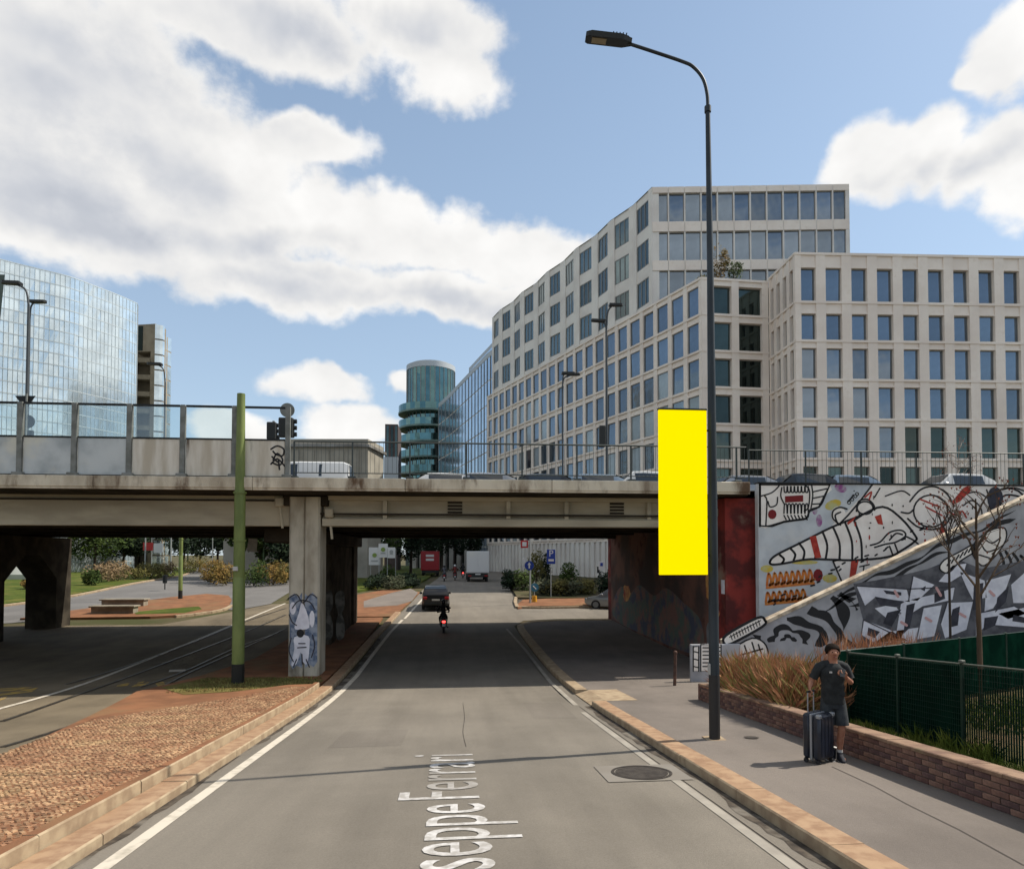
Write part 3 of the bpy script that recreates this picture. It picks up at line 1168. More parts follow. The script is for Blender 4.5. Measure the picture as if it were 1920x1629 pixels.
P_lg = mat('mural_pale', S(232, 232, 240, .95), .8, S(212, 212, 222, .95), 3, 4)
P_pk = mat('mural_pink', S(226, 178, 176, .8), .8)


def fills(lst, y, m, par, name='paint'):
    for pts in lst:
        m_ = MB()
        m_.poly([YP(p[0], p[1], y) for p in pts])
        o_ = m_.build(name, m, par, fixn=False)
    return o_


def lines(lst, w, y, m, par, name='paint_stroke'):
    grp = [[q_] for q_ in lst] if len(lst) <= 20 else [lst]
    for q_ in grp:
        m_ = MB()
        strokes_on_plane(q_, w, y, m_)
        o_ = m_.build(name, m, par, fixn=False)
        if len(q_) > 1:
            o_['kind'] = 'stuff'
    return o_


def circ(cx, cy, rx, ry, n=18, a0=0, a1=360, rot=0):
    out_ = []
    for k in range(n + (0 if a1 - a0 == 360 else 1)):
        a = R(a0 + (a1 - a0) * k / n)
        x_, y_ = rx * math.cos(a), ry * math.sin(a)
        c_, s_ = math.cos(R(rot)), math.sin(R(rot))
        out_.append((cx + x_ * c_ - y_ * s_, cy + x_ * s_ + y_ * c_))
    return out_


def cl(pts):
    return list(pts) + [pts[0]]


y1, y2, y3, y4 = YW - .004, YW - .008, YW - .012, YW - .016
# big pale head
head = [(1636, 909), (1925, 912), (1925, 940), (1880, 955), (1850, 975), (1800, 1005), (1740, 1035), (1680, 1068), (1640, 1090), (1612, 1094), (1575, 1094), (1562, 1052), (1600, 1030), (1700, 1000), (1560, 985), (1580, 968)]
fills([head], y1, P_white, mw)
fills([sp(cl([(1424, 908), (1556, 908), (1546, 930), (1536, 950), (1518, 958), (1512, 972), (1470, 978), (1448, 984), (1424, 986)]), 2)], y1, P_white, mw)
# nose cone
cone = sp([(1444, 1052), (1456, 1040), (1500, 1018), (1560, 988), (1610, 968), (1655, 950), (1690, 972), (1716, 1004), (1716, 1014), (1690, 1032), (1664, 1044), (1600, 1050), (1520, 1048), (1470, 1056), (1448, 1058)], 4, True)
fills([cone], y2, P_white, mw)
fills([circ(1572, 965, 14, 16), circ(1622, 952, 15, 12), circ(1745, 958, 32, 30, 20), circ(1890, 945, 34, 30, 16)], y2, P_white, mw)
K = []
K.append(cl(cone))
for (a, b) in (((1462, 1040), (1466, 1056)), ((1482, 1028), (1488, 1050)), ((1498, 1018), (1506, 1048)), ((1520, 1008), (1528, 1048)), ((1542, 996), (1548, 1048)), ((1562, 988), (1574, 1048)), ((1584, 978), (1598, 1050)), ((1600, 972), (1616, 1050))):
    mid = ((a[0] + b[0]) / 2 + 6, (a[1] + b[1]) / 2)
    K.append(sp([a, mid, b], 5))
lines(K, 4.2, y3, P_black, mw)
K = [sp([(1632, 1022), (1650, 1016), (1668, 998), (1690, 994), (1698, 1004), (1680, 1016), (1660, 1020), (1640, 1026)], 5), sp([(1668, 1012), (1680, 1000), (1692, 1002)], 4),
     [(1668, 1024), (1674, 1040)], [(1678, 1020), (1684, 1036)],
     sp([(1576, 984), (1562, 972), (1562, 958), (1574, 951), (1588, 954)], 5), sp([(1570, 980), (1566, 966), (1576, 960)], 4),
     cl(circ(1622, 952, 15, 12)), sp([(1606, 958), (1610, 940), (1626, 936), (1638, 946), (1640, 956)], 4),
     [(1572, 984), (1590, 966), (1612, 940), (1636, 908)],
     cl(circ(1745, 958, 32, 30, 22)), sp([(1706, 940), (1726, 918), (1752, 912), (1776, 926), (1788, 948)], 5), sp([(1702, 972), (1722, 988), (1750, 992), (1772, 984), (1784, 966)], 5),
     sp([(1690, 960), (1704, 962), (1712, 956)], 4), [(1562, 1052), (1580, 1094)], [(1562, 1052), (1576, 1048)],
     sp([(1800, 1000), (1812, 1014), (1822, 1020)], 4), [(1616, 966), (1604, 974)], [(1590, 940), (1596, 934), (1600, 928)],
     sp([(1700, 1006), (1712, 1012), (1722, 1020)], 4)]
lines(K, 3.2, y3, P_black, mw)
lines([cl(circ(x_, y_, 3, 3, 8)) for x_, y_ in ((1592, 942), (1598, 936), (1604, 930), (1607, 926))], 1.6, y3, P_black, mw)
# skull top left
K = [[(1425, 908), (1425, 985)], sp([(1425, 985), (1440, 986), (1470, 978), (1512, 972), (1518, 956), (1538, 948), (1548, 928), (1556, 908)], 4), sp([(1436, 985), (1438, 940), (1434, 930)], 4),
     sp([(1426, 930), (1446, 924), (1458, 914), (1462, 908)], 4), sp([(1440, 940), (1444, 950), (1456, 946), (1458, 932)], 4), sp([(1466, 914), (1464, 930), (1470, 944)], 4),
     sp([(1510, 910), (1518, 920), (1516, 950), (1508, 958)], 4), sp([(1522, 910), (1524, 930), (1520, 956)], 4), [(1524, 922), (1550, 916)], [(1524, 934), (1544, 930)], [(1524, 945), (1538, 944)]]
for i in range(7):
    xx = 1470 + i * 6.6
    K.append(sp([(xx, 912), (xx + 1, 922), (xx + 5, 922), (xx + 6, 912)], 3))
    K.append(sp([(xx, 962), (xx + 1, 946), (xx + 5, 946), (xx + 6, 962)], 3))
    K.append([(xx, 966), (xx + 4, 974)])
lines(K, 2.6, y3, P_black, mw)
lines([cl([(1425, 908), (1556, 908), (1546, 930), (1536, 950), (1518, 958), (1512, 972), (1470, 978), (1448, 986), (1425, 986)])], 4.0, y3, P_black, mw)
fills([[(1472, 930), (1506, 928), (1506, 940), (1472, 942)], circ(1448, 964, 8, 9, 12)], y4, P_dred, mw)
# right skull and dark patches
K = [cl(circ(1890, 945, 34, 30, 20)), sp([(1870, 940), (1886, 928), (1908, 930), (1920, 936)], 4), sp([(1878, 970), (1896, 962), (1920, 966)], 4), sp([(1862, 952), (1876, 960), (1872, 972)], 4)]
lines(K, 3.6, y3, P_black, mw)
fills([circ(1866, 934, 15, 22, 14), circ(1906, 944, 12, 8, 12)], y4, P_dg, mw)
# colour accents
fills([[(1784, 942), (1806, 915), (1816, 910), (1818, 922), (1800, 940), (1788, 946)], [(1518, 1006), (1530, 1004), (1540, 1045), (1528, 1046)], [(1596, 1052), (1610, 1050), (1602, 1090), (1592, 1090)],
       [(1760, 990), (1772, 988), (1782, 1012), (1768, 1012)], [(1640, 968), (1652, 964), (1656, 984), (1646, 982)], [(1588, 980), (1606, 966), (1600, 976), (1590, 984)]], y4, P_red, mw)
lines([sp([(1780, 960), (1796, 966), (1804, 958), (1812, 970)], 4), sp([(1816, 978), (1826, 990), (1838, 984), (1846, 976)], 4), sp([(1820, 996), (1836, 992), (1850, 984)], 4), sp([(1622, 932), (1634, 922), (1630, 936)], 4), [(1726, 936), (1762, 950)], [(1736, 950), (1766, 966)]], 3.0, y4, P_red, mw)
fills([circ(1576, 915, 12, 8, 10, rot=20), circ(1536, 976, 6, 12, 10), circ(1528, 958, 5, 7, 8)], y1, P_pu, mw)
fills([circ(1562, 946, 16, 9, 12, rot=-20), circ(1438, 1066, 12, 7, 12), circ(1508, 1054, 26, 4, 12), circ(1556, 1084, 14, 8, 10)], y1, P_ye, mw)
fills([circ(1534, 1078, 9, 12, 10)], y2, P_dred, mw)
for (x0_, y0_, n_, h_) in ((1438, 1084, 8, 22), (1436, 1118, 7, 18)):
    K = []
    for i in range(n_):
        xx = x0_ + i * 11
        K.append(sp([(xx, y0_ + h_ * .6 - i), (xx + 3, y0_ - h_ * .4 - i), (xx + 8, y0_ + h_ * .2 - i), (xx + 5, y0_ + h_ * .6 - i), (xx + 12, y0_ + h_ * .4 - i)], 4))
    K.append([(x0_, y0_ + h_ * .8), (x0_ + n_ * 11, y0_ + h_ * .4)])
    lines(K, 4.6, y2, P_or, mw)
lines([[(1612, 1062), (1630, 1058)], [(1620, 1060), (1618, 1078)], sp([(1630, 1066), (1630, 1078), (1638, 1076), (1632, 1070)], 3), sp([(1642, 1068), (1648, 1074), (1642, 1078), (1640, 1070)], 3), [(1644, 1072), (1652, 1082), (1664, 1072)]], 2.4, y4, P_black, mw, 'graffiti_tag')
rm = random.Random(2)
lines([[(a, b), (a + rm.uniform(3, 7), b - rm.uniform(1, 3))] for a, b in [(rm.uniform(1440, 1740), 0) for _ in range(26)] for b in [1205 - (a - 1330) * .505 + rm.uniform(-24, -6)]], 3.2, y3, P_black, mw)

m_ = MB()
m2_ = MB()
for k in range(70):           # spatter and drips
    u_, v_ = rm.uniform(1600, 1915), rm.uniform(915, 1060)
    if v_ > 1200 - (u_ - 1352) * .4755:
        continue
    (m_ if k % 3 else m2_).poly([YP(p[0], p[1], y4 - .002) for p in circ(u_, v_, rm.uniform(.8, 2.2), rm.uniform(.8, 5), 7)])
tag(m_.build('paint_spatter', P_black, mw, fixn=False), kind='stuff')
tag(m2_.build('paint_spatter', P_red, mw, fixn=False), kind='stuff')
lines([sp([(1806, 948), (1822, 938), (1838, 950), (1842, 968)], 4), sp([(1800, 930), (1830, 922), (1852, 934)], 4), sp([(1660, 930), (1690, 920), (1706, 928)], 4), [(1650, 915), (1640, 932)], sp([(1790, 1000), (1806, 990), (1822, 996)], 4), sp([(1720, 1030), (1744, 1018), (1760, 1022)], 4),
       sp([(1850, 918), (1856, 940), (1852, 958)], 4), sp([(1880, 918), (1900, 914), (1920, 920)], 4), [(1666, 1056), (1690, 1046)], [(1650, 1064), (1700, 1040)]], 2.6, y3, P_black, mw)

# stair ramp in front: flank wall, sloping coping, low end blocks
YR = 20.85
M_flank = mat('flank_ground', S(182, 182, 186, .9), .85, S(160, 160, 164, .88), 1.4, 5, bump=.15, bscale=30, spec=.2)
M_cop = mat('ramp_coping', S(222, 206, 182, .9), .85, S(180, 160, 136, .66), 3, 5, bump=.2, bscale=40)
st = thing('stair_ramp', 'sloping stair ramp with zebra-striped painted flank and pale coping', 'ramp', (14, YR, g(YR)))


def diag(u):
    return 1208 - (u - 1352) * .4755


pa, pb = YP(1352, diag(1352), YR), YP(1925, diag(1925), YR)
sl = (pb.z - pa.z) / (pb.x - pa.x)
xe = 24.0
ze = pa.z + sl * (xe - pa.x)
m_ = MB()
zb = -.2
xa = YP(1362, 1200, YR).x
m_.prism([(xa, YR, zb), (xe, YR, zb), (xe, YR, ze - .02), (xa, YR, pa.z + sl * (xa - pa.x) - .02)], (0, .22, 0))
flank = m_.build('flank_wall', M_flank, st)
m_ = MB()
m_.prism([(xa - .1, YR - .05, pa.z + sl * (xa - .1 - pa.x) - .015), (xe, YR - .05, ze - .015), (xe, YR - .05, ze + .10), (xa - .1, YR - .05, pa.z + sl * (xa - .1 - pa.x) + .10)], (0, .34, 0))
m_.build('coping', M_cop, st)
# steps behind the flank
x = xa + .2
m_ = MB()
while x < xe - .4:
    zt = pa.z + sl * (x - pa.x) - .75
    if zt > .1:
        m_.box(x, x + .31, YR + .23, YW - .02, -.1, zt)
    x += .305
m_.build('steps', M_conc, st)
# low end wall with painted blocks
ye = YR - .15
e0 = YP(1296, 1262, ye)
e1 = YP(1296, 1208, ye)
e2 = YP(1372, 1262, ye)
m_ = MB()
m_.bbox(e0.x, e2.x + .3, ye, ye + .14, zb, e1.z, .02)
m_.build('end_wall', M_flank, st)

# painted flank: wavy rings, angular lettering
yf1, yf2, yf3, yf4 = YR - .004, YR - .008, YR - .012, YR - .016
m_ = MB()
cx_, cy_ = 1478, 1200


def ringpt(r_, a):
    wob = 1 + .10 * math.sin(3 * a + r_ * .045) + .07 * math.sin(5 * a - r_ * .06) + .035 * math.sin(9 * a + r_ * .11)
    return (cx_ + math.cos(a) * r_ * 1.18 * wob, cy_ + math.sin(a) * r_ * .80 * wob)


for r0, r1 in ((5, 14), (22, 35), (44, 61), (70, 89), (98, 117), (127, 146), (156, 172)):
    n_ = 90
    m_ = MB()
    for k in range(n_):
        a, b = math.pi + math.pi * 1.15 * (k - 4) / n_, math.pi + math.pi * 1.15 * (k - 3) / n_
        fa, fb = [.5 + .5 * abs(math.sin(q * 2.3 + r0 * .05)) for q in (a, b)]
        q = [ringpt(r0, a), ringpt(r0 + (r1 - r0) * fa, a), ringpt(r0 + (r1 - r0) * fb, b), ringpt(r0, b)]
        if all(p[1] > diag(p[0]) + 7 and p[0] > 1368 and p[1] < 1262 for p in q) and not any(p[0] > 1610 and p[1] > 1092 for p in q):
            m_.add([YP(p[0], p[1], yf1) for p in q], [(0, 1, 2, 3)])
        elif m_.v:
            m_.build('paint', P_black, st, fixn=False)
            m_ = MB()
    if m_.v:
        m_.build('paint', P_black, st, fixn=False)
m_ = MB()
for k in range(9):          # stripes on the far right of the flank
    u0 = 1872 + k * 7
    pts = sp([(u0, 1030 + k * 2), (u0 + 10, 1055), (u0 + 4, 1085), (u0 + 12, 1110)], 4)
    if k % 2 == 0:
        strokes_on_plane([pts], 5.5, yf1, m_)
tag(m_.build('paint', P_black, st, fixn=False), kind='stuff')
rz2 = random.Random(31)
for off_, w0, ua, ub in ((13, 7, 1560, 1905), (27, 8, 1545, 1780), (42, 8, 1590, 1730), (27, 7, 1835, 1905)):
    m_ = MB()
    n_ = 60
    pr = None
    for k in range(n_ + 1):
        u_ = ua + (ub - ua) * k / n_
        c_ = diag(u_) + off_ + 4 * math.sin(u_ * .045 + off_) + 2 * math.sin(u_ * .11)
        h2_ = w0 * (.18 + .5 * abs(math.sin(u_ * .031 + off_ * .7))) * min(1, 6 * min(k, n_ - k) / n_ + .05)
        cur = [(u_, c_ - h2_), (u_, c_ + h2_)]
        if pr:
            m_.add([YP(*pr[0], yf1), YP(*pr[1], yf1), YP(*cur[1], yf1), YP(*cur[0], yf1)], [(0, 1, 2, 3)])
        pr = cur
    m_.build('paint', P_black, st, fixn=False)
W_ = [[(1640, 1204), (1668, 1184), (1722, 1176), (1716, 1204)], [(1786, 1060), (1812, 1056), (1806, 1076), (1780, 1092), (1760, 1090)], [(1872, 1150), (1925, 1138), (1925, 1150), (1890, 1160)], [(1606, 1098), (1700, 1104), (1706, 1128), (1640, 1120), (1622, 1135)], [(1712, 1080), (1752, 1096), (1720, 1126), (1704, 1124)], [(1620, 1162), (1668, 1180), (1700, 1200), (1640, 1205), (1616, 1190)],
      [(1690, 1128), (1760, 1112), (1790, 1100), (1786, 1124), (1730, 1136), (1708, 1150), (1690, 1196), (1680, 1190)], [(1800, 1072), (1846, 1088), (1850, 1120), (1824, 1124), (1812, 1100)],
      [(1776, 1130), (1824, 1128), (1812, 1180), (1772, 1196), (1764, 1168)], [(1850, 1088), (1896, 1076), (1886, 1104), (1862, 1140), (1846, 1146)], [(1830, 1150), (1900, 1136), (1925, 1150), (1925, 1176), (1850, 1170), (1830, 1192)],
      [(1732, 1140), (1766, 1134), (1752, 1192), (1720, 1198)], [(1896, 1096), (1925, 1070), (1925, 1130), (1900, 1130)], [(1640, 1140), (1676, 1132), (1690, 1150), (1664, 1160)]]
fills([[(1600, 1094), (1640, 1088), (1700, 1076), (1740, 1066), (1790, 1046), (1840, 1066), (1925, 1050), (1925, 1205), (1612, 1208), (1618, 1160)]], yf1 - .0015, mat('mural_mid_dark', S(96, 96, 104, .6), .8, S(124, 124, 130, .65), 2, 5, (.4, .6)), st)
fills(W_, yf2, P_lg, st)
D_ = [[(1640, 1118), (1696, 1128), (1680, 1138), (1650, 1134)], [(1726, 1104), (1736, 1098), (1734, 1108)], [(1664, 1148), (1690, 1142), (1672, 1174), (1656, 1168)], [(1700, 1134), (1716, 1130), (1706, 1176), (1694, 1188)],
      [(1786, 1142), (1800, 1136), (1796, 1172), (1780, 1176)], [(1826, 1096), (1844, 1092), (1840, 1140), (1824, 1144)], [(1870, 1120), (1892, 1098), (1886, 1128), (1866, 1148)], [(1846, 1158), (1872, 1154), (1866, 1172), (1844, 1182)],
      [(1752, 1112), (1770, 1106), (1772, 1122), (1752, 1130)], [(1900, 1152), (1925, 1158), (1925, 1168), (1898, 1164)], [(1628, 1176), (1650, 1184), (1640, 1196), (1626, 1190)], [(1656, 1106), (1690, 1110), (1690, 1116), (1662, 1113)]]
fills(D_, yf3, P_dg, st)
lines([[(1606, 1098), (1700, 1104)], [(1700, 1104), (1790, 1100)], [(1620, 1162), (1700, 1200)], [(1712, 1080), (1704, 1124)], [(1830, 1150), (1900, 1136)], [(1764, 1168), (1776, 1130)]], 2.0, yf4, P_dg, st)
lines([[(1678, 1108), (1684, 1118)], [(1756, 1102), (1764, 1116)], [(1690, 1166), (1700, 1172)], [(1856, 1108), (1864, 1116)], [(1736, 1158), (1746, 1164)], [(1800, 1150), (1810, 1156)]], 5, yf4, P_pk, st)
# bony arms painted along the coping
for (a, b, wd) in (((1362, 1200), (1430, 1162), 24), ((1790, 1040), (1812, 1010), 20), ((1752, 1060), (1824, 1020), 26)):
    pass
arm = [sp([(1358, 1206), (1362, 1190), (1420, 1158), (1434, 1162), (1430, 1174), (1372, 1206)], 4, True)]
yq = YR - .056
fills(arm, yq, P_white, st)
K = [cl(arm[0])]
lines(K, 5, yq - .004, P_black, st)
lines([[(1370 + i * 5.2, 1190 - i * 2.7), (1373 + i * 5.2, 1199 - i * 2.7)] for i in range(11)] + [[(1368, 1194), (1426, 1163)]], 1.8, yq - .004, P_black, st)
blocks = [[(1300, 1212), (1310, 1212), (1310, 1258), (1300, 1258)], [(1314, 1208), (1334, 1208), (1334, 1258), (1314, 1258)], [(1338, 1208), (1352, 1208), (1352, 1262), (1338, 1262)]]
fills(blocks, ye - .004, P_white, st)
K = [cl(b) for b in blocks]
for i in range(6):
    K += [[(1318, 1214 + i * 7), (1331, 1214 + i * 7)], [(1341, 1215 + i * 7), (1350, 1213 + i * 7)]]
    if i % 2:
        K.append([(1301, 1214 + i * 7), (1309, 1216 + i * 7)])
lines(K, 2.2, ye - .008, P_black, st)
jb = [sp([(1364, 1226), (1376, 1214), (1410, 1196), (1432, 1204), (1440, 1222), (1438, 1244), (1420, 1248), (1400, 1236), (1366, 1262)], 3, True)]
fills(jb, yf2, P_white, st)
K = [cl(jb[0]), [(1380, 1222), (1386, 1246)], [(1396, 1210), (1404, 1234)], [(1410, 1204), (1418, 1230)], [(1422, 1208), (1430, 1234)], [(1372, 1232), (1430, 1216)]]
lines(K, 3.0, yf3, P_black, st)
tb = [sp([(1762, 1066), (1770, 1050), (1800, 1034), (1826, 1020), (1830, 1032), (1800, 1052), (1778, 1074)], 3, True), sp([(1822, 1030), (1836, 1008), (1862, 992), (1884, 990), (1886, 1012), (1868, 1040), (1846, 1060), (1832, 1052)], 3, True)]
fills(tb, yf2, P_white, st)
K = [cl(t_) for t_ in tb] + [[(1776 + i * 8, 1060 - i * 5), (1782 + i * 8, 1050 - i * 5)] for i in range(7)] + [sp([(1840, 1020), (1850, 1034), (1866, 1030)], 3), sp([(1846, 1010), (1860, 1018), (1876, 1008)], 3), [(1836, 1040), (1856, 1046)]]
lines(K, 2.8, yf3, P_black, st)

# paint on the pier and the abutment
P_blue = mat('mural_blue', S(96, 116, 148, .65), .8, S(170, 180, 196, .7), 5, 4, (.35, .6))
yp_ = 23.55 - .004
for half in ([(543, 1118), (552, 1112), (560, 1120), (566.5, 1110), (566.5, 1252), (556, 1247), (549, 1254), (543, 1244)], [(571.5, 1112), (578, 1118), (586, 1110), (595, 1120), (595, 1240), (588, 1250), (580, 1246), (571.5, 1252)]):
    fills([half], yp_, P_blue, pc)
fills([sp([(566, 1130), (576, 1150), (580, 1176), (562, 1180), (552, 1176), (560, 1150)], 3, True), sp([(552, 1194), (578, 1192), (580, 1216), (576, 1244), (568, 1240), (564, 1222), (556, 1244), (546, 1246), (552, 1216)], 3, True), circ(549, 1140, 6, 12, 10), circ(585, 1160, 5, 16, 10)], yp_ - .004, P_lg, pc)
fills([circ(563, 1187, 7, 8, 12)], yp_ - .008, P_black, pc)
lines([sp([(540, 1122), (556, 1114), (568, 1130), (582, 1114), (594, 1120)], 4), sp([(548, 1140), (560, 1126), (580, 1128), (590, 1142)], 4), sp([(542, 1152), (548, 1166), (556, 1172)], 4), sp([(586, 1190), (590, 1210), (584, 1232)], 4), sp([(546, 1196), (542, 1220), (550, 1240)], 4), [(560, 1206), (572, 1206)], [(558, 1214), (574, 1213)], [(566, 1226), (567, 1244)], [(556, 1236), (550, 1250)], [(574, 1236), (580, 1250)]], 2.2, yp_ - .008, P_dg, pc)
P_dull = mat('dull_white_paint', S(120, 118, 112, .6), .9, S(80, 78, 74, .5), 3, 6, (.35, .6))
for cx2, rx2 in ((616, 8), (638, 8)):
    fills([sp([(cx2 - rx2, 1112), (cx2 + rx2 - 2, 1108), (cx2 + rx2, 1136), (cx2 + 3, 1150), (cx2 + rx2, 1166), (cx2 + rx2 - 1, 1194), (cx2 - rx2 + 2, 1198), (cx2 - rx2, 1168), (cx2 - 4, 1150), (cx2 - rx2 - 1, 1132)], 3, True)], 31.5 - .004, P_dull, bpy.data.objects['pier_column.001'], 'graffiti')
P_gd = mat('abut_green', S(116, 130, 120, .6), .9, S(158, 118, 108, .65), 1.4, 7, (.4, .6), S(100, 104, 124, .6), .9, (.5, .62))
P_go = mat('abut_gold', S(216, 164, 96, .9), .9, S(170, 80, 66, .9), 2.5, 5)


def abx(y_):
    # x of the abutment's visible face at y
    return 9.74 + (y_ - 22.95) * (9.64 - 9.74) / (39.6 - 22.95)


def abut_paint(pl, m, k=1):
    for pts in pl:
        m_ = MB()
        m_.poly([(abx(y_) - .004 * k, y_, z_) for y_, z_ in pts])
        m_.build('graffiti', m, abut, fixn=False)


ra = random.Random(8)


def blob(y_, z_, a, b):
    return [(y_ + a * math.cos(t_) * ra.uniform(.7, 1.2), z_ + b * math.sin(t_) * ra.uniform(.7, 1.2)) for t_ in [k_ * .5236 for k_ in range(12)]]


abut_paint([[(23.9, -.2), (39.5, -.2), (39.5, 6.2), (23.9, 6.2)]], mat('abut_shade', S(140, 100, 86, .7), .95, S(96, 80, 76, .6), .5, 6, (.4, .6), S(110, 60, 52, .5), .9, (.55, .7)), .5)  # dark sheet over the whole inner face, its shade put into the colour
abut_paint([[tuple(q_) for q_ in sp([(25.6, .4), (32, .3), (38.6, .5), (38.9, 1.6), (37.2, 2.5), (35.4, 2.2), (33.6, 2.75), (31.2, 2.35), (29.4, 2.8), (27.2, 2.3), (25.3, 1.7)], 5, True)]], P_gd, 1)
abut_paint([blob(24.2, 3.4, .7, 1.2), blob(24.0, 2.2, .5, .5), blob(36, 2.2, .8, .5)], P_go, 2)
abut_paint([blob(24.4, 1.2, .35, .6)], P_gr, 3)
abut_paint([[(23.0, 2.9), (23.3, 2.9), (23.3, 3.4), (23.0, 3.4)]], P_lg, 3)
# ================================================================ BUILDINGS
M_stone = mat('facade_stone', S(238, 228, 216, .96), .85, S(226, 214, 202, .95), .25, 5, (.35, .65), S(230, 218, 204, .95), 2.5, (.5, .7), spec=.25)
M_stoneu = mat('facade_stone_upper', S(228, 224, 216, .95), .85, S(214, 208, 200, .95), .3, 5, spec=.25)
M_frame = mat('window_frame', S(150, 150, 146, .7), .6)


def winmat(name, c, rough=.06, metal=.85, v=.25, scale=.12):
    if name in MATS:
        return MATS[name]
    m = bpy.data.materials.new(name)
    m.use_nodes = True
    t = NT(m.node_tree)
    b = t.n['Principled BSDF']
    oi = t.node('ShaderNodeObjectInfo')
    tc = t.node('ShaderNodeTexCoord')
    k = t.math('ADD', t.math('MULTIPLY', oi.outputs['Random'], 2 * v), 1 - v)
    n_ = t.maprange(t.noise(tc.outputs['Object'], .55, 3), .35, .65, .9, 1.1)
    k = t.math('MULTIPLY', k, n_)
    cx = t.node('ShaderNodeCombineXYZ')
    for i in range(3):
        t.l.new(k, cx.inputs[i])
    t.l.new(t.vmath('MULTIPLY', t.mix(0.0, c, c), cx.outputs[0]), b.inputs['Base Color'])
    b.inputs['Metallic'].default_value = metal
    b.inputs['Roughness'].default_value = rough
    bn = t.node('ShaderNodeBump')
    bn.inputs['Strength'].default_value = .06
    bn.inputs['Distance'].default_value = .3
    t.l.new(t.noise(tc.outputs['Object'], scale * 3, 2), bn.inputs['Height'])
    t.l.new(bn.outputs[0], b.inputs['Normal'])
    MATS[name] = m
    return m


W_blue = winmat('glass_blue', S(112, 124, 136), v=.22)
W_blind = winmat('glass_blind', S(150, 160, 164), .25, .45, .15)
rw = random.Random(77)
W_dark = winmat('glass_dark', S(70, 82, 80), v=.5)
W_grey = winmat('glass_grey_green', S(98, 112, 114), v=.3)
W_teal = winmat('glass_teal', S(92, 124, 126), v=.2)
W_sky = winmat('glass_sky', S(214, 226, 230), .16, .75, .06)
rb = random.Random(21)


def frame_of(A, B, z0=0.0):
    X = Vector((B[0] - A[0], B[1] - A[1], 0))
    L = X.length
    X.normalize()
    Z = Vector((0, 0, 1))
    N = X.cross(Z)
    M = Matrix((X, -N, Z)).transposed().to_4x4()
    M.translation = Vector((A[0], A[1], z0))
    return M, L


def pane_mesh(w, h, mats, nm=1, fw=.07, depth=.05):
    m_ = MB()
    m_.box(-w / 2 + fw * .5, w / 2 - fw * .5, 0, depth, fw * .5, h - fw * .5, 0)
    for x0, x1, z0, z1 in ((-w / 2, -w / 2 + fw, 0, h), (w / 2 - fw, w / 2, 0, h), (-w / 2 + fw, w / 2 - fw, 0, fw), (-w / 2 + fw, w / 2 - fw, h - fw, h)):
        m_.box(x0, x1, -.04, depth + .01, z0, z1, 1)
    for k in range(1, nm):
        x = -w / 2 + w * k / nm
        m_.box(x - fw * .6, x + fw * .6, -.05, depth, fw, h - fw, 1)
    return m_.mesh('window', mats, Vector((0, 0, 0)))


def facade(par, A, B, openings, ncols, pw, z0, z1, mw_, mst, rec=.38, lip=True, nm=1, wfill=None, pil=True, edge=None, fw=.07, glass_alt=None, alt=lambda r_, c_: False):
    """openings: list of (zlo, zhi) window rows"""
    M, L = frame_of(A, B)
    bay = L / ncols
    ww = bay - pw
    for c in range(ncols + 1):
        wdt = pw if 0 < c < ncols else (edge or pw)
        m_ = MB()
        xa_, xb_ = (c * bay - wdt / 2, c * bay + wdt / 2)
        xa_, xb_ = max(xa_, 0), min(xb_, L)
        if c == 0:
            xb_ = wdt / 2 + (wdt - pw) / 2 if edge else pw / 2
        m_.box(xa_, xb_, 0, rec + .08, z0, z1)
        m_.v = [M @ v for v in m_.v]
        m_.build('pilaster', mst, par)
    zs = [z0] + [z for o_ in openings for z in o_] + [z1]
    bands = [(zs[i], zs[i + 1]) for i in range(0, len(zs), 2)]
    for (a, b) in bands:
        if b - a < .02:
            continue
        m_ = MB()
        m_.box(0.01, L - .01, .10, rec + .10, a, b)
        if lip:
            m_.box(0.005, L - .005, -.05, .12, b - min(.22, (b - a) * .4), b - .004)
            m_.box(0.005, L - .005, .03, .14, a + .004, a + min(.16, (b - a) * .3))
        m_.v = [M @ v for v in m_.v]
        m_.build('floor_band', mst, par)
    cache = {}
    for r_, (a, b) in enumerate(openings):
        for c in range(ncols):
            g_ = glass_alt if (glass_alt and alt(r_, c)) else mw_
            key = (round(b - a, 3), g_.name)
            if key not in cache:
                cache[key] = pane_mesh(ww, b - a, [g_, M_frame], nm, fw)
            tilt = Matrix.Rotation(rb.gauss(0, .010), 4, 'Z') @ Matrix.Rotation(rb.gauss(0, .010), 4, 'X')
            Mw = M @ Matrix.Translation((c * bay + bay / 2, rec, a)) @ tilt
            inst('window', cache[key], Mw, par)
    return M, L


zc = C(1315, 519, 64).z
P1 = C(1315, 519, 64)
P2 = C(913, 750, 113)
PC = C(1440, 523, 65)
PB = C(1490, 473, 59.3)
PB2 = C(2060, 480, 60.4)
zu = C(1222, 348, 71.5).z
lo_rows = []
zt = zc - .75
for k in range(7):
    lo_rows.append((zt - 2.75, zt))
    zt -= 3.56
lo_rows = lo_rows[::-1]
zrib = lo_rows[0][0] - .55
w1 = thing('office_building', 'cream stone office block with a grid of recessed windows, receding beside the street', 'building', (P1.x, P1.y, g(P1.y)))
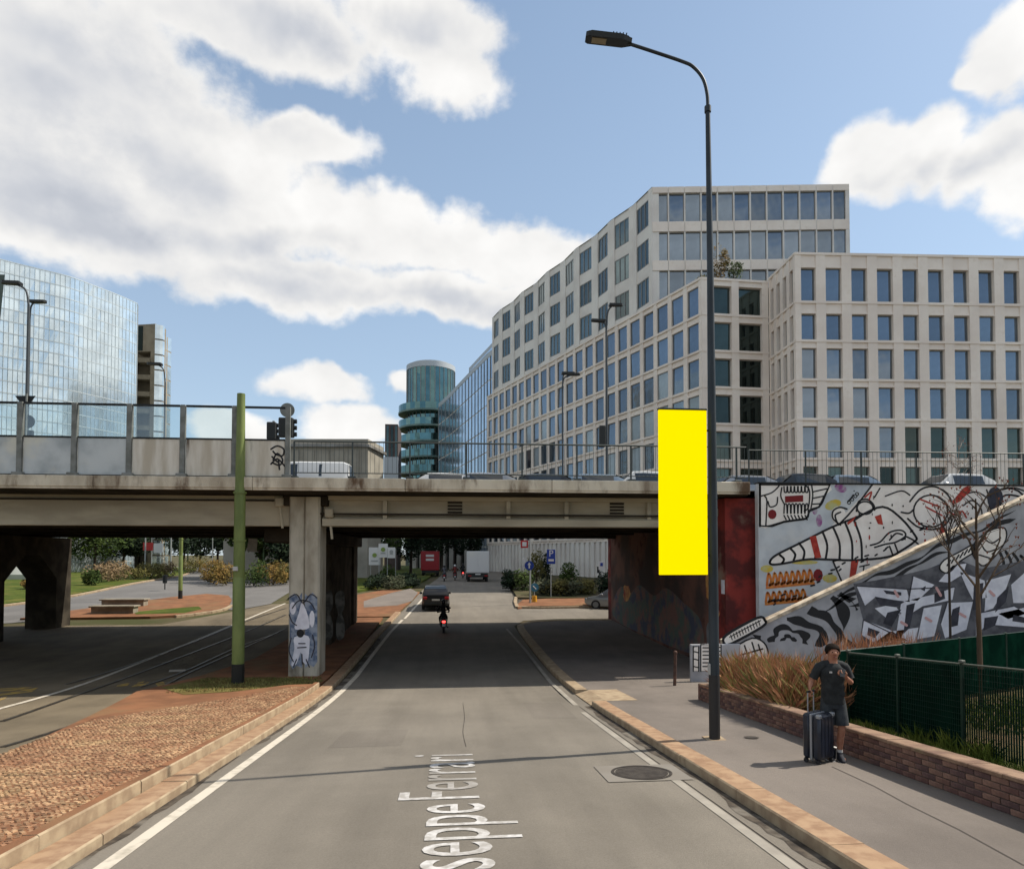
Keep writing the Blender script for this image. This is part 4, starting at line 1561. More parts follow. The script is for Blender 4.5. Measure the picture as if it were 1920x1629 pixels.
# body
off = Vector((.48, .36, 0))
m_ = MB()
foot = [(P2.x + .5, P2.y + .25), (P1.x + .45, P1.y + .55), (PC.x - .2, PC.y + .5), (PC.x + 40, PC.y + 8), (PC.x + 40, PC.y + 60), (P2.x + 14, P2.y + 12)]
m_.prism([(x, y_, .9) for x, y_ in foot], (0, 0, zc - .42 - .9))
m_.build('core', mat('core_dark', S(60, 58, 56, .4), .9), w1)
facade(w1, (P2.x, P2.y), (P1.x, P1.y), lo_rows, 22, .60, zrib, zc, W_blue, M_stone, edge=.9, rec=.17, glass_alt=W_blind, alt=lambda r_, c_: rw.random() < .16)
facade(w1, (P1.x + .02, P1.y + .02), (PC.x, PC.y), lo_rows, 2, .75, zrib - 4.9, zc - .01, W_dark, M_stone, edge=1.3, rec=.42)
# ribbed ground storey
M, L = frame_of((P2.x, P2.y), (P1.x, P1.y))
m_ = MB()
m_.box(0.02, L - .02, .25, .45, .9, zrib - .02)
m_.v = [M @ v for v in m_.v]
m_.build('base_wall', M_stoneu, w1)
n_ = 44
for k in range(n_):
    m_ = MB()
    x = (k + .5) * L / n_
    m_.box(x - .34, x + .34, .05, .26, .9, zrib - .01)
    m_.v = [M @ v for v in m_.v]
    m_.build('rib', M_stoneu, w1)
# roof edge planting
# -- upper set-back storeys
w2 = thing('office_tower', 'taller set-back office storeys with folded facade and glazed end, behind the cream block', 'building', (P1.x + 2, P1.y + 6, zc))
Q1 = C(1222, 348, 71.8)
Q2 = C(919, 606, 112.0)
Q3 = C(1592, 343, 71.2)
up_rows = []
zt = zu - .95
for k in range(3):
    up_rows.append((zt - 2.9, zt))
    zt -= 4.28
up_rows = up_rows[::-1]
zub = zc - .4
nb = 11
D = Vector((Q1.x - Q2.x, Q1.y - Q2.y, 0))
Nn = D.normalized().cross(Vector((0, 0, 1)))
pts_ = []
for k in range(nb + 1):
    q = Vector((Q2.x, Q2.y, 0)) + D * k / nb + Nn * (.0 if k % 2 else -.38)
    pts_.append(q)
for k in range(nb):
    facade(w2, pts_[k], pts_[k + 1], up_rows, 1, 1.45, zub, zu - .05, W_grey, M_stoneu, rec=.15, lip=False, nm=3, edge=1.45, fw=.11)
    m_ = MB()
    a, b = pts_[k], pts_[k + 1]
    m_.prism([(a.x, a.y, zu - .05), (b.x, b.y, zu - .05), (b.x - Nn.x * 1.0, b.y - Nn.y * 1.0, zu - .05), (a.x - Nn.x * 1.0, a.y - Nn.y * 1.0, zu - .05)], (0, 0, .06))
    m_.build('roof_edge', M_frame, w2)
facade(w2, (pts_[-1].x + .05, pts_[-1].y + .05), (Q3.x, Q3.y), [(a, b + .25) for a, b in up_rows], 12, .14, zub, zu - .02, W_blue, M_stoneu, rec=.22, lip=False, edge=.8, fw=.06)
M, L = frame_of((pts_[-1].x, pts_[-1].y), (Q3.x, Q3.y))
for (a, b) in [(up_rows[i][1] + .25, up_rows[i + 1][0]) for i in range(2)] + [(up_rows[2][1] + .25, zu)]:
    for c in range(12):
        m_ = MB()
        bay = L / 12
        m_.box(c * bay + .05, (c + 1) * bay - .05, -.03, .12, a + .02, b - .02)
        m_.v = [M @ v for v in m_.v]
        m_.build('spandrel_panel', M_stone, w2)
m_ = MB()
foot = [(Q2.x + 1.2, Q2.y + .6), (pts_[-1].x + .9, pts_[-1].y + .9), (Q3.x - .1, Q3.y + .5), (Q3.x + 4, Q3.y + 30), (Q2.x + 16, Q2.y + 10)]
m_.prism([(x, y_, zub) for x, y_ in foot], (0, 0, zu - .3 - zub))
m_.build('core', mat('core_dark', S(60, 58, 56, .4), .9), w2)
m_ = MB()
M, L = frame_of((Q3.x, Q3.y), (Q3.x + 4.5, Q3.y + 30))
m_.box(0, 1.2, 0, .3, zub, zu)
m_.v = [M @ v for v in m_.v]
m_.build('corner_pier', M_stone, w2)

# -- right wing, nearly square to the viewer
w3 = thing('office_wing', 'cream stone office wing facing the street, deep narrow windows, on the right', 'building', (PB.x + 10, PB.y + 2, 0))
s_b = 59.3 / 1250
def zat(v):
    return CH + (1040 - v) * s_b
rows_b = [(zat(v1), zat(v0)) for v0, v1 in ((495, 559), (583, 633), (649, 707), (722.5, 782), (797.5, 857), (873.5, 915))]
rows_b.append((zat(990), zat(945)))
rows_b = rows_b[::-1]
zbt = PB.z
Mb, Lb = facade(w3, (PB.x, PB.y), (PB2.x, PB2.y), rows_b, 12, .90, 1.0, zbt, W_blue, M_stone, rec=.34, edge=1.0, glass_alt=W_dark, alt=lambda r_, c_: (r_ <= 1) or (r_ == 2 and c_ > 3))
facade(w3, (PC.x + .03, PC.y - .05), (PB.x - .01, PB.y + .06), rows_b, 4, .62, 1.0, zbt - .01, W_blue, M_stone, rec=.34, edge=.7)
m_ = MB()
foot = [(PC.x + .75, PC.y + .2), (PB.x + .7, PB.y + .6), (PB2.x, PB2.y + .6), (PB2.x + 1, PB2.y + 40), (PC.x + 2, PC.y + 40)]
m_.prism([(x, y_, 1.0) for x, y_ in foot], (0, 0, zbt - .3 - 1.0))
m_.build('core', mat('core_dark', S(60, 58, 56, .4), .9), w3)
# window bars on the lowest visible row
bm_ = MB()
for k in range(5):
    bm_.box(-.55 + k * .275 - .025, -.55 + k * .275 + .025, 0, .05, 0, 1.9)
bme = bm_.mesh('window_bars', mat('bar_grey', S(120, 120, 116, .6), .6), Vector((0, 0, 0)))
for c in range(12):
    inst('window_bars', bme, Mb @ Matrix.Translation(((c + .5) * Lb / 12, .35, rows_b[1][0])), w3)

# -- curved glass building and round tower beyond the cream block
cg = thing('curved_glass_building', 'curved blue glass office building between the round tower and the cream block', 'building', (0, 130, 1.5))
plan = [C(u, 800, d_) for u, d_ in ((930, 116), (913, 120), (896, 126), (878, 133), (860, 141), (842, 150), (822, 160))]
plan = sp([(p.x, p.y) for p in plan], 3)
zg = CH + (1040 - 628) / 1250 * 120
W_curve = winmat('glass_curved_blue', S(168, 190, 210), .12, .8, .08)
nrow = 9
for k in range(nrow):
    za = 1.5 + (zg - 4 - 1.5) * k / nrow
    zb_ = 1.5 + (zg - 4 - 1.5) * (k + 1) / nrow
    m_ = MB()
    for a, b in zip(plan, plan[1:]):
        m_.add([(a.x, a.y, za + .12), (b.x, b.y, za + .12), (b.x, b.y, zb_ - .12), (a.x, a.y, zb_ - .12)], [(0, 1, 2, 3)])
    m_.build('glass_band', W_curve, cg)
    m_ = MB()
    for a, b in zip(plan, plan[1:]):
        m_.add([(a.x + .1, a.y - .2, zb_ - .12), (b.x + .1, b.y - .2, zb_ - .12), (b.x + .1, b.y - .2, zb_ + .12), (a.x + .1, a.y - .2, zb_ + .12)], [(0, 1, 2, 3)])
    m_.build('floor_band', M_stoneu, cg)
m_ = MB()
for p in plan[::1]:
    m_.box(p.x - .06, p.x + .06, p.y - .22, p.y, 1.5, zg - 4)
m_.build('mullions', M_frame, cg)
m_ = MB()
back = [(p.x, p.y, zg - 4) for p in plan] + [(plan[-1].x + 25, plan[-1].y + 20, zg - 4), (plan[0].x + 25, plan[0].y + 15, zg - 4)]
m_.prism([(x, y_, zg - 4) for x, y_, z in back], (0, 0, .9))
m_.build('roof_band', mat('pale_metal', S(200, 206, 210, .7), .5, metal=.2), cg)
m_ = MB()
top = [(p.x + 2.2, p.y + 1.6, zg - 3.1) for p in plan[:13]]
m_.prism(top + [(top[-1][0] + 22, top[-1][1] + 16, zg - 3.1), (top[0][0] + 22, top[0][1] + 12, zg - 3.1)], (0, 0, 3.0))
m_.build('penthouse', W_curve, cg)
m_ = MB()
m_.prism([(a, b, zg - .1) for a, b, c in top] + [(top[-1][0] + 22, top[-1][1] + 16, zg - .1), (top[0][0] + 22, top[0][1] + 12, zg - .1)], (0, 0, .8))
m_.build('roof_band', MATS['pale_metal'], cg)
m_ = MB()
m_.prism([(p.x + .6, p.y + .6, 1.2) for p in plan] + [(plan[-1].x + 25, plan[-1].y + 20, 1.2), (plan[0].x + 25, plan[0].y + 15, 1.2)], (0, 0, zg - 5.4))
m_.build('core', MATS['core_dark'], cg)

ct = C(808, 700, 172)
tw = thing('round_tower', 'round green glass tower with pale crown and curved terraces', 'building', (ct.x, ct.y, 1.5))
ztw = CH + (1040 - 688) / 1250 * 168
Rt = 6.2
m_ = MB()
for k in range(32):
    a, b = 2 * math.pi * k / 32, 2 * math.pi * (k + 1) / 32
    m_.add([(ct.x + Rt * math.cos(a), ct.y + Rt * math.sin(a), 1.5), (ct.x + Rt * math.cos(b), ct.y + Rt * math.sin(b), 1.5), (ct.x + Rt * math.cos(b), ct.y + Rt * math.sin(b), ztw), (ct.x + Rt * math.cos(a), ct.y + Rt * math.sin(a), ztw)], [(0, 1, 2, 3)])
m_.build('drum', W_teal, tw)
for k in range(32):
    a = 2 * math.pi * k / 32
    if math.sin(a) < .5:
        m_ = MB()
        x, y_ = ct.x + (Rt + .02) * math.cos(a), ct.y + (Rt + .02) * math.sin(a)
        m_.box(x - .09, x + .09, y_ - .09, y_ + .09, 1.5, ztw)
        m_.build('mullion', M_frame, tw)
m_ = MB()
m_.cyl((ct.x, ct.y, ztw), Rt + .12, 1.3, 40)
m_.cyl((ct.x, ct.y, ztw + 1.3), Rt - .9, .5, 32)
m_.build('crown', MATS['pale_metal'], tw, smooth=True)
for k in range(6):
    z_ = ztw - 11.5 - k * 3.9
    Ra = Rt + 1.7
    m_ = MB()
    m_.cyl((ct.x - .4, ct.y - .6, z_), Ra, .45, 36)
    m_.build('terrace_slab', mat('terrace_green', S(110, 140, 136, .7), .6, S(140, 166, 160, .7), .4, 3), tw, smooth=True)
    m_ = MB()
    m_.tube([(ct.x - .4, ct.y - .6, z_ + .45), (ct.x - .4, ct.y - .6, z_ + 2.1)], Ra - .1, 36, caps=False)
    m_.build('parapet', W_teal, tw)

# -- big curved glass building at the left
lg = thing('glass_slab_building', 'large pale curved curtain-wall building on the far left, reflecting sky', 'building', (-60, 80, 1.5))
zl = CH + (1040 - 485) / 1250 * 95
pl = [C(u, 700, d_) for u, d_ in ((-90, 89), (-40, 92.3), (15, 95), (72, 97.5), (129, 100.2), (180, 104), (222, 107.5), (256, 111))]
pl = sp([(p.x, p.y) for p in pl], 6)
nrow = 26
m1, m2 = MB(), MB()
for k in range(nrow):
    za = 1.5 + (zl - 1.5) * k / nrow
    zb_ = 1.5 + (zl - 1.5) * (k + 1) / nrow
    m_ = MB()
    for a, b in zip(pl, pl[1:]):
        j = rb.gauss(0, .009)
        m_.add([(a.x, a.y + j, za + .03), (b.x, b.y - j, za + .03), (b.x, b.y - j + rb.gauss(0, .02), zb_ - .03), (a.x, a.y + j, zb_ - .03)], [(0, 1, 2, 3)])
    m_.build('glass_band', W_sky, lg)
    for a, b in zip(pl, pl[1:]):
        m2.add([(a.x, a.y - .06, zb_ - .07), (b.x, b.y - .06, zb_ - .07), (b.x, b.y - .06, zb_ + .07), (a.x, a.y - .06, zb_ + .07)], [(0, 1, 2, 3)])
m2.build('transoms', mat('transom_grey', S(196, 206, 210, .85), .5, metal=.2), lg, fixn=False)
m_ = MB()
for p in pl:
    m_.box(p.x - .03, p.x + .03, p.y - .06, p.y, 1.5, zl)
m_.build('mullions', MATS['transom_grey'], lg)
m_ = MB()
m_.prism([(p.x, p.y + .3, 1.2) for p in pl] + [(pl[-1].x - 9, pl[-1].y + 8, 1.2), (pl[0].x - 12, pl[0].y + 10, 1.2)], (0, 0, zl - 1.4))
m_.build('core', mat('core_pale', S(170, 180, 186, .6), .6), lg)
# dark edge of the next building
e_ = C(9, 515, 84)
e2 = C(-3, 640, 84)
m_ = MB()
m_.prism([(e_.x, e_.y, e_.z), (e_.x - 14, e_.y, e_.z), (e_.x - 14, e_.y, 1.5), (e2.x - 1.5, e_.y, 1.5), (e2.x, e_.y, e2.z)], (-5.2, 6, 0))
o = m_.build('dark_building', W_dark)
tag(o, 'sliver of dark leaning building at the left picture edge', 'building')

# -- stair tower
t0, t1, t2 = C(257, 607, 117), C(291, 607, 115), C(313, 625, 121)
zs_ = CH + (1040 - 607) / 1250 * 116
M_beige = mat('beige_render', S(190, 176, 152, .66), .9, S(170, 156, 132, .6), .5, 5, bump=.2, bscale=20)
stt = thing('stair_tower', 'beige stair tower with open landings beside the curved glass building', 'building', (t1.x, t1.y, 1.5))
M, L = frame_of((t0.x - 6, t0.y), (t1.x, t1.y))
m_ = MB()
m_.box(0, L, 2.4, 2.9, 1.0, zs_)
m_.box(L - .8, L, 0, 2.41, 1.0, zs_)
m_.box(L - 4.0, L - .79, 0.01, 2.41, zs_ - 4.8, zs_ - .01)
m_.v = [M @ v for v in m_.v]
m_.build('wall', M_beige, stt)
m_ = MB()
m_.box(L - 3.95, L - 2.3, -.05, .0, zs_ - 4.6, zs_ - .3)
m_.v = [M @ v for v in m_.v]
m_.build('window', W_dark, stt)
z_ = zs_ - 5.4
while z_ > 8:
    m_ = MB()
    m_.add([(0, -.1, z_ - .7), (L - .82, -.1, z_ - 1.4), (L - .82, -.1, z_ - .6), (0, -.1, z_ + .1), (0, 2.4, z_ - .7), (L - .82, 2.4, z_ - 1.4), (L - .82, 2.4, z_ - .6), (0, 2.4, z_ + .1)], [(0, 1, 2, 3), (4, 7, 6, 5), (0, 4, 5, 1), (3, 2, 6, 7), (1, 5, 6, 2), (0, 3, 7, 4)])
    m_.v = [M @ v for v in m_.v]
    m_.build('stair_flight', M_beige, stt)
    z_ -= 2.95
cv = sp([(t1.x, t1.y), (t1.x + 1.2, t1.y + 1.0), (t2.x - .2, t2.y - 1.0), (t2.x, t2.y + 2)], 4)
m_ = MB()
nn = 16
for k in range(nn):
    za, zb_ = 1.5 + (zs_ - 1.5) * k / nn, 1.5 + (zs_ - 1.5) * (k + 1) / nn
    for a, b in zip(cv, cv[1:]):
        m_.add([(a.x, a.y, za + .12), (b.x, b.y, za + .12), (b.x, b.y, zb_ - .12), (a.x, a.y, zb_ - .12)], [(0, 1, 2, 3)])
m_.build('curved_glazing', W_sky, stt)
m_ = MB()
m_.prism([(p.x - .05, p.y + .12, 1.2) for p in cv] + [(t1.x - 1.2, t1.y + 2.8, 1.2), (t1.x - .6, t1.y + .6, 1.2)], (0, 0, zs_ - 1.4))
m_.build('core', M_beige, stt)

# -- low beige hall and brown block seen over the deck
b0, b1, b2 = C(520, 836, 76), C(690, 838, 76), C(719, 836, 82)
M_hall = mat('hall_render', S(186, 180, 166, .66), .9, S(170, 164, 150, .62), .4, 5)
M_tin = mat('hall_roof', S(170, 170, 166, .6), .6, S(140, 136, 130, .55), .5, 4)
hall = thing('low_hall', 'low beige hall with pale end wall seen over the deck', 'building', (b1.x, b1.y, 1.5))
zh = b0.z
m_ = MB()
m_.prism([(b0.x - 6, b0.y + .5, 1.2), (b1.x, b1.y, 1.2), (b2.x, b2.y, 1.2), (b2.x - 12, b2.y + 6, 1.2), (b0.x - 8, b0.y + 9, 1.2)], (0, 0, zh - .4))
m_.build('wall', M_hall, hall)
M, L = frame_of((b0.x - 6, b0.y + .5), (b1.x, b1.y))
for k in range(9):
    m_ = MB()
    x = L * (k + .35) / 9.6
    m_.box(x, x + 1.1, -.12, -.01, 6, zh - .5)
    m_.v = [M @ v for v in m_.v]
    m_.build('pilaster', M_hall, hall)
for k in (3, 5, 6):
    m_ = MB()
    x = L * (k + .35) / 9.6 + 1.2
    m_.box(x, x + .6, -.06, 0, 9.0, zh - 2.4)
    m_.v = [M @ v for v in m_.v]
    m_.build('window', W_blue, hall)
m_ = MB()
m_.prism([(b0.x - 6.4, b0.y + .1, zh - .15), (b1.x + .2, b1.y - .35, zh - .15), (b2.x + .4, b2.y, zh - .15), (b2.x - 12, b2.y + 6.4, zh - .15), (b0.x - 8.4, b0.y + 9.4, zh - .15)], (0, 0, .3))
m_.build('roof', M_tin, hall)
m_ = MB()
m_.box(b0.x + 1, b0.x + 6.5, b0.y + 1, b0.y + 3, zh + .15, zh + .45)
m_.build('roof_vent', M_hall, hall)
n0, n1 = C(722, 795, 112), C(746, 797, 112)
bb = thing('brown_block', 'narrow brown block beside the round tower terraces', 'building', (n0.x, n0.y, 1.5))
m_ = MB()
m_.box(n0.x, n1.x, n0.y, n0.y + 8, 1.2, n0.z)
m_.build('wall', mat('brown_clad', S(130, 112, 108, .5), .8, S(104, 92, 90, .5), .8, 3, stretch=(3, 3, .1)), bb)
for k in range(3):
    m_ = MB()
    x = n0.x + .25 + k * .72
    m_.box(x, x + .36, n0.y - .06, n0.y - .005, 10, n0.z - .3)
    m_.build('window_strip', W_dark, bb)
m_ = MB()
m_.box(n0.x - .1, n1.x + .1, n0.y - .4, n0.y - .07, 8, n0.z - 5.6)
m_.build('base_panel', mat('pale_metal', (0, 0, 0)), bb)

# -- colonnaded building closing the street beyond the underpass
cb = thing('colonnade_building', 'pale columned building front closing the far end of the street', 'building', (0, 128, 1.5))
M_pale = mat('pale_render', S(206, 202, 194, .7), .85, S(186, 182, 174, .66), .5, 4)
q0, q1 = C(770, 1030, 130), C(925, 1030, 124)
M, L = frame_of((q0.x, q0.y), (q1.x, q1.y))
m_ = MB()
m_.box(0, L, 1.8, 8, 1.2, 14)
m_.v = [M @ v for v in m_.v]
m_.build('wall', mat('dark_wall', S(60, 66, 62, .45), .9, S(44, 56, 44, .4), .4, 4), cb)
for k in range(11):
    m_ = MB()
    x = (k + .5) * L / 11
    m_.box(x - .42, x + .42, 0, .8, 1.2, 11)
    m_.v = [M @ v for v in m_.v]
    m_.build('column', M_pale, cb)
m_ = MB()
m_.box(-.2, L + .2, -.3, 2.2, 11.002, 12.4)
m_.v = [M @ v for v in m_.v]
m_.build('entablature', M_pale, cb)

# -- glass pyramids behind the left pier
for u, v, lab in ((52, 1090, 'grey glass pyramid skylight nearest, seen under the left pier'), (10, 1082, 'second grey pyramid skylight at the left picture edge under the bridge')):
    p = C(u, v, 74)
    pz = g(74)
    m_ = MB()
    s_ = 2.6
    hgt = max(p.z - pz + 1.8, 1.8) if u > 30 else 2.0
    m_.add([(p.x - s_, p.y - s_, pz), (p.x + s_, p.y - s_, pz), (p.x + s_, p.y + s_, pz), (p.x - s_, p.y + s_, pz), (p.x, p.y, pz + 3.1), (p.x - s_, p.y - s_, pz + .7), (p.x + s_, p.y - s_, pz + .7), (p.x + s_, p.y + s_, pz + .7), (p.x - s_, p.y + s_, pz + .7)],
           [(0, 1, 6, 5), (1, 2, 7, 6), (2, 3, 8, 7), (3, 0, 5, 8), (5, 6, 4), (6, 7, 4), (7, 8, 4), (8, 5, 4)])
    sk = thing('pyramid_skylight', lab, 'skylight', (p.x, p.y, pz))
    m_.build('glazing', winmat('pyr_glass', S(170, 172, 160), .3, .3, .1), sk)
    m_ = MB()
    for dx, dy in ((-1, -1), (1, -1), (1, 1), (-1, 1)):
        m_.tube([(p.x + dx * s_, p.y + dy * s_, pz + .7), (p.x, p.y, pz + 3.12)], .06, 5)
    m_.build('ridge_bars', MATS['pale_metal'], sk)

# ================================================================ STREET FURNITURE
M_lamp = mat('lamp_post_paint', S(74, 84, 92, .55), .5, S(58, 66, 72, .5), 2.5, 5, metal=.35, stretch=(1, 1, .3))
M_lampd = mat('lamp_base_paint', S(60, 58, 58, .5), .6)
M_head = mat('lamp_head', S(46, 48, 46, .45), .5)
M_lens = mat('lamp_lens', S(190, 176, 140, .55), .3)


def lamp(name, label, base, H, path, r0, r1, head_at=1, hs=1.0, group=None, double=False):
    """path: list of (dx along arm dir, dz above H) in plane given by dirv"""
    o_ = thing(name, label, 'street lamp', base, group)
    return o_


# main lamp by the sidewalk
ZB = lp.z
lo = thing('street_lamp', 'tall grey street lamp on the sidewalk with long curved arm', 'street lamp', lp)
Dl = lp.x * math.sin(YAW) + lp.y * math.cos(YAW)
def L3(u, v):
    return C(u, v, Dl)
m_ = MB()
top_ = L3(1327, 205)
m_.tube([lp, lp + Vector((0, 0, .9)), Vector((lp.x, lp.y, L3(1335, 900).z)), Vector((top_.x * .3 + lp.x * .7, lp.y, L3(1330, 500).z)), top_], [.094, .094, .080, .060, .043], 14)
m_.build('pole', M_lamp, lo, smooth=True)
m_ = MB()
m_.tube([lp + Vector((0, 0, -.02)), lp + Vector((0, 0, 1.15))], [.098, .097], 14)
m_.build('base_sleeve', M_lampd, lo, smooth=True)
m_ = MB()
m_.tube([top_ + Vector((0, 0, -.06)), top_ + Vector((0, 0, .05))], [.06, .06], 12)
m_.build('collar', M_lamp, lo, smooth=True)
arm = sp([L3(*p) for p in ((1327, 210), (1326, 178), (1318, 148), (1300, 126), (1280, 116), (1230, 99), (1178, 82))], 5)
m_ = MB()
m_.tube(arm, .031, 10)
m_.build('arm', M_lamp, lo, smooth=True)
h0, h1 = L3(1184, 80), L3(1098, 70)
d_ = (h1 - h0)
hl = d_.length
d_.normalize()
Mh = Matrix((-d_, d_.cross(Vector((0, 1, 0))).cross(d_).normalized() * -1, Vector((0, 0, 1)))).transposed().to_4x4()
xax = -d_
yax = Vector((0, 1, 0))
yax = (yax - xax * yax.dot(xax)).normalized()
zax = xax.cross(yax)
tilt = Matrix.Rotation(R(16), 3, xax)
yax, zax = tilt @ yax, tilt @ zax
Mh = Matrix((xax, yax, zax)).transposed().to_4x4()
Mh.translation = (h0 + h1) / 2
m_ = MB()
hw = .17
prof = [(-hl / 2, -hw * .7), (-hl / 2 + .05, -hw), (hl / 2 - .16, -hw), (hl / 2, -hw * .45), (hl / 2, hw * .45), (hl / 2 - .16, hw), (-hl / 2 + .05, hw), (-hl / 2, hw * .7)]
m_.prism([(x, y_, -.035) for x, y_ in prof], (0, 0, .075))
m_.prism([(x * .86, y_ * .7, .041) for x, y_ in prof], (0, 0, .035))
m_.v = [Mh @ v for v in m_.v]
head = m_.build('lamp_head', M_head, lo)
m_ = MB()
m_.box(-hl / 2 + .12, -.04, -hw * .62, hw * .62, -.042, -.036)
m_.v = [Mh @ v for v in m_.v]
m_.build('lens', M_lens, head)
m_ = MB()
for k in range(5):
    m_.box(.06 + k * .06, .08 + k * .06, -hw * .6, hw * .6, .078, .10)
m_.v = [Mh @ v for v in m_.v]
m_.build('cooling_fins', M_head, head)
m_ = MB()
m_.box(-.17, .17, -.17, .17, -.04, .012)
m_.v = [v + lp for v in m_.v]
m_.build('footing', M_granf, lo)
m_ = MB()
m_.bbox(-.102, -.08, -.05, .05, 1.15, 1.35, .006)
m_.v = [v + lp for v in m_.v]
m_.build('access_plate', mat('sticker_white', S(190, 190, 186, .7), .6), lo)

# plain yellow sign panel hung on the lamp post
M_sign = mat('sign_yellow_glow', (.95, .74, .0), .6, emit=(1.0, .80, .0), estr=.40, spec=.0)  # emission added to lift the flat yellow; no lamp inside the panel
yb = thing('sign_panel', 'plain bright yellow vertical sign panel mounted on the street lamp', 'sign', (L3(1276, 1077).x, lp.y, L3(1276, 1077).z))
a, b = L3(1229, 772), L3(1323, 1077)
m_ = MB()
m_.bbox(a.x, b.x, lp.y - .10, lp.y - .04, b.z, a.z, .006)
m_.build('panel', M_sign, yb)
m_ = MB()
m_.box(a.x - .012, b.x + .004, lp.y - .105, lp.y - .035, a.z + .002, a.z + .03)
m_.build('top_trim', M_head, yb)
for zz in (a.z - .35, b.z + .35):
    m_ = MB()
    m_.tube([(b.x - .3, lp.y - .02, zz), (lp.x, lp.y - .02, zz)], .018, 6)
    m_.build('bracket', M_head, yb)

# green tram pole
M_gpole = mat('tram_pole_green', S(150, 166, 92, .55), .55, S(126, 144, 76, .52), 3, 5, (.35, .65), stretch=(1, 1, .3))
gp = G(446, 1280, .11)
def pole_green(label, base, H, r0, r1, rings):
    o_ = thing('tram_pole', label, 'pole', base)
    b_ = Vector(base)
    m_ = MB()
    m_.tube([b_ + Vector((0, 0, .6)), b_ + Vector((0, 0, H * .36)), b_ + Vector((0, 0, H * .362))], [r0, r0, r0 * .93], 16)
    m_.tube([b_ + Vector((0, 0, H * .362)), b_ + Vector((0, 0, H * .66)), b_ + Vector((0, 0, H * .662)), b_ + Vector((0, 0, H))], [r0 * .93, r0 * .9, r0 * .8, r1], 16)
    m_.build('shaft', M_gpole, o_, smooth=True)
    m_ = MB()
    m_.tube([b_ + Vector((0, 0, -.1)), b_ + Vector((0, 0, .62))], [r0 * 1.03, r0 * 1.03], 16)
    m_.build('base', M_head, o_, smooth=True)
    for q in rings:
        m_ = MB()
        m_.tube([b_ + Vector((0, 0, H * q - .03)), b_ + Vector((0, 0, H * q + .03))], [r0 * 1.1, r0 * 1.1], 16)
        m_.build('ring', M_gpole, o_, smooth=True)
    return o_


Hg = 542 / 1250 * (gp.x * math.sin(YAW) + gp.y * math.cos(YAW)) * 1.0
tp = pole_green('tall yellow-green tram pole with black base on the median', gp, Hg, .19, .125, (.655, .49))
m_ = MB()
m_.bbox(-.13, .02, -.24, -.16, Hg * .385, Hg * .40, .01)
m_.tube([(0, 0, Hg * .392), (.0, -.2, Hg * .392)], .02, 6)
m_.v = [v + gp for v in m_.v]
m_.build('clamp', mat('clamp_white', S(210, 210, 206, .7), .5), tp)
g2 = G(338, 1122, .12)
pole_green('slim green tram pole with black base on the far island', g2, 9.0, .15, .10, (.5,))

# far thin poles on the left
M_pgrey = mat('pole_grey', S(176, 180, 178, .65), .6)
M_pgreen = mat('pole_far_green', S(110, 140, 96, .5), .6)


def thin_pole(name, label, u, vb, D_, H, r, m, cat='pole'):
    p = C(u, vb, D_)
    z0_ = g(p.y)
    o_ = thing(name, label, cat, (p.x, p.y, z0_))
    m_ = MB()
    m_.tube([(p.x, p.y, z0_ - .1), (p.x, p.y, z0_ + H)], [r, r * .7], 8)
    m_.build('pole', m, o_, smooth=True)
    m_ = MB()
    m_.tube([(p.x, p.y, z0_ - .05), (p.x, p.y, z0_ + .5)], [r * 1.5, r * 1.4], 8)
    m_.build('base', m, o_, smooth=True)
    return o_, Vector((p.x, p.y, z0_))


thin_pole('light_mast', 'pale grey mast left of the red sign, far bank', 272, 1060, 82, 9, .10, M_pgrey)
thin_pole('light_mast', 'pale grey mast immediately left of the slim green tram pole', 320, 1060, 92, 10, .12, M_pgrey)
thin_pole('light_mast', 'faint grey mast at the left of the far bank', 236, 1055, 120, 10, .12, M_pgrey)
thin_pole('light_mast', 'faint green mast right of the slim green tram pole', 352, 1055, 110, 10, .12, M_pgreen)
thin_pole('light_mast', 'green mast behind the shrubs right of the tram pole', 494, 1070, 70, 8, .09, M_pgreen)
thin_pole('light_mast', 'thin pale mast behind the far shrubs between the tram poles', 398, 1068, 98, 6, .08, M_pgrey)
# red and white sign boards on far masts
o_, p = thin_pole('board_sign', 'pair of red and white boards on a far post', 284, 1060, 84, 5.2, .06, M_pgrey, 'sign')
m_ = MB()
m_.box(p.x - 1.0, p.x + .2, p.y - .12, p.y - .08, p.z + 3.3, p.z + 4.3)
m_.build('red_board', mat('sign_red', S(196, 52, 50, .7), .6), o_)
m_ = MB()
m_.box(p.x + .3, p.x + 1.4, p.y - .12, p.y - .08, p.z + 3.0, p.z + 4.2)
m_.build('white_board', mat('sign_white', S(226, 226, 224, .75), .6), o_)
# paper sheet on a wire beside the tram pole
p = YP(472, 1022, 34)
m_ = MB()
m_.add([(p.x - .24, p.y, p.z - .28), (p.x + .22, p.y + .05, p.z - .36), (p.x + .28, p.y, p.z + .30), (p.x - .14, p.y - .03, p.z + .34), (p.x + .02, p.y + .1, p.z)], [(0, 1, 4), (1, 2, 4), (2, 3, 4), (3, 0, 4)])
nt = thing('hanging_notice', 'crumpled white notice hanging below the deck right of the tram pole', 'notice', (p.x, p.y, p.z))
m_.build('sheet', mat('sign_white', (0, 0, 0)), nt)
m_ = MB()
m_.tube([(p.x, p.y + .03, p.z + .2), (p.x, p.y + .03, 5.36)], .008, 4)
m_.build('wire', M_dark, nt)

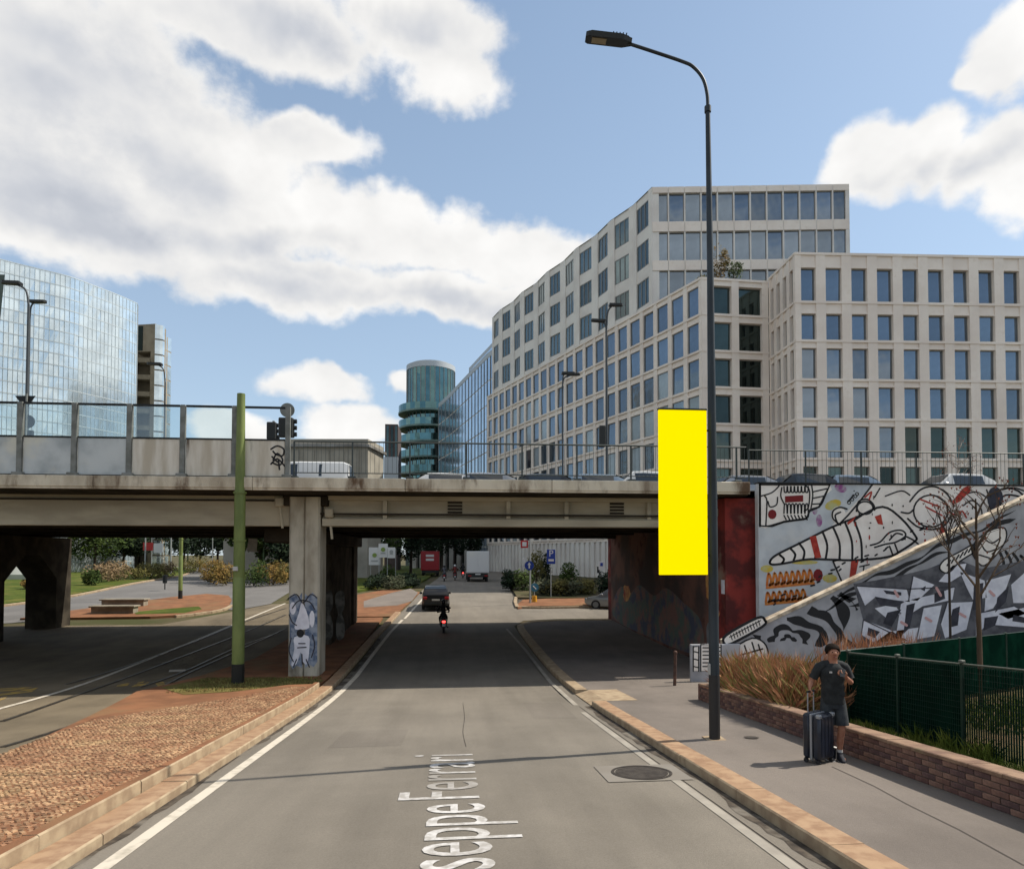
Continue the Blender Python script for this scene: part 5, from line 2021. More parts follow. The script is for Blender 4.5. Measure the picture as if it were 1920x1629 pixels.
# concrete benches on the island
M_bench = mat('bench_concrete', S(176, 166, 146, .62), .9, S(150, 140, 122, .6), 1.5, 5)
for (ua, va, ub, vb, lab) in ((165, 1151, 256, 1149, 'low concrete bench nearest the left pier'), (185, 1137, 276, 1135, 'low concrete bench behind the other, on the island')):
    pa_, pb_ = G(ua, va, .12), G(ub, vb, .12)
    bo = thing('concrete_bench', lab, 'bench', (pa_.x, pa_.y, pa_.z))
    m_ = MB()
    m_.bbox(pa_.x, pb_.x, pa_.y, pa_.y + .9, pa_.z + .40, pa_.z + .50, .02)
    m_.build('seat', M_bench, bo)
    m_ = MB()
    m_.bbox(pa_.x + .1, pb_.x - .1, pa_.y + .12, pa_.y + .8, pa_.z - .05, pa_.z + .398, .02)
    m_.build('base', M_bench, bo)
# dark litter bin on the island
p = G(309, 1105, .12)
lb_ = thing('litter_bin', 'dark litter bin on a post at the tip of the far island', 'bin', p)
m_ = MB()
m_.tube([p, p + Vector((0, 0, .95))], .05, 8)
m_.build('post', M_dark, lb_)
m_ = MB()
m_.tube([p + Vector((0, 0, .55)), p + Vector((0, 0, 1.25))], [.17, .21], 12)
m_.build('bin', M_dark, lb_, smooth=True)

# bollard on the sidewalk
p = G(1265, 1285, .12)
bo = thing('bollard', 'slim rusty bollard on the sidewalk edge near the bridge', 'bollard', p)
m_ = MB()
m_.tube([p, p + Vector((.03, 0, .98))], [.05, .045], 10)
m_.build('post', mat('rusty_steel', S(128, 92, 76, .5), .8, S(90, 66, 58, .45), 6, 4), bo, smooth=True)
m_ = MB()
m_.tube([p + Vector((.03, 0, .97)), p + Vector((.03, 0, 1.03)), p + Vector((.03, 0, 1.06))], [.058, .058, .03], 10)
m_.build('cap', MATS['rusty_steel'], bo, smooth=True)

# lamps and traffic lights standing on the deck
M_dl = mat('deck_lamp', S(84, 92, 98, .5), .6)


def deck_lamp(label, u, y_, vtop, arms, vhead, r=.07, name='deck_street_lamp'):
    pb_ = YP(u, 900, y_)
    o_ = thing(name, label, 'street lamp', (pb_.x, y_, 6.6))
    zt_ = YP(u, vtop, y_).z
    m_ = MB()
    m_.tube([(pb_.x, y_, 6.55), (pb_.x, y_, zt_)], [r, r * .7], 8)
    m_.build('pole', M_dl, o_, smooth=True)
    for (uh, vh) in arms:
        ph = YP(uh, vh, y_)
        mid = Vector((pb_.x + (ph.x - pb_.x) * .25, y_, zt_ + (ph.z - zt_) * .72))
        m_ = MB()
        m_.tube(sp([(pb_.x, y_, zt_ - .05), mid, ph], 5), r * .6, 7)
        m_.build('arm', M_dl, o_, smooth=True)
        s_ = 1 if ph.x > pb_.x else -1
        m_ = MB()
        m_.prism([(ph.x - s_ * .15, y_ - .16, ph.z), (ph.x + s_ * .55, y_ - .13, ph.z + .02), (ph.x + s_ * .62, y_ - .05, ph.z + .02), (ph.x + s_ * .62, y_ + .05, ph.z + .02), (ph.x + s_ * .55, y_ + .13, ph.z + .02), (ph.x - s_ * .15, y_ + .16, ph.z)], (0, 0, .12))
        m_.build('lamp_head', M_head, o_)
    return o_, pb_, zt_


deck_lamp('grey lamp post on the deck at the far left, arm reaching left', 47, 30, 570, [(32, 534)], 0)
deck_lamp('lamp on the deck at the far left whose arm reaches right', 49.5, 36, 600, [(63, 568)], 0)
deck_lamp('thin lamp post in front of the stair tower', 307, 38, 716, [(298, 685)], 0, .06)
o_, pb_, zt_ = deck_lamp('double-armed lamp post on the deck in front of the cream office block', 1138, 36, 618, [(1129, 604), (1147, 574)], 0, .08)
m_ = MB()
zz0, zz1 = YP(1133, 838, 36).z, YP(1133, 798, 36).z
m_.bbox(pb_.x - .42, pb_.x - .09, 35.9, 36.2, zz0, zz1, .03)
m_.build('signal_backboard', M_head, o_)
deck_lamp('shorter lamp post with two heads left of the double-armed lamp', 1055, 38, 722, [(1058, 702), (1068, 704)], 0, .06)


def signal(label, u, y_, v0, v1, w, face=False, disc=None, vis=True):
    pb_ = YP(u, 900, y_)
    o_ = thing('traffic_light', label, 'traffic light', (pb_.x, y_, 6.6))
    za, zb_ = YP(u, v1, y_).z, YP(u, v0, y_).z
    m_ = MB()
    m_.tube([(pb_.x, y_, 6.55), (pb_.x, y_, zb_ + .1)], .05, 8)
    m_.build('pole', M_post, o_, smooth=True)
    m_ = MB()
    m_.bbox(pb_.x - w / 2, pb_.x + w / 2, y_ - .36, y_ - .07, za, zb_, .03)
    m_.build('housing', M_head, o_)
    for k in range(3):
        m_ = MB()
        z_ = za + (zb_ - za) * (k + .5) / 3
        m_.disc((pb_.x + w / 2 + .05, y_ - .21, z_), .085, (1, 0, 0), .1, 10)
        m_.build('lamp', M_dark, o_)
    return o_, pb_, za, zb_


signal('traffic light back at the left of the sign post above the pier', 512, 27, 794, 826, .36)
o_, pb_, za, zb_ = signal('traffic light under a round sign at the end of the parapet screen', 539, 25, 786, 822, .52)
m_ = MB()
pc_ = YP(540, 770, 25)
m_.disc((pc_.x, 24.9, pc_.z), .26, (0, 1, 0), .03, 24)
m_.tube([(pc_.x, 25, zb_), (pc_.x, 25, pc_.z)], .04, 8)
m_.build('round_sign', M_post, o_, smooth=True)
pb_ = YP(47, 900, 26)
sg = thing('yield_sign', 'dark back of a triangular road sign above a round one, on the deck', 'sign', (pb_.x, 26, 6.6))
m_ = MB()
m_.tube([(pb_.x, 26, 6.55), (pb_.x, 26, YP(47, 738, 26).z)], .035, 8)
m_.build('post', M_post, sg)
m_ = MB()
m_.prism([YP(28, 742, 26.05), YP(66, 742, 26.05), YP(48, 768, 26.05)], (0, .03, 0))
m_.build('triangle_plate', M_dark, sg)
m_ = MB()
pc_ = YP(51, 790, 26.05)
m_.disc((pc_.x, 26.08, pc_.z), .25, (0, 1, 0), .03, 20)
m_.build('round_plate', M_dark, sg)
m_ = MB()
m_.bbox(pc_.x, pc_.x + .2, 26.03, 26.15, YP(51, 824, 26).z, YP(51, 806, 26).z, .02)
m_.build('signal_box', M_dark, sg)

# signs beyond the underpass
M_bl = mat('sign_blue', S(40, 70, 160, .7), .5)
M_wh = mat('sign_white', (0, 0, 0))
M_yw = mat('bollard_yellow', S(232, 168, 40, .7), .5)


def sign_post(label, u, vb, vtop, plates, r=.035, name='road_sign'):
    p = G(u, vb, .12)
    D_ = p.x * math.sin(YAW) + p.y * math.cos(YAW)
    o_ = thing(name, label, 'sign', p)
    m_ = MB()
    m_.tube([p - Vector((0, 0, .1)), Vector((p.x, p.y, C(u, vtop, D_).z))], r, 8)
    m_.build('post', M_pgrey, o_, smooth=True)
    return o_, p, D_


def pl_(o_, u0, v0, u1, v1, D_, m, name='plate', dy=-.06):
    a, b = C(u0, v0, D_), C(u1, v1, D_)
    m_ = MB()
    yy = a.y * .5 + b.y * .5 + dy
    m_.bbox(a.x, b.x, yy - .015, yy + .015, b.z, a.z, .004)
    return m_.build(name, m, o_)


def text_on(par, txt, u, v, D_, size, m, dy=-.085):
    cu = bpy.data.curves.new('t', 'FONT')
    cu.body = txt
    cu.size = size
    cu.align_x = 'CENTER'
    cu.align_y = 'CENTER'
    ob = bpy.data.objects.new('t', cu)
    col.objects.link(ob)
    dg = bpy.context.evaluated_depsgraph_get()
    me = bpy.data.meshes.new_from_object(ob.evaluated_get(dg))
    col.objects.unlink(ob)
    p = C(u, v, D_)
    me.materials.clear()
    me.materials.append(m)
    me.name = 'lettering'
    Mw = Matrix.Translation((p.x, p.y + dy, p.z)) @ Matrix.Rotation(R(90), 4, 'X')
    return inst('lettering', me, Mw, par)


o_, p, D_ = sign_post('blue parking sign with white P on a thin post', 1033, 1120, 1030, None)
pl_(o_, 1025, 1030, 1041, 1057, D_, M_bl)
text_on(o_, 'P', 1033, 1038, D_, .72, M_wh)
pl_(o_, 1028, 1048, 1038, 1052, D_, M_wh, 'arrow', -.085)
o_, p, D_ = sign_post('tall pale mast with round blue sign and red square plate', 994, 1130, 1005, None, .06)
c_ = C(992, 1060, D_)
m_ = MB()
m_.disc((c_.x, c_.y - .1, c_.z), .34, (0, 1, 0), .03, 24)
m_.build('blue_disc', M_bl, o_)
m_ = MB()
m_.prism([(c_.x - .05, c_.y - .122, c_.z - .2), (c_.x + .05, c_.y - .122, c_.z - .2), (c_.x + .05, c_.y - .122, c_.z + .05), (c_.x + .14, c_.y - .122, c_.z + .05), (c_.x, c_.y - .122, c_.z + .24), (c_.x - .14, c_.y - .122, c_.z + .05), (c_.x - .05, c_.y - .122, c_.z + .05)], (0, -.008, 0))
m_.build('arrow', M_wh, o_)
pl_(o_, 976, 1013, 990, 1027, D_, mat('sign_red', (0, 0, 0)), 'red_plate')
pl_(o_, 979, 1016, 987, 1024, D_, M_wh, 'white_field', -.09)
pl_(o_, 980, 1046, 985, 1062, D_, M_wh, 'white_plate')
o_, p, D_ = sign_post('low blue keep-right disc on a yellow bollard', 1002, 1128, 1090, None, .03)
c_ = C(1002, 1101, D_)
m_ = MB()
m_.disc((c_.x, c_.y - .08, c_.z), .31, (0, 1, 0), .03, 24)
m_.build('disc', mat('sign_teal_blue', S(70, 140, 170, .7), .5), o_)
m_ = MB()
m_.tube([(c_.x - .12, c_.y - .105, c_.z + .12), (c_.x + .12, c_.y - .105, c_.z - .12)], .035, 6)
m_.build('arrow', M_wh, o_)
m_ = MB()
m_.tube([p, p + Vector((0, 0, .45))], [.2, .17], 14)
m_.build('bollard_body', M_yw, o_, smooth=True)
o_, p, D_ = sign_post('white plate with blue symbol over a small signal, beside the silver car', 1124, 1112, 1052, None, .04)
pl_(o_, 1122, 1052, 1132, 1068, D_, M_wh)
pl_(o_, 1125, 1055, 1130, 1061, D_, M_bl, 'symbol', -.09)
pl_(o_, 1119, 1062, 1124, 1074, D_, M_head, 'signal_box')
# white boards at the left of the far street
for (u0, v0, u1, v1, vb, lab, em) in ((692, 1026, 713, 1059, 1082, 'large white board with green emblem beside the far hedge', True), (710, 1019, 727, 1045, 1080, 'second white board with green emblem, higher and behind', True), (727, 1026, 741, 1046, 1080, 'third and smallest white board with grey emblem', False)):
    p = C((u0 + u1) / 2, vb, 66)
    z0_ = g(p.y) + .15
    o_ = thing('board_sign', lab, 'sign', (p.x, p.y, z0_))
    m_ = MB()
    for dx in (-.4, .4):
        m_.tube([(p.x + dx, p.y, z0_ - .1), (p.x + dx, p.y, C(u0, v0, 66).z - .1)], .03, 6)
    m_.build('posts', M_pgrey, o_)
    pl_(o_, u0, v0, u1, v1, 66, M_wh, 'board')
    cc = C((u0 + u1) / 2, (v0 + v1) / 2, 66)
    m_ = MB()
    m_.disc((cc.x, cc.y - .13, cc.z + .1), .22 if em else .18, (0, 1, 0), .01, 14)
    m_.build('emblem', mat('emblem_green', S(150, 176, 90, .6), .7) if em else M_pgrey, o_)
    pl_(o_, u0 + 4, v1 - 9, u1 - 4, v1 - 7, 66, M_pgrey, 'text_bar', -.12)
# ================================================================ PLANTER, FENCES, PLANTS
M_brick = [mat('brick_%d' % i, S(*c, .8), .9, S(c[0] - 24, c[1] - 20, c[2] - 16, .8), 9, 4, bump=.5, bscale=70, spec=.15) for i, c in enumerate(((146, 112, 98), (134, 102, 92), (156, 122, 106), (124, 98, 92)))]
M_mort = mat('mortar', S(120, 104, 92, .5), .95, S(96, 84, 76, .45), 5, 4)
M_copb = mat('brick_coping', S(186, 152, 124, .55), .9, S(150, 116, 96, .5), 3, 5, (.35, .65), S(128, 128, 84, .5), 1.2, (.55, .75), bump=.4, bscale=40)
W0, W1 = G(1312, 1312, .12), G(1920, 1537, .12)
wd = Vector((W1.x - W0.x, W1.y - W0.y, 0))
wl_vis = wd.length
wd.normalize()
wn = Vector((wd.y, -wd.x, 0))
if wn.x < 0:
    wn = -wn                      # into the planter
WL = wl_vis + 6.0
pw_ = thing('planter_wall', 'low brown brick planter wall along the sidewalk', 'wall', (W0.x, W0.y, W0.z))
bl, bh, bt = .25, .066, .115
base_off = .12
PG = .20          # planted ground behind the wall


def wpt(s_, n_, h_):
    p = W0 + wd * s_ + wn * n_
    return Vector((p.x, p.y, g((W0 + wd * s_).y) + base_off + h_))


slope_ang = math.atan2(wpt(5, 0, 0).z - wpt(0, 0, 0).z, 5)
m_ = MB()
m_.bbox(-bl / 2, bl / 2, -bt / 2, bt / 2, 0, bh, .006)
bmes = [m_.mesh('brick', mm, Vector((0, 0, 0))) for mm in M_brick]
rz_ = math.atan2(wd.y, wd.x)
rbk = random.Random(4)
nbr = 0
for c in range(5):
    s_ = bl / 2 + (c % 2) * .13
    while s_ < wl_vis + .3:
        p = wpt(s_, bt / 2 + rbk.uniform(-.005, .005), .004 + c * .077)
        sl_ = math.atan2(wpt(s_ + .2, 0, 0).z - wpt(s_ - .2, 0, 0).z, .4)
        Mw = Matrix.Translation(p) @ Matrix.Rotation(rz_, 4, 'Z') @ Matrix.Rotation(-sl_, 4, 'Y') @ Matrix.Rotation(rbk.gauss(0, .006), 4, 'Z')
        inst('brick', rbk.choice(bmes), Mw, pw_)
        nbr += 1
        s_ += .262
m_ = MB()
N = 30
for k in range(N):
    a, b = WL * k / N, WL * (k + 1) / N
    vs = [wpt(a, .012, -.1), wpt(b, .012, -.1), wpt(b, .26, -.1), wpt(a, .26, -.1), wpt(a, .012, .383), wpt(b, .012, .383), wpt(b, .26, .383), wpt(a, .26, .383)]
    m_.add(vs, [(0, 1, 5, 4), (4, 5, 6, 7), (2, 3, 7, 6)] + ([(3, 0, 4, 7)] if k == 0 else []))
m_.build('mortar_core', M_mort, pw_)
s_ = 0
while s_ < WL:
    e_ = min(s_ + .52, WL)
    j = rbk.uniform(-.004, .004)
    m_ = MB()
    vs = [wpt(a, n_, h_ + j) for a in (s_ + .004, e_ - .004) for n_, h_ in ((-.02, .386), (.29, .386), (.29, .43), (-.005, .435), (-.02, .425))]
    m_.add(vs, [(0, 1, 2, 3, 4), (5, 9, 8, 7, 6)] + [(k, (k + 1) % 5, (k + 1) % 5 + 5, k + 5) for k in range(5)])
    m_.build('coping_stone', M_copb, pw_)
    s_ = e_
# end return of the wall
m_ = MB()
m_.add([wpt(-.12, .0, -.1), wpt(-.004, .0, -.1), wpt(-.004, 3.2, -.1), wpt(-.12, 3.2, -.1), wpt(-.12, .0, .41), wpt(-.004, .0, .41), wpt(-.004, 3.2, .41), wpt(-.12, 3.2, .41)], [(0, 1, 5, 4), (1, 2, 6, 5), (2, 3, 7, 6), (3, 0, 4, 7), (4, 5, 6, 7)])
m_.build('end_wall', M_brick[1], pw_)
pe = W0 + wd * WL
bedp = [(W0.x + wn.x * .28, W0.y + wn.y * .28), (W0.x + wn.x * 3.2, W0.y + wn.y * 3.2 + .0), (24, 20.4), (24, -4), (pe.x + wn.x * .28, pe.y + wn.y * .28)]
M_soil = mat('planter_soil', S(140, 118, 88, .5), .95, S(104, 104, 60, .45), 1.1, 5, bump=.6, bscale=30, spec=.1)
drape('planter_bed', bedp, PG, M_soil)

# fence along the planter (welded mesh) and screened fence behind
M_fgreen = mat('fence_green', S(30, 76, 58, .45), .55, S(22, 60, 46, .42), 3, 3)
M_fcap = mat('fence_cap', S(120, 124, 112, .5), .6)
FA = G(1592, 1352, PG + .01)
FB = G(1920, 1445, PG + .01)
fd = Vector((FB.x - FA.x, FB.y - FA.y, 0))
fl = fd.length
fd.normalize()


def fpt(s_, h_):
    p = FA + fd * s_
    return Vector((p.x, p.y, g(p.y) + PG + .01 + h_))


M_screen = mat('screen_cloth', S(24, 66, 52, .42), .95, S(18, 52, 42, .4), 2, 4, spec=.0)
FH = CH + ray(1592, 1222)[2] * FA.y / ray(1592, 1222)[1] - FA.z
fen = thing('mesh_fence', 'green welded-mesh fence standing behind the brick planter wall', 'fence', FA)
pitch = fl / 2.72
nps = 4
for k in range(nps):
    s_ = k * pitch
    m_ = MB()
    a, b = fpt(s_, -.15), fpt(s_, FH)
    m_.bbox(a.x - .024, a.x + .024, a.y - .024, a.y + .024, a.z, b.z, .006)
    m_.build('post', M_fgreen, fen)
    m_ = MB()
    m_.bbox(a.x - .036, a.x + .036, a.y - .036, a.y + .036, b.z + .001, b.z + .05, .01)
    m_.build('post_cap', M_fcap, fen)
for k in range(nps - 1):
    m_ = MB()
    n_ = int(pitch / .045)
    for j in range(1, n_):
        s_ = k * pitch + j * pitch / n_
        m_.tube([fpt(s_, .04), fpt(s_, FH - .02)], .0036, 4, caps=False)
    for j in range(15):
        h_ = .05 + j * (FH - .09) / 14
        m_.tube([fpt(k * pitch + .03, h_), fpt((k + 1) * pitch - .03, h_)], .0035, 4, caps=False)
    m_.build('mesh_panel', M_fgreen, fen, fixn=False)
    if k >= 2:
        m_ = MB()
        ns_ = 34
        for j in range(ns_):
            a0 = (k + (j + .1) / ns_) * pitch
            a1 = a0 + pitch / ns_ * (.78 if k == 2 else .5)
            h1_ = FH - (.06 if (j % 5 and k == 2) else .22 + .1 * math.sin(j * 1.3))
            m_.add([v + wn * .022 for v in (fpt(a0, .06), fpt(a1, .06), fpt(a1, h1_), fpt(a0, h1_))], [(0, 1, 2, 3)])
        tag(m_.build('privacy_slats', M_screen, fen, fixn=False), kind='stuff')
    if k < 2:
        m_ = MB()
        for j in range(8):
            a0, a1 = (k + j / 8) * pitch, (k + (j + 1) / 8) * pitch
            q = [fpt(a0, .05), fpt(a1, .05), fpt(a1, FH - .05), fpt(a0, FH - .05)]
            m_.add([v + wn * (.03 + .012 * math.sin((j + i_) * 1.7)) for v, i_ in zip(q, (0, 1, 1, 0))], [(0, 1, 2, 3)])
        m_.build('cloth_panel', M_screen, fen)
    m_ = MB()
    m_.tube([fpt(k * pitch, FH - .01), fpt((k + 1) * pitch, FH - .01)], .014, 5, caps=False)
    m_.build('top_rail', M_fcap, fen, fixn=False)
# screened fence
Bc = FA + Vector((-.05, .35, 0))
Bd = C(1920, 1184, 18.6)
zt0, zt1 = C(1597, 1221, Bc.x * math.sin(YAW) + Bc.y * math.cos(YAW)).z, Bd.z
bd = Vector((Bd.x - Bc.x, Bd.y - Bc.y, 0))
bl_ = bd.length
bd.normalize()
sf = thing('screen_fence', 'dark green cloth-screened fence running away behind the mesh fence', 'fence', (Bc.x, Bc.y, g(Bc.y) + .5))
nb_ = 5
tot = bl_ * 1.45
for k in range(nb_ + 1):
    s_ = tot * k / nb_
    p = Bc + bd * s_
    zt_ = zt0 + (zt1 - zt0) * s_ / bl_
    m_ = MB()
    m_.bbox(p.x - .03, p.x + .03, p.y - .03, p.y + .03, g(p.y) + .1, zt_ + .03, .006)
    m_.build('post', M_fgreen, sf)
    if k < nb_:
        p2 = Bc + bd * (tot * (k + 1) / nb_)
        zt2 = zt0 + (zt1 - zt0) * (tot * (k + 1) / nb_) / bl_
        m_ = MB()
        nn = 8
        for j in range(nn):
            a, b = p.lerp(p2, j / nn), p.lerp(p2, (j + 1) / nn)
            w1_, w2_ = .03 + .015 * math.sin(j * 2.1), .03 + .015 * math.sin((j + 1) * 2.1)
            za_, zb_ = zt_ + (zt2 - zt_) * j / nn, zt_ + (zt2 - zt_) * (j + 1) / nn
            m_.add([(a.x, a.y - w1_, g(a.y) + .3), (b.x, b.y - w2_, g(b.y) + .3), (b.x, b.y - w2_, zb_), (a.x, a.y - w1_, za_)], [(0, 1, 2, 3)])
        m_.build('cloth_panel', M_screen, sf)
        m_ = MB()
        m_.tube([(p.x, p.y, zt_), (p2.x, p2.y, zt2)], .016, 5)
        m_.build('top_rail', M_fcap if k == 0 else M_fgreen, sf)

# dry ornamental hedge
M_dry = mat('dry_hedge', S(204, 152, 112, .8), .9, S(176, 124, 94, .75), 1.5, 3, island=.35, spec=.15)
M_dry2 = mat('dry_hedge_green', S(176, 168, 100, .65), .9, S(140, 132, 80, .6), 1.5, 3, island=.35, spec=.15)
hedge = thing('dry_hedge', 'rusty orange dried ornamental hedge behind the planter wall', 'hedge', (7.6, 16, g(16) + .5))
rh = random.Random(12)


def hedge_area(r_):
    while True:
        s_ = r_.uniform(.4, 4.1)
        n_ = r_.uniform(.42, 1.75)
        if s_ < .9 and n_ > 1.7:
            continue
        p = W0 + wd * s_ + wn * n_
        return p.x, p.y


def hmod(x, y_):
    return .82 + .2 * math.sin(x * 3.1 + y_ * 2.2) + .14 * math.sin(x * 7.3 - y_ * 5.1)


def strands(n, hmax, seed, wdt=.012):
    r_ = random.Random(seed)
    mb_ = MB()
    for _ in range(n):
        x, y_ = hedge_area(r_)
        z = g(y_) + PG
        hh = hmax * r_.uniform(.35, 1.0) * hmod(x, y_)
        z0_ = z + r_.uniform(0, .5) * hh
        a = r_.uniform(0, 6.28)
        dx, dy = math.cos(a) * wdt, math.sin(a) * wdt
        lx, ly = r_.gauss(0, .24), r_.gauss(0, .24)
        le = hh - (z0_ - z)
        mb_.add([(x - dx, y_ - dy, z0_), (x + dx, y_ + dy, z0_), (x + lx * .5 + dx * 1.4, y_ + ly * .5 + dy * 1.4, z0_ + le * .6), (x + lx, y_ + ly, z0_ + le)], [(0, 1, 2, 3)])
    return mb_


o = strands(14000, 1.18, 3).build('foliage', M_dry, hedge, fixn=False)
o = strands(6000, 1.18, 4, .010).build('foliage', M_dry2, hedge, fixn=False)
m_ = MB()
for k in range(60):
    x, y_ = hedge_area(rh)
    z = g(y_) + PG - .02
    m_.tube([(x, y_, z), (x + rh.gauss(0, .08), y_ + rh.gauss(0, .08), z + .6)], [.012, .006], 5)
m_.build('stems', mat('twig', S(110, 84, 62, .45), .9), hedge)
# second strip of the same planting beyond the screened fence
def area2(r_):
    s_ = r_.uniform(.3, 4.2)
    p = Bc + bd * s_
    return p.x + .2, p.y + r_.uniform(.5, 1.3)
mb = tufts('t', area2, 2200, 1.52, M_dry, 6, lambda x, y_: g(y_) + .3, .12, .012)
h2 = thing('dry_hedge', 'strip of orange dry hedge tips showing above the screened fence', 'hedge', (10, 15.5, g(15.5) + .3))
mb.build('foliage', M_dry, h2, fixn=False)
# weeds along the fence foot
M_weed = mat('weeds', S(150, 160, 70, .5), .9, S(106, 130, 52, .45), 2, 3, island=.35, spec=.15)
def areaw(r_):
    s_ = r_.uniform(.0, 7.0)
    p = FA + fd * s_ - wn * r_.uniform(-.25, .28)
    return p.x, p.y
mb = tufts('w', areaw, 2400, .15, M_weed, 7, lambda x, y_: g(y_) + PG, .35, .008)
def areaw2(r_):
    s_ = r_.choice((2.2, 2.9, 3.4, 3.6, 4.9, 5.4)) + r_.gauss(0, .14)
    p = FA + fd * s_ - wn * r_.gauss(.02, .07)
    return p.x, p.y
mb2 = tufts('w', areaw2, 500, .34, M_weed, 8, lambda x, y_: g(y_) + PG, .3, .009)
mb.add(mb2.v, mb2.f)
o = mb.build('weeds', M_weed, org=(0, 0, 0), fixn=False)
tag(o, 'green and straw-coloured weeds along the foot of the mesh fence', None, kind='stuff')
def areaw3(r_):
    return r_.uniform(9.6, 14.5), r_.uniform(9.0, 14.0)
mb = tufts('w', areaw3, 2600, .4, M_weed, 9, lambda x, y_: g(y_) + PG, .3, .010)
o = mb.build('tall_grass', M_weed, org=(0, 0, 0), fixn=False)
tag(o, 'tall grass inside the fenced plot', None, kind='stuff')


# bare young trees
def bare_tree(label, base, H, r0, seed, spread=.55, levels=3, lean=(0, 0), start=.55, m=None):
    r_ = random.Random(seed)
    o_ = thing('young_tree', label, 'tree', base)
    b_ = Vector(base)
    m = m or mat('bark_brown', S(128, 104, 82, .5), .9, S(98, 82, 66, .45), 3, 5, bump=.4, bscale=30, stretch=(1, 1, .2))
    tr = MB()
    top = b_ + Vector((lean[0], lean[1], H))
    tr.tube([b_ - Vector((0, 0, .1)), b_ + (top - b_) * .35, b_ + (top - b_) * start, top], [r0, r0 * .85, r0 * .75, r0 * .12], 8)
    tr.build('trunk', m, o_, smooth=True)
    cr = MB()
    tips = []

    def br_(p, d, L_, r, lv):
        q = p + d * L_
        mid = p + d * L_ * .5 + Vector((r_.gauss(0, .04), r_.gauss(0, .04), r_.uniform(0, .06))) * L_
        cr.tube([p, mid, q], [r, r * .8, r * .5], 4, caps=False)
        if lv == 0:
            tips.append(q)
            return
        for k in range(r_.choice((2, 3))):
            nd = (d + Vector((r_.gauss(0, .55), r_.gauss(0, .55), r_.gauss(.05, .35)))).normalized()
            br_(p + d * L_ * r_.uniform(.4, 1.0), nd, L_ * r_.uniform(.5, .75), r * .55, lv - 1)

    for k in range(9):
        a = k * 2.4 + r_.uniform(-.3, .3)
        f_ = start + (1 - start) * k / 10
        d = Vector((math.cos(a) * spread, math.sin(a) * spread, .75)).normalized()
        br_(b_ + (top - b_) * f_, d, H * .22 * (1.1 - k * .05), r0 * .42, levels - 1)
    cr.build('branches', m, o_, fixn=False)
    lf = MB()
    for q in tips:
        for _ in range(2):
            p = q + Vector((r_.gauss(0, .05), r_.gauss(0, .05), r_.gauss(0, .05)))
            a = r_.uniform(0, 6.28)
            lf.add([p, p + Vector((math.cos(a) * .05, math.sin(a) * .05, .02)), p + Vector((math.cos(a) * .03, math.sin(a) * .03, -.05))], [(0, 1, 2)])
    lf.build('leaves', mat('sparse_leaf', S(170, 96, 70, .5), .9, island=.4), o_, fixn=False)
    return o_


tb_ = C(1840, 1330, 15.0)
bare_tree('bare young tree with thin brown trunk behind the mesh fence', (tb_.x, tb_.y, g(tb_.y) + .19), C(1838, 935, 15).z - g(tb_.y) - .19, .062, 5, .5, 3, (-.05, 0), .52)
tb_ = C(1782, 1200, 19.2)
bare_tree('thinner sapling in front of the striped ramp, left of the bare tree', (tb_.x, tb_.y, g(tb_.y) + .2), C(1780, 985, 19.2).z - g(tb_.y) - .2, .04, 9, .3, 2, (0, 0), .82, mat('bark_dark', S(84, 74, 66, .45), .9))
tb_ = YP(1790, 900, 30)
bare_tree('bare pale tree standing on the deck level before the right office wing', (tb_.x, 30, 6.6), 3.3, .05, 14, .9, 3, (.3, 0), .25, mat('bark_pale', S(170, 158, 146, .55), .9))

# leafy vegetation
def leafmat(name, c, c2, isl=.45):
    return mat(name, c, .85, c2, .9, 3, island=isl, spec=.2)


LF = dict(green=leafmat('leaf_green', S(104, 124, 58, .42), S(70, 96, 44, .36)), dark=leafmat('leaf_dark', S(60, 82, 52, .36), S(40, 60, 40, .3)), olive=leafmat('leaf_olive', S(150, 140, 80, .45), S(120, 116, 60, .4)),
          orange=leafmat('leaf_orange', S(172, 136, 72, .48), S(136, 124, 62, .42)), pinkish=leafmat('leaf_straw', S(186, 156, 120, .5), S(150, 132, 92, .45)), grey=leafmat('leaf_grey', S(120, 124, 96, .42), S(92, 100, 70, .38)))
M_trunk = mat('trunk', S(96, 80, 66, .45), .9, S(70, 60, 50, .4), 2, 4)


def crown(center, rad, n, size, m, par, seed, name='crown', lumps=9):
    r_ = random.Random(seed)
    c = Vector(center)
    cl_ = []
    for _ in range(lumps):
        a = r_.uniform(0, 6.28)
        t_ = r_.uniform(-.8, .9)
        rr = r_.uniform(.25, .72)
        cl_.append((c + Vector((math.cos(a) * rad[0] * rr * math.sqrt(1 - t_ * t_ * .6), math.sin(a) * rad[1] * rr * math.sqrt(1 - t_ * t_ * .6), t_ * rad[2] * .62)), r_.uniform(.34, .58)))
    mb_ = MB()
    for _ in range(n):
        lc, lr = r_.choice(cl_)
        d = Vector((r_.gauss(0, 1), r_.gauss(0, 1), r_.gauss(0, 1))).normalized()
        k = r_.uniform(.55, 1.05) ** .6
        p = lc + Vector((d.x * rad[0], d.y * rad[1], d.z * rad[2])) * lr * k
        if p.z < c.z - rad[2]:
            continue
        u_ = Vector((r_.gauss(0, 1), r_.gauss(0, 1), r_.gauss(0, .6))).normalized()
        v_ = u_.orthogonal().normalized()
        s_ = size * r_.uniform(.6, 1.3)
        mb_.add([p - u_ * s_, p + v_ * s_ * .5, p + u_ * s_, p - v_ * s_ * .5], [(0, 1, 2, 3)])
    return mb_.build(name, m, par, fixn=False)


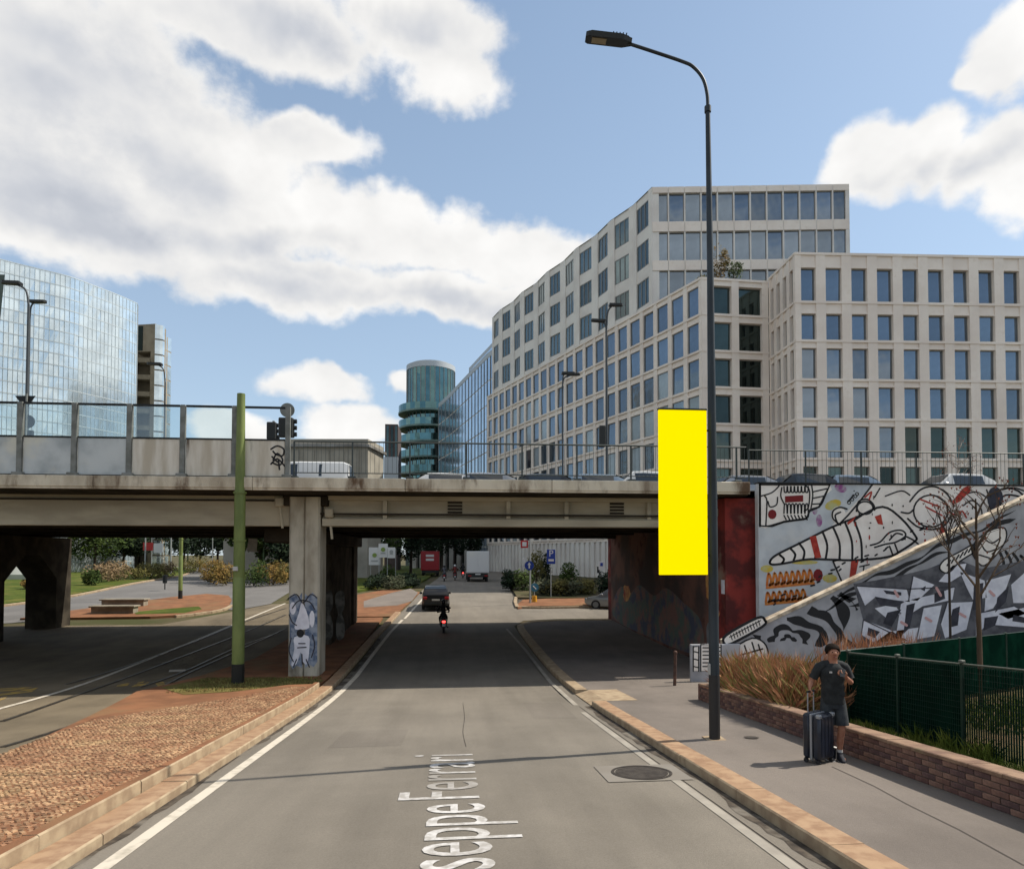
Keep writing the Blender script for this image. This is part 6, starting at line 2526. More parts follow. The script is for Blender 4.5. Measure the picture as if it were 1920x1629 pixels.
def shrub(name, label, u, vb, D_, w, h, kind, seed, n=1400, size=.10, depth=None, off=.15, cat='shrub', group=None):
    p = C(u, vb, D_)
    z0_ = g(p.y) + off
    o_ = thing(name, label, cat, (p.x, p.y, z0_), group)
    crown((p.x, p.y, z0_ + h * .46), (w / 2, (depth or w) / 2, h * .56), n, size, LF[kind], o_, seed, 'foliage', 14)
    m_ = MB()
    r_ = random.Random(seed)
    for k in range(5):
        a = r_.uniform(0, 6.28)
        m_.tube([(p.x, p.y, z0_ - .1), (p.x + math.cos(a) * w * .22, p.y + math.sin(a) * w * .15, z0_ + h * .55)], [.03, .015], 5)
    m_.build('stem', M_trunk, o_)
    return o_


def tree(label, u, D_, H, w, kind, seed, n=2600, size=.22, z=None, trunk=.35):
    p = C(u, 1000, D_)
    z0_ = g(p.y) if z is None else z
    o_ = thing('leafy_tree', label, 'tree', (p.x, p.y, z0_))
    m_ = MB()
    m_.tube([(p.x, p.y, z0_ - .2), (p.x + .1, p.y, z0_ + H * .35), (p.x, p.y, z0_ + H * .8)], [.22, .16, .05], 8)
    for k in range(5):
        a = k * 1.26
        m_.tube([(p.x + .05, p.y, z0_ + H * (.34 + .05 * k)), (p.x + math.cos(a) * w * .3, p.y + math.sin(a) * w * .3, z0_ + H * (.55 + .05 * k))], [.09, .03], 5)
    m_.build('trunk', M_trunk, o_, smooth=True)
    crown((p.x, p.y, z0_ + H * .62), (w / 2, w / 2, H * .42), n, size, LF[kind], o_, seed)
    return o_


# far trees under the left span
TL = [(178, 100, 9, 7, 'green'), (205, 112, 10, 8, 'dark'), (232, 106, 9, 7, 'dark'), (262, 118, 10, 8, 'green'), (300, 125, 10, 9, 'dark'), (345, 118, 10, 9, 'dark'), (375, 112, 9, 8, 'dark'), (408, 110, 9.5, 8, 'dark'), (440, 104, 9, 8, 'dark'), (486, 71, 7.5, 6, 'green'), (522, 70, 7.5, 6, 'dark')]
TLAB = ['pale green tree at the left end of the far bank, beside the pier', 'dark tree second from the left on the far bank', 'dark tree left of the red and white boards', 'green tree behind the red and white boards', 'dark tree behind the slim green tram pole', 'dark tree right of the slim green tram pole', 'dark tree second right of the slim green tram pole', 'dark tree above the bend of the far road', 'dark tree hidden partly by the tall tram pole', 'green tree right of the tall tram pole', 'green tree next to the graffitied pier']
for i, ((u, d_, h_, w_, k_), lab) in enumerate(zip(TL, TLAB)):
    tree(lab, u, d_, h_, w_ * 1.35, k_, 30 + i, 3200, .27)
SL = [('straw-coloured shrub on the left bank beside the pier', 190, 1078, 66, 3.4, 2.3, 'pinkish'), ('pinkish straw shrub on the middle of the left bank', 222, 1074, 69, 3.6, 2.1, 'pinkish'), ('olive shrub mass left of the masts on the bank', 252, 1072, 72, 3.8, 1.8, 'olive'),
      ('olive shrub below the red and white boards', 283, 1068, 75, 3.6, 1.9, 'olive'), ('pale straw shrub at the right end of the left bank', 304, 1066, 79, 3.4, 1.8, 'pinkish'), ('small green bush at the foot of the left bank by the pier', 172, 1092, 62, 1.8, 1.5, 'green'),
      ('green shrub behind the bend of the far road', 362, 1058, 96, 4.5, 2.4, 'olive'), ('second green shrub behind the bend of the far road', 395, 1058, 94, 4.5, 2.2, 'orange'),
      ('orange-tipped shrub left end of the right bank', 400, 1094, 66, 2.6, 1.5, 'orange'), ('orange shrub left of the tall tram pole', 424, 1088, 64, 3.2, 2.2, 'orange'), ('green shrub directly right of the tall tram pole', 476, 1086, 63, 3.0, 2.4, 'green'), ('olive shrub beside the graffitied pier', 512, 1084, 64, 3.4, 2.2, 'orange'), ('round green shrub touching the graffitied pier', 532, 1080, 66, 2.6, 2.4, 'olive'),
      ('rusty shrub seen through the left pier opening', 58, 1108, 58, 1.8, .9, 'orange'), ('yellow-topped shrub behind the pyramid skylight', 42, 1068, 92, 2.4, 3.2, 'orange'), ('grey-brown shrub at the right of the left pier opening', 104, 1095, 58, 1.8, 1.6, 'olive'), ('dark shrub behind the pyramid skylight', 66, 1064, 96, 3.6, 3.0, 'dark'),
      ('dark green hedge clump left part beyond the underpass', 708, 1085, 60, 2.6, 1.3, 'dark'), ('hedge clump middle part beyond the underpass', 738, 1086, 60, 2.6, 1.3, 'grey'), ('hedge clump right part beyond the underpass', 768, 1084, 62, 2.6, 1.3, 'dark'), ('small bush behind the white boards', 727, 1068, 70, 2.0, 1.6, 'green'),
      ('dark rounded shrub left of the sign mast on the right bed', 958, 1096, 59, 1.9, 1.8, 'dark'), ('tall pinkish shrub behind the sign mast', 1004, 1075, 64, 1.7, 3.4, 'olive'), ('grey-green low shrub behind the parking sign', 1018, 1112, 54.5, 2.6, 1.35, 'grey'), ('straw-tipped low shrub right of the parking sign', 1050, 1114, 54, 2.7, 1.4, 'olive'), ('purple-grey low shrub in the middle of the right bed', 1074, 1116, 54, 2.5, 1.3, 'grey'), ('low olive shrub at the right end of the bed', 1096, 1112, 55, 2.3, 1.3, 'olive'),
      ('green upright shrub behind the right bed', 1064, 1086, 62, 1.8, 2.3, 'green'), ('slim dark conifer-like shrub left of the parking sign', 1022, 1078, 66, 1.3, 3.1, 'dark'), ('green shrub under the round blue sign', 982, 1098, 58, 2.0, 1.9, 'green'), ('dark round bush above the silver car', 1135, 1100, 56, 1.7, 2.0, 'dark')]
for i, (lab, u, vb, d_, w_, h_, k_) in enumerate(SL):
    shrub('shrub', lab, u, vb, d_, w_, h_, k_, 60 + i, 1000, .12)
for i, (lab, u, d_, h_, w_, k_) in enumerate((('dark street tree left of the red lorry', 770, 92, 9, 6, 'dark'), ('dark street tree behind the red lorry', 800, 104, 9, 6, 'dark'), ('dark tree between the red lorry and the scooters', 828, 112, 9, 5, 'dark'), ('dark street tree above the white lorry', 880, 114, 9, 6, 'dark'), ('pale green tree behind the white boards', 712, 84, 8, 6, 'green'), ('dark street tree behind the scooter riders', 852, 118, 9, 5, 'dark'))):
    tree(lab, u, d_, h_, w_, k_, 90 + i, 1800, .24)

# roof terrace plants on the cream block
def roof_plant(lab, u, v, D_, w, h, kind, seed, n=260):
    p = C(u, v, D_)
    o_ = thing('roof_plant', lab, 'plant', (p.x, p.y, zc - .42))
    m_ = MB()
    m_.tube([(p.x, p.y, zc - .43), (p.x, p.y, zc + h * .5)], [.05, .02], 6)
    m_.build('stem', M_trunk, o_)
    crown((p.x, p.y, zc + h * .5), (w / 2, w / 2, h * .5), n, .15, LF[kind], o_, seed, 'foliage', 8)


roof_plant('tall yellow-green roof terrace tree right of the lamp post', 1352, 520, 66.5, 2.4, 4.4, 'orange', 120, 900)
roof_plant('smaller green roof terrace tree beside the tall one', 1376, 520, 66.5, 1.9, 3.2, 'green', 121, 600)
roof_plant('roof terrace bush left of the lamp post', 1318, 520, 67, 1.6, 1.5, 'olive', 122)
roof_plant('low roof terrace bush near the left end of the parapet', 1268, 540, 71, 1.4, 1.2, 'green', 123)
roof_plant('low green roof bush on the right part of the terrace', 1402, 520, 67, 1.4, .9, 'green', 124)
roof_plant('low green roof bush next to the right wing', 1424, 520, 67, 1.4, .9, 'green', 125)

# ================================================================ VEHICLES
M_tyre = mat('tyre', (.02, .02, .022), .85)
M_rim = mat('rim', S(150, 152, 154, .6), .35, metal=.8)
M_cglass = mat('car_glass', (.02, .025, .03), .06, spec=.8)
M_tail = mat('tail_light', (.35, .01, .012), .25)
M_plate = mat('number_plate', S(220, 220, 216, .75), .5)


def paint(name, c, metal=.3):
    return mat(name, c, .28, metal=metal, coat=.5)


def car(label, loc, yaw, mpaint, kind='hatch', group=None, L=4.2, Wd=1.78, H=1.48):
    """nose towards local +y"""
    o_ = thing('car' if kind != 'van' else 'van', label, 'car' if kind != 'van' else 'van', loc, group)
    Mx = Matrix.Translation(Vector(loc)) @ Matrix.Rotation(yaw, 4, 'Z')
    hw = Wd / 2
    hl = L / 2
    gc = .2
    if kind == 'suv':
        st_ = [(-hl, .62, .86, .0), (-hl + .06, .45, 1.02, .0), (-hl + .28, .34, 1.06, .62), (-hl + .62, gc, 1.06, .96), (-.4, gc, 1.02, 1.0), (.35, gc, 1.0, .98), (1.0, gc, .98, .30), (1.25, gc, .96, .0), (hl - .3, .3, .84, .0), (hl - .03, .42, .66, .0)]
    elif kind == 'van':
        st_ = [(-hl, .5, 1.0, .0), (-hl + .05, .4, 1.1, .88), (-hl + .3, gc, 1.1, 1.0), (0, gc, 1.1, 1.0), (hl - 1.5, gc, 1.08, .96), (hl - .9, gc, 1.02, .2), (hl - .7, gc, 1.0, .0), (hl - .2, .32, .84, .0), (hl - .02, .45, .66, .0)]
    else:
        st_ = [(-hl, .55, .82, .0), (-hl + .06, .42, .95, .0), (-hl + .3, .3, .98, .5), (-hl + .75, gc, .97, .93), (-.35, gc, .95, 1.0), (.3, gc, .93, .97), (.95, gc, .91, .25), (1.15, gc, .89, .0), (hl - .3, .28, .78, .0), (hl - .03, .4, .62, .0)]
    secs = []
    for (y_, zb_, zbelt, rf) in st_:
        zr = zbelt + (H - zbelt) * rf
        tw_ = .76 if rf > 0 else .93
        inset = 0.0
        f_ = min(1.0, (hl - abs(y_)) / .35)
        wv = hw * (.86 + .14 * max(0, f_) ** .5)
        zm = (zb_ + zbelt) / 2
        half = [(wv * .93, zb_), (wv, zm), (wv * .97, zbelt), (wv * (tw_ + (.97 - tw_) * (1 - rf)), max(zr - .05, zbelt + .006)), (wv * (tw_ - .12 if rf > 0 else .7), zr + (.01 if rf == 0 else 0))]
        ring = [(x, y_, z) for x, z in half] + [(-x, y_, z) for x, z in reversed(half)]
        secs.append(ring)
    vs = [v for s_ in secs for v in s_]
    n = len(secs[0])
    fs = []
    for i in range(len(secs) - 1):
        for k in range(n):
            a, b = i * n + k, i * n + (k + 1) % n
            fs.append((a, b, b + n, a + n))
    fs += [tuple(range(n)), tuple((len(secs) - 1) * n + k for k in range(n))]
    m_ = MB()
    m_.add([Mx @ Vector(v) for v in vs], fs)
    bdy = m_.build('body', mpaint, o_, smooth=True)
    # side windows and screens, a few mm proud of the skin
    def skin_pt(i, f, side, t_):
        a, b = secs[i], secs[i + 1]
        q2 = Vector(a[2]).lerp(Vector(b[2]), f)
        q3 = Vector(a[3]).lerp(Vector(b[3]), f)
        q = q2.lerp(q3, t_)
        return Vector((side * (q.x + .006), q.y, q.z))
    hi = [i for i in range(len(st_)) if st_[i][3] > .8]
    i0, i1 = hi[0], hi[-1]
    for side in (-1, 1):
        for (a, fa, b, fb) in ((i0, .1, i0 + 1 if i1 > i0 + 1 else i0, .55 if i1 > i0 + 1 else .48), (i1 - 1, .12, i1 - 1, .92)):
            m_ = MB()
            P4 = [skin_pt(a, fa, side, .12), skin_pt(b, fb, side, .12), skin_pt(b, fb, side, .9), skin_pt(a, fa, side, .9)]
            m_.add([Mx @ p for p in P4], [(0, 1, 2, 3)])
            m_.build('side_window', M_cglass, o_)
    for nm_, (ia, ib) in (('rear_window', (i0 - 1, i0)), ('windscreen', (i1 + 1, i1))):
        a, b = secs[ia], secs[ib]
        da = 1 if nm_ == 'windscreen' else -1
        P4 = []
        za, zb_ = Vector((a[4][0], a[4][1], a[4][2])), Vector((b[4][0], b[4][1], b[4][2]))
        wa, wb = a[3][0] * .92, b[3][0] * .92
        lo_, hi_ = za.lerp(zb_, .08), za.lerp(zb_, .92)
        for x_, q in ((-wa, lo_), (wa, lo_), (wb, hi_), (-wb, hi_)):
            P4.append(Mx @ Vector((x_, q.y + da * .012, q.z + .012)))
        m_ = MB()
        m_.add(P4, [(0, 1, 2, 3)])
        m_.build(nm_, M_cglass, o_)
    for sx in (-1, 1):
        for yy in (-hl + .78, hl - .82):
            m_ = MB()
            r_ = .315 if kind == 'hatch' else .36
            m_.disc((sx * (hw - .1), yy, r_), r_, (1, 0, 0), .2, 20)
            m_.v = [Mx @ v for v in m_.v]
            wh = m_.build('wheel', M_tyre, o_, smooth=True)
            m_ = MB()
            m_.disc((sx * (hw - .0), yy, r_), r_ * .64, (1, 0, 0), .02, 14)
            m_.v = [Mx @ v for v in m_.v]
            m_.build('rim', M_rim, wh)
        m_ = MB()
        m_.bbox(sx * (hw - .2) - .14, sx * (hw - .2) + .14, -hl - .012, -hl + .1, .74, .92, .02)
        m_.v = [Mx @ v for v in m_.v]
        m_.build('tail_light', M_tail, o_)
        m_ = MB()
        m_.bbox(sx * (hw + .09) - .1, sx * (hw + .09) + .1, .72, .86, .94, 1.08, .03)
        m_.v = [Mx @ v for v in m_.v]
        m_.build('mirror', mpaint, o_)
        m_ = MB()
        m_.bbox(sx * (hw - .28) - .16, sx * (hw - .28) + .16, hl - .16, hl - .02, .6, .74, .02)
        m_.v = [Mx @ v for v in m_.v]
        m_.build('headlight', M_rim, o_)
    m_ = MB()
    m_.box(-.26, .26, -hl - .016, -hl - .002, .66, .77)
    m_.v = [Mx @ v for v in m_.v]
    m_.build('number_plate', M_plate, o_)
    m_ = MB()
    m_.bbox(-hw * .9, hw * .9, -hl - .03, -hl + .2, .34, .54, .04)
    m_.v = [Mx @ v for v in m_.v]
    m_.build('rear_bumper', M_head, o_)
    return o_


P_blk = paint('paint_black', (.012, .012, .014))
P_sil = paint('paint_silver', S(176, 178, 180, .6), .6)
P_wht = paint('paint_white', S(226, 226, 224, .75), 0)
P_lbl = paint('paint_pale_blue', S(156, 174, 190, .6), .4)
P_drk = paint('paint_dark_grey', S(60, 62, 66, .4), .4)
p = G(815, 1146)
car('black car with grey rear window driving ahead past the bridge', (p.x, p.y + 2.1, g(p.y + 1.5)), R(2), P_blk, 'suv', None, 4.4, 1.84, 1.62)
p = G(1136, 1143)
car('silver car at the right, half hidden by the bridge abutment', (p.x + .9, p.y + 1.0, g(p.y)), R(68), P_sil, 'hatch', None, 4.1, 1.76, 1.5)
DK = 6.606
for (u, y_, mp, kd, h_, lab) in ((568, 31, P_wht, 'van', 1.86, 'white minivan roof just right of the traffic light on the deck'), (815, 31, P_wht, 'hatch', 1.42, 'pale car roof on the deck in front of the round tower'), (890, 31, P_sil, 'hatch', 1.46, 'silver car roof on the deck in front of the curved glass building'), (998, 31.5, P_drk, 'hatch', 1.5, 'dark car roof on the deck left of the short lamp'),
                              (1095, 31, P_lbl, 'hatch', 1.46, 'pale blue car roof on the deck left of the double-armed lamp'), (1193, 31, P_wht, 'hatch', 1.62, 'white car roof on the deck left of the yellow sign'), (1375, 31, P_sil, 'hatch', 1.48, 'silver car roof on the deck right of the street lamp'), (1486, 31, P_drk, 'hatch', 1.6, 'dark car roof above the mural skull'),
                              (1566, 31, P_lbl, 'hatch', 1.55, 'pale grey-blue car roof above the left part of the mural'), (1775, 30, P_wht, 'hatch', 1.55, 'white car roof above the right part of the mural')):
    x = YP(u, 890, y_).x
    car(lab, (x, y_, DK), R(90), mp, kd, None, 4.2 if kd == 'hatch' else 2 * 2.2, 1.76, h_)

# white box lorry
p = G(896, 1091)
lz = g(p.y)
tl_ = thing('box_lorry', 'white box lorry seen from behind on the far street', 'lorry', (p.x, p.y, lz))
def TB(x0, x1, y0, y1, z0, z1, b=.03):
    m_ = MB()
    m_.bbox(p.x + x0, p.x + x1, p.y + y0, p.y + y1, lz + z0, lz + z1, b)
    return m_
TB(-1.18, 1.18, 0, 5.2, .95, 3.25).build('box', P_wht, tl_)
for sx in (-1, 1):
    m_ = TB(sx * .585 - .56, sx * .585 + .56, -.03, -.003, 1.06, 3.14, .006)
    m_.build('rear_door', P_wht, tl_)
TB(-1.05, 1.05, .05, 5.0, .55, .94).build('chassis', M_head, tl_)
TB(-1.0, 1.0, 5.3, 6.9, .5, 2.4, .12).build('cab', P_wht, tl_)
TB(-1.1, 1.1, -.1, .05, .5, .72).build('rear_bumper', M_head, tl_)
for sx in (-1, 1):
    for yy in (1.2, 5.9):
        m_ = MB()
        m_.disc((p.x + sx * .95, p.y + yy, lz + .42), .42, (1, 0, 0), .28, 18)
        m_.build('wheel', M_tyre, tl_, smooth=True)
    TB(sx * .85 - .16, sx * .85 + .16, -.14, -.10, .6, .72, .01).build('tail_light', M_tail, tl_)
TB(-.28, .28, -.13, -.101, .76, .88, .006).build('number_plate', M_plate, tl_)
# red lorry
p = C(806, 1072, 84)
lz = g(p.y)
tl_ = thing('red_lorry', 'red box lorry parked at the left of the far street', 'lorry', (p.x, p.y, lz))
TB(-1.15, 1.15, 0, 5.0, .8, 3.2).build('box', mat('paint_red', S(176, 30, 40, .6), .4), tl_)
TB(-1.0, 1.0, .05, 4.8, .45, .79).build('chassis', M_head, tl_)
TB(-1.0, 1.0, 5.1, 6.6, .5, 2.4, .1).build('cab', MATS['paint_red'], tl_)
for sx in (-1, 1):
    for yy in (1.1, 5.7):
        m_ = MB()
        m_.disc((p.x + sx * .9, p.y + yy, lz + .4), .4, (1, 0, 0), .26, 16)
        m_.build('wheel', M_tyre, tl_, smooth=True)
    TB(sx * .9 - .12, sx * .9 + .12, -.04, -.002, .86, 1.0, .01).build('tail_light', M_tail, tl_)
for k in range(2):
    TB(-.5, .5, -.02, -.003, 2.0 + k * .5, 2.28 + k * .5, .004).build('lettering_block', M_plate, tl_)
# ================================================================ PEOPLE
def skin_mesh(name, joints, edges, root, sub=2):
    """joints: {key: (x, y, z, r)}; returns an evaluated mesh grown with the Skin modifier"""
    keys = list(joints)
    idx = {k: i for i, k in enumerate(keys)}
    me = bpy.data.meshes.new(name)
    me.from_pydata([joints[k][:3] for k in keys], [(idx[a], idx[b]) for a, b in edges], [])
    ob = bpy.data.objects.new(name, me)
    col.objects.link(ob)
    md = ob.modifiers.new('Skin', 'SKIN')
    md.use_smooth_shade = True
    sv = me.skin_vertices[0].data
    for k in keys:
        r = joints[k][3]
        sv[idx[k]].radius = (r, r) if not isinstance(r, tuple) else r
        sv[idx[k]].use_root = (k == root)
    s_ = ob.modifiers.new('Sub', 'SUBSURF')
    s_.levels = s_.render_levels = sub
    dg = bpy.context.evaluated_depsgraph_get()
    dg.update()
    out = bpy.data.meshes.new_from_object(ob.evaluated_get(dg))
    bpy.data.objects.remove(ob)
    return out


def mesh_to_mb(me, M=None):
    mb_ = MB()
    mb_.add([(M @ v.co if M is not None else v.co.copy()) for v in me.vertices], [tuple(p.vertices) for p in me.polygons])
    return mb_


def loft(rings, n=18, cap=True):
    """rings: (cx, cy, z, rx, ry)"""
    mb_ = MB()
    vs = []
    for (cx, cy, z, rx, ry) in rings:
        for k in range(n):
            a = 2 * math.pi * k / n
            ca, sa = math.cos(a), math.sin(a)
            vs.append((cx + rx * math.copysign(abs(ca) ** .85, ca), cy + ry * math.copysign(abs(sa) ** .85, sa), z))
    fs = []
    for i in range(len(rings) - 1):
        for k in range(n):
            a, b = i * n + k, i * n + (k + 1) % n
            fs.append((a, b, b + n, a + n))
    if cap:
        fs += [tuple(range(n)), tuple((len(rings) - 1) * n + k for k in range(n))]
    mb_.add(vs, fs)
    return mb_


def xform(mb_, M):
    mb_.v = [M @ v for v in mb_.v]
    return mb_


M_skin = mat('skin', S(206, 150, 122, .6), .6, S(190, 130, 104, .58), 12, 3, spec=.3)
M_hair = mat('hair', (.014, .010, .008), .95, spec=.1)
M_shirt = mat('black_tshirt', S(58, 62, 64, .5), .9, S(42, 46, 48, .45), 9, 4, bump=.4, bscale=18)
M_short = mat('shorts_grey', S(78, 84, 88, .5), .9, S(56, 62, 68, .45), 6, 4, bump=.4, bscale=16)
M_shoe = mat('shoe_dark', S(50, 52, 66, .4), .8)
M_sole = mat('sole_white', S(214, 212, 208, .7), .7)
M_phone = mat('phone', (.015, .015, .018), .2)


def hand_mb(wrist, palm_dir, palm_n, curl=.9, s=1.0, thumb_side=1):
    """palm with five bent fingers; palm_dir points from the wrist to the knuckles, palm_n out of the palm"""
    d = Vector(palm_dir).normalized()
    nrm = Vector(palm_n)
    nrm = (nrm - d * nrm.dot(d)).normalized()
    sd_ = d.cross(nrm) * thumb_side
    w = Vector(wrist)
    mb_ = MB()
    secs = []
    for t_, hw_, ht in ((-.02, .024, .020), (.02, .032, .018), (.06, .041, .017), (.092, .041, .013)):
        c = w + d * t_ * s
        ring = []
        for k in range(10):
            a = 2 * math.pi * k / 10
            ring.append(c + sd_ * math.cos(a) * hw_ * s + nrm * math.sin(a) * ht * s)
        secs.append(ring)
    vs = [v for r_ in secs for v in r_]
    fs = []
    for i in range(3):
        for k in range(10):
            a, b = i * 10 + k, i * 10 + (k + 1) % 10
            fs.append((a, b, b + 10, a + 10))
    fs += [tuple(range(10)), tuple(30 + k for k in range(10))]
    mb_.add(vs, fs)
    for i, ln in enumerate((.070, .080, .074, .058)):
        o_ = (1.5 - i) * .0205 * s
        p = w + d * .088 * s + sd_ * o_
        pts = [p]
        ang = 0
        for seg, cu in ((.42, .35), (.33, .75), (.25, .6)):
            ang += cu * curl
            dd = d * math.cos(ang) + nrm * math.sin(ang)
            pts.append(pts[-1] + dd * ln * seg * s)
        mb_.tube(pts, [.0098 * s, .0095 * s, .0088 * s, .0068 * s], 7)
    p = w + d * .022 * s + sd_ * .030 * s
    q = p + (d * .6 + sd_ * .75 + nrm * .3).normalized() * .042 * s
    r_ = q + (d * .85 + nrm * (.55 * curl) + sd_ * .1).normalized() * .034 * s
    mb_.tube([p - sd_ * .012 * s, p, q, r_], [.014 * s, .0135 * s, .011 * s, .008 * s], 7)
    return mb_


def face_parts(Mw, par, hc, turn):
    """eyes, brows and mouth on the head; hc head centre, facing local -y"""
    pass


pp = G(1563, 1424, .12)
ped = thing('person', 'person in black t-shirt and grey shorts looking at a phone, pulling a suitcase', 'person', pp)
PM = Matrix.Translation(pp) @ Matrix.Rotation(R(-8), 4, 'Z')
J = {
    'pelvis': (0, .0, .93, .125), 'belly': (0, .0, 1.08, .125), 'chest': (0, .01, 1.27, .135), 'upper': (0, .015, 1.40, .10), 'neck': (.0, .005, 1.50, .055), 'jaw': (0, -.02, 1.565, .072), 'skull': (0, -.015, 1.645, .098), 'crown': (0, .0, 1.70, .082),
    'shR': (-.165, .01, 1.42, .062), 'uaR': (-.235, .03, 1.30, .048), 'elR': (-.30, .06, 1.19, .042), 'faR': (-.325, .02, 1.13, .038), 'wrR': (-.35, -.02, 1.085, .026),
    'shL': (.165, .01, 1.42, .062), 'uaL': (.235, .02, 1.29, .048), 'elL': (.275, -.01, 1.165, .042), 'faL': (.205, -.10, 1.225, .039), 'wrL': (.115, -.19, 1.295, .027),
    'hipR': (-.085, .0, .88, .098), 'thR': (-.09, -.02, .68, .078), 'knR': (-.085, -.03, .50, .056), 'caR': (-.08, .035, .34, .056), 'anR': (-.075, .06, .10, .036), 'toR': (-.09, -.10, .035, .034),
    'hipL': (.085, .0, .88, .098), 'thL': (.095, -.06, .68, .078), 'knL': (.09, -.09, .50, .056), 'caL': (.08, -.05, .33, .056), 'anL': (.07, -.045, .10, .036), 'toL': (.08, -.20, .035, .034),
    'nose': (0, -.128, 1.625, .014),
}
E_ = [('pelvis', 'belly'), ('belly', 'chest'), ('chest', 'upper'), ('upper', 'neck'), ('neck', 'jaw'), ('jaw', 'skull'), ('skull', 'crown'), ('skull', 'nose'),
      ('upper', 'shR'), ('shR', 'uaR'), ('uaR', 'elR'), ('elR', 'faR'), ('faR', 'wrR'), ('upper', 'shL'), ('shL', 'uaL'), ('uaL', 'elL'), ('elL', 'faL'), ('faL', 'wrL'),
      ('pelvis', 'hipR'), ('hipR', 'thR'), ('thR', 'knR'), ('knR', 'caR'), ('caR', 'anR'), ('anR', 'toR'), ('pelvis', 'hipL'), ('hipL', 'thL'), ('thL', 'knL'), ('knL', 'caL'), ('caL', 'anL'), ('anL', 'toL')]
bme_ = skin_mesh('body', J, E_, 'pelvis')
mb = mesh_to_mb(bme_)
for side in (-1, 1):            # ears
    e = loft([(side * .098, -.0, 1.60, .006, .010), (side * .106, .005, 1.62, .012, .020), (side * .110, .008, 1.645, .012, .022), (side * .102, .006, 1.665, .006, .012)], 8)
    mb.add(e.v, e.f)
h_ = hand_mb((-.35, -.02, 1.085), (-.15, -.25, -.75), (.9, -.1, .2), 1.5, 1.0, 1)
mb.add(h_.v, h_.f)
h_ = hand_mb((.115, -.19, 1.295), (-.8, -.25, .45), (-.2, .35, .8), 1.0, 1.0, -1)
mb.add(h_.v, h_.f)
xform(mb, PM).build('body', M_skin, ped, smooth=True)
# face
mb = MB()
for side in (-1, 1):
    mb.tube([(side * .034, -.090, 1.648), (side * .034, -.103, 1.648)], [.011, .006], 8)
xform(mb, PM).build('eyes', M_hair, ped)
mb = MB()
mb.tube([(-.026, -.097, 1.578), (0, -.103, 1.576), (.026, -.097, 1.578)], [.005, .008, .005], 6)
xform(mb, PM).build('mouth', mat('lips', S(170, 92, 84, .5), .6), ped)
# hair
mb = MB()
rows, seg = 7, 20
vs = []
for i in range(rows):
    t_ = i / (rows - 1)
    for k in range(seg):
        a = 2 * math.pi * k / seg
        front = max(0, -math.sin(a))
        el_ = R(88) - t_ * (R(88) + R(30) * (1 - front * 2.05))
        rr = .112 + .006 * math.sin(5 * a + i)
        vs.append((rr * math.cos(el_) * math.cos(a), .0 + (rr + .006) * math.cos(el_) * math.sin(a), 1.655 + rr * 1.03 * math.sin(el_)))
fs = [(i * seg + k, i * seg + (k + 1) % seg, (i + 1) * seg + (k + 1) % seg, (i + 1) * seg + k) for i in range(rows - 1) for k in range(seg)] + [tuple(range(seg))]
mb.add(vs, fs)
xform(mb, PM).build('hair', M_hair, ped, smooth=True)
# t-shirt: torso loft with folds, sleeves
rings = []
for i in range(13):
    t_ = i / 12
    z = .86 + t_ * .615
    rx = .172 - .012 * math.sin(t_ * 3.1) + (.030 if .55 < t_ < .9 else 0) * math.sin((t_ - .55) / .35 * 3.14)
    ry = .128 + .014 * math.sin(t_ * 2.6)
    if t_ > .86:
        f_ = (t_ - .86) / .14
        rx *= 1 - .50 * f_
        ry *= 1 - .34 * f_
    wob = .006 * math.sin(i * 2.7)
    rings.append((wob, .005 - .008 * (1 - t_), z, rx + wob, ry + .005 * math.sin(i * 1.9)))
mb = loft(rings, 22)
for s_ in (-1, 1):
    mb.tube([(s_ * .05, .01, 1.462), (s_ * .13, .012, 1.438), (s_ * .19, .014, 1.405)], [.060, .070, .066], 14)
for pts, rs in ((((-.10, .012, 1.432), (-.185, .015, 1.415), (-.245, .032, 1.30), (-.275, .045, 1.235)), (.06, .068, .066, .070)), (((.10, .012, 1.432), (.185, .012, 1.415), (.243, .02, 1.30), (.264, .008, 1.235)), (.06, .068, .066, .070))):
    mb.tube(sp(pts, 4), [rs[0] + (rs[-1] - rs[0]) * 0 + (rs[min(i // 4, 3)] - rs[0]) for i in range(13)], 14)
xform(mb, PM).build('t_shirt', M_shirt, ped, smooth=True)
mb = MB()
mb.box(-.10, -.06, -.136, -.132, 1.34, 1.365)
xform(mb, PM).build('chest_print', M_sole, ped)
# shorts
mb = loft([(0, .0, .80, .165, .125), (0, .0, .90, .168, .13), (0, .0, .96, .160, .122)], 20)
for s_, y1_ in ((-1, -.02), (1, -.055)):
    mb.tube([(s_ * .078, 0, .93), (s_ * .085, y1_ * .4, .80), (s_ * .092, y1_, .66), (s_ * .094, y1_ * 1.3, .545)], [.095, .104, .101, .106], 16)
xform(mb, PM).build('shorts', M_short, ped, smooth=True)
for s_, ax, ay in ((-1, -.078, .05), (1, .072, -.055)):
    Msh = PM @ Matrix.Translation((ax, ay, 0)) @ Matrix.Rotation(R(-6 * s_), 4, 'Z')
    sh = loft([(0, -.065, .022, .046, .135), (0, -.06, .05, .047, .132), (0, -.035, .085, .042, .095), (0, -.0, .115, .040, .055), (0, .005, .135, .042, .05)], 14)
    o_ = xform(sh, Msh).build('shoe', M_shoe, ped, smooth=True)
    sl_ = loft([(0, -.066, .0, .046, .138), (0, -.066, .022, .048, .140)], 14)
    xform(sl_, Msh).build('sole', M_sole, o_)
    so = MB()
    so.tube([(0, .008, .12), (0, .012, .19)], [.043, .041], 12)
    xform(so, Msh).build('sock', M_sole, ped, smooth=True)
